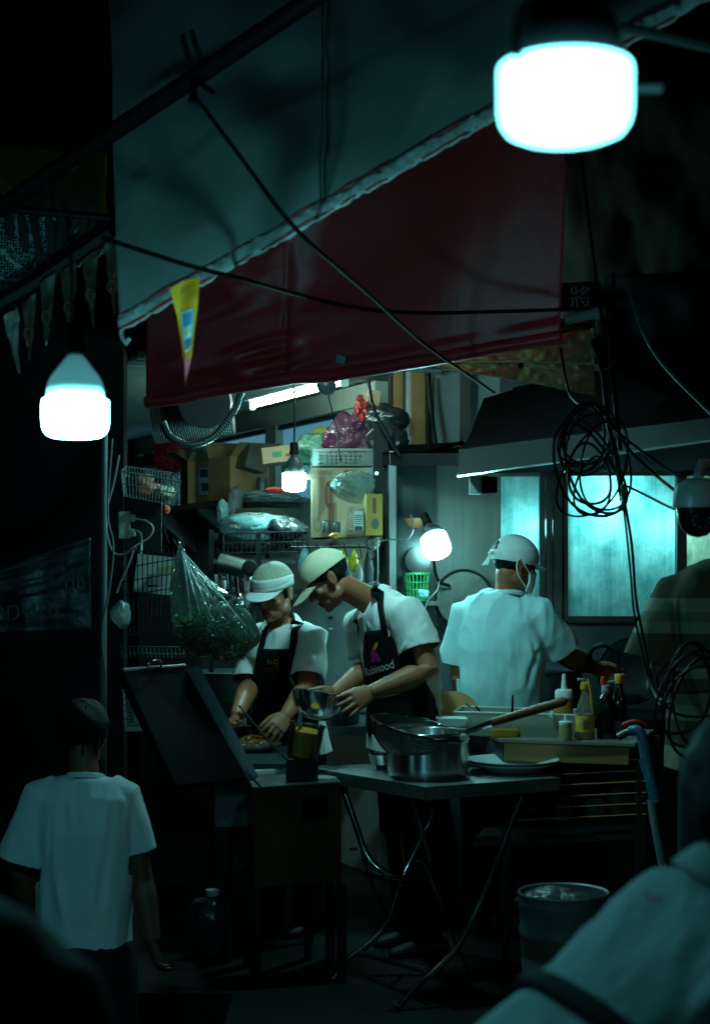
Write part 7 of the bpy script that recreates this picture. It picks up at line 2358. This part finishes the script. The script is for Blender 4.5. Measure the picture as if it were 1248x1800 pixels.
    tag(obj('cutting_block', MB().lathe([(.001, 0), (.12, 0), (.12, .05), (.001, .05)], 30, P(795, 1268, 6.75), Matrix.Rotation(R(70), 3, 'X')), mat('chopping_wood', (.45, .21, .06), .6, noise=(9, .5, (.18, .12, .04)))), 'round chopping block leaning between the two cooks', 'chopping block')
    tag(obj('foam_box', MB().slab([P(740, 1262, 6.3), P(822, 1264, 6.3), P(815, 1276, 6.3), P(738, 1280, 6.3)], (0, .12, .0)), mat('foam_white', (.5, .52, .5), .7)), 'pale foam box edge behind the strainer', 'box')
    # bottles
    def squeeze(label, px, d_, zt_, r, h, mcol, capm):
        c = Vector((P(px, 0, d_).x, d_, zt_))
        t = thing('sauce_bottle', label, 'bottle', c, 'sauce bottles on the service counter')
        obj('bottle_body', MB().lathe([(.001, 0), (r * .95, 0), (r, .006), (r, h * .92), (r * .9, h), (r * .8, h), (.001, h)], 26, c), mcol, t)
        obj('cap', MB().lathe([(r * 1.03, h * .98), (r * 1.04, h * 1.16), (r * .9, h * 1.22), (r * .35, h * 1.24), (r * .22, h * 1.62), (r * .12, h * 1.64), (.001, h * 1.64)], 24, c), capm, t)
        return t
    brown = mat('brown_sauce_bottle', (.4, .15, .03), .35)
    capw = mat('white_plastic', (.7, .72, .72), .3)
    squeeze('taller squeeze bottle of brown sauce with a white nozzle', 991, 6.45, zc2, .036, .15, brown, capw)
    squeeze('shorter squeeze bottle with a white nozzle before the frosted tub end', 994, 6.23, zc2, .026, .062, mat('tan_sauce_bottle', (.34, .26, .14), .35), capw)
    t = thing('sauce_bottle', 'glass bottle half full of yellow sauce with a paper label', 'bottle', Vector((P(1028, 0, 6.28).x, 6.28, zc2)), 'sauce bottles on the service counter')
    c = Vector((P(1028, 0, 6.28).x, 6.28, zc2))
    obj('sauce', MB().lathe([(.001, .003), (.033, .003), (.034, .1), (.001, .1)], 24, c), mat('yellow_sauce', (.75, .34, .03), .35), t)
    obj('bottle_glass', MB().lathe([(.001, 0), (.035, 0), (.037, .006), (.037, .105), (.030, .135), (.019, .165), (.015, .19), (.015, .205), (.001, .205)], 28, c), film('clear_glass', (.8, .82, .78), .86, .05, (4, .05)), t)
    obj('paper_label', MB().lathe([(.0378, .03), (.0378, .095)], 28, c, caps=False), mat('yellow_label', (.8, .46, .06), .6, noise=(60, .5, (.35, .25, .04))), t)
    for k in range(6):
        obj('label_line', MB().box(c + Vector((-.004, -.0385, .082 - k * .007)), (.03, .001, .0022)), mat('dark_ink', (.06, .07, .08), .7), t)
    obj('cap', MB().lathe([(.018, .196), (.020, .2), (.018, .222), (.010, .226), (.001, .226)], 20, c), mat('yellow_cap', (.75, .34, .03), .45), t)
    obj('pump_spout', MB().tube([c + Vector((0, 0, .225)), c + Vector((-.005, -.004, .234)), c + Vector((-.03, -.01, .236))], .006, 8), mat('pale_plastic', (.36, .44, .44), .4), t)
    obj('cap_ribbon', MB().tube(arc([c + Vector((.008, -.016, .238)), c + Vector((.014, -.02, .21)), c + Vector((.02, -.02, .17)), c + Vector((.022, -.022, .14))], 12), .005, 6, flat=.4), mat('yellow_cap', (.75, .34, .03), .45), t)
    dkg = mat('dark_bottle_glass', (.012, .010, .008), .12, coat=.5)
    t = thing('sauce_bottle', 'dark dimpled bottle with a red topped spout', 'bottle', Vector((P(1064, 0, 6.30).x, 6.30, zc2)), 'sauce bottles on the service counter')
    c = Vector((P(1064, 0, 6.30).x, 6.30, zc2))
    obj('bottle_body', MB().lathe([(.001, 0), (.032, 0)] + [(.0345 + .0016 * (k % 2), .01 + k * .012) for k in range(11)] + [(.026, .16), (.015, .178), (.014, .195), (.001, .195)], 18, c), dkg, t, angle=15)
    obj('neck_ring', MB().lathe([(.0155, .178), (.017, .18), (.017, .196), (.0155, .198)], 20, c), mat('clear_collar', (.3, .28, .22), .3), t)
    obj('cap', MB().lathe([(.016, .196), (.017, .212), (.001, .213)], 20, c), mat('pale_plastic', (.36, .44, .44), .4), t)
    obj('spout_cap', MB().tube([c + Vector((-.008, 0, .205)), c + Vector((-.011, 0, .225)), c + Vector((-.010, 0, .245))], [.008, .012, .008], 10), mat('red_plastic', (.85, .03, .02), .4), t)
    t = thing('sauce_bottle', 'tall dark bottle with a yellow cap, tallest of the sauces', 'bottle', Vector((P(1087, 0, 6.33).x, 6.33, zc2)), 'sauce bottles on the service counter')
    c = Vector((P(1087, 0, 6.33).x, 6.33, zc2))
    obj('bottle_body', MB().lathe([(.001, 0), (.031, 0), (.032, .006), (.032, .13), (.026, .165), (.016, .195), (.0145, .22), (.001, .22)], 26, c), dkg, t)
    obj('cap', MB().lathe([(.016, .215), (.0168, .217), (.0168, .25), (.015, .253), (.001, .253)], 22, c), mat('yellow_cap', (.75, .34, .03), .45), t)
    obj('cap_tag', MB().tube([c + Vector((-.016, -.004, .225)), c + Vector((-.045, -.01, .222))], .006, 6, flat=.5), mat('pale_plastic', (.36, .44, .44), .4), t)
    obj('paper_label', MB().lathe([(.0328, .03), (.0328, .07)], 26, c, caps=False), mat('dark_label', (.05, .09, .12), .5), t)
    # things on the stove at the far side: pot, hoops, wok
    t = thing('stove_pot', 'big steel pot in front of the white shirted cook', 'pot', Vector((P(975, 0, 7.3).x, 7.3, .86)))
    c = Vector((P(972, 0, 7.3).x, 7.3, .90))
    obj('pot_body', MB().lathe([(.001, 0), (.13, 0), (.135, .02), (.135, .20), (.142, .205), (.142, .215), (.13, .21), (.125, .03), (.001, .02)], 40, c), mat('dull_pot', (.10, .115, .12), .4, .7), t)
    t = thing('far_stove', 'dark stove bench below the frosted windows', 'bench', Vector((1.1, 7.45, 0)))
    obj('bench_top', MB().box(Vector((1.15, 7.42, .88)), (1.3, .55, .04)), IRON, t, bevel=.004)
    obj('bench_body', MB().box(Vector((1.15, 7.46, .43)), (1.24, .45, .84)), IRON, t, bevel=.004)
    t = thing('large_wok', 'large wok standing on edge beside the striped shirt', 'wok', P(1105, 1215, 7.2))
    c = P(1108, 1180, 7.25)
    M = Matrix.Rotation(R(-82), 3, 'X') @ Matrix.Scale(-1, 3, (0, 0, 1))
    wk = mat('wok_iron', (.075, .085, .088), .42, .6, noise=(6, .6, (.03, .035, .035)))
    obj('wok_dish', MB().lathe([(.001, -.05), (.06, -.045), (.075, -.042), (.11, -.028), (.15, -.002), (.152, .002), (.148, .003), (.10, -.018), (.001, -.04)], 44, c, M), wk, t)
    obj('wok_rim', MB().tube([c + M @ Vector((.152 * math.cos(a), .152 * math.sin(a), .002)) for a in [k / 44 * 6.2832 for k in range(45)]], .004, 6, False), IRON, t)
    wire('hose', [P(1032, 1168, 7.0), P(1040, 1142, 6.95), P(1058, 1134, 6.9), P(1078, 1146, 6.9), P(1087, 1172, 6.9), P(1088, 1215, 6.9)], .011, 'black hose arching over the bottles in front of the wok', cat='hose')
    # blue pipe with a red tap
    bl = mat('blue_pvc', (.05, .17, .30), .35, noise=(20, .4, (.03, .09, .16)))
    t = thing('water_pipe', 'blue plastic water pipe with a red tap handle', 'pipe', P(1160, 1510, 5.3))
    obj('pipe_barrel', MB().tube(arc([P(1108, 1285, 5.42), P(1120, 1284, 5.4), P(1128, 1296, 5.39), P(1134, 1330, 5.38), P(1141, 1365, 5.36), P(1152, 1412, 5.34)], 30), .018, 14), bl, t)
    obj('pipe_sleeve', MB().tube([P(1132, 1332, 5.38), P(1139, 1356, 5.37)], .0215, 14), bl, t)
    obj('pipe_lower', MB().tube([P(1143, 1405, 5.35), P(1150, 1450, 5.33), P(1163, 1520, 5.3), P(1172, 1600, 5.3), P(1176, 1790, 5.3)], .013, 12), mat('grey_pvc', (.24, .27, .28), .45), t)
    obj('valve_body', MB().tube([P(1086, 1296, 5.44), P(1100, 1288, 5.43), P(1110, 1285, 5.42)], .013, 10), mat('dull_brass', (.12, .11, .09), .4, .8), t)
    obj('tap_handle', MB().tube(arc([P(1093, 1276, 5.4), P(1106, 1270, 5.39), P(1120, 1268, 5.38), P(1136, 1275, 5.38)], 12), .007, 8, flat=.5), mat('red_plastic', (.85, .03, .02), .4), t)

    # paint bucket with film over it
    c = Vector((P(990, 0, 5.3).x, 5.3, P(990, 1700, 5.3).z))
    zb = 0.0
    ztop = P(990, 1566, 5.3).z
    H_ = ztop - zb
    t = thing('bucket', 'reused white plastic bucket with printed band by the table', 'bucket', Vector((c.x, 5.3, 0)))
    c = Vector((c.x, 5.3, 0))
    bw = mat('bucket_plastic', (.07, .085, .09), .4, noise=(10, .5, (.16, .19, .2)))
    obj('bucket_wall', MB().lathe([(.001, 0), (.118, 0), (.122, .01), (.143, H_ * .72), (.147, H_ * .72), (.147, H_ * .76), (.144, H_ * .78), (.149, H_ * .88), (.152, H_ * .9), (.152, H_ * .94), (.149, H_ * .96), (.153, H_ * .99), (.150, H_), (.143, H_ * .99), (.13, H_ * .5), (.001, .02)], 48, c), bw, t)
    obj('printed_band', MB().lathe([(.1405, H_ * .58), (.1448, H_ * .72 - .004)], 48, c, caps=False), mat('dark_print_band', (.07, .05, .03), .6, noise=(20, .6, (.16, .10, .05))), t)
    obj('printed_band', MB().lathe([(.1265, H_ * .12), (.1400, H_ * .56)], 48, c, caps=False), mat('white_print_band', (.2, .22, .23), .6), t)
    lb = text_mb('ร้อย!', c + Vector((0, 0, 0)), (1, 0, 0), (0, 0, 1), .06)
    lb.v = [(c.x + .143 * math.sin(v[0] - c.x) / 1 * 1.0 + (math.sin((v[0] - c.x - .075) / .143) - math.sin((v[0] - c.x) / .143)) * .143 * 0 + .143 * (math.sin((v[0] - c.x - .07) / .143) - math.sin((v[0] - c.x))), c.y - .1375 * math.cos((v[0] - c.x - .07) / .143) - .0015, v[2] - c.z + H_ * .36) for v in lb.v]
    obj('bucket_print', lb, mat('dark_ink', (.06, .07, .08), .7), t, smooth=False, fix=False)
    crumple('plastic_liner', c + Vector((-.02, .0, H_ - .035)), (.12, .12, .04), film('liner_film', (.2, .22, .21), .5), 'clear plastic liner bunched in the bucket', 'liner', 95, amp=.25)
    # water jug on the ground
    g = .0
    c = Vector((P(375, 0, 6.4).x, 6.4, 0.0))
    jm = film('jug_plastic', (.05, .07, .08), .45, .25, (9, .3))
    t = thing('water_jug', 'clear plastic water jug with a handle on the dark pavement', 'jug', c)
    ztop = .30
    obj('jug_body', MB().lathe([(.001, 0), (.07, 0), (.078, .01), (.078, .17), (.066, .21), (.04, .24), (.026, .25), (.026, .27), (.001, .27)], 24, c), jm, t)
    obj('cap', MB().lathe([(.029, .262), (.030, .264), (.030, .285), (.001, .287)], 20, c), mat('pale_plastic', (.36, .44, .44), .4), t)
    obj('handle', MB().tube(arc([c + Vector((-.02, -.03, .25)), c + Vector((-.065, -.04, .245)), c + Vector((-.085, -.04, .20)), c + Vector((-.08, -.035, .15))], 14), .010, 8), jm, t)


def wpl_():
    return MATS.get('white_melamine') or mat('white_melamine', (.62, .66, .66), .25)


build_setting()
build_tarps()
build_lamps()
build_hood()
build_clutter()
build_left()
build_front()
build_people()
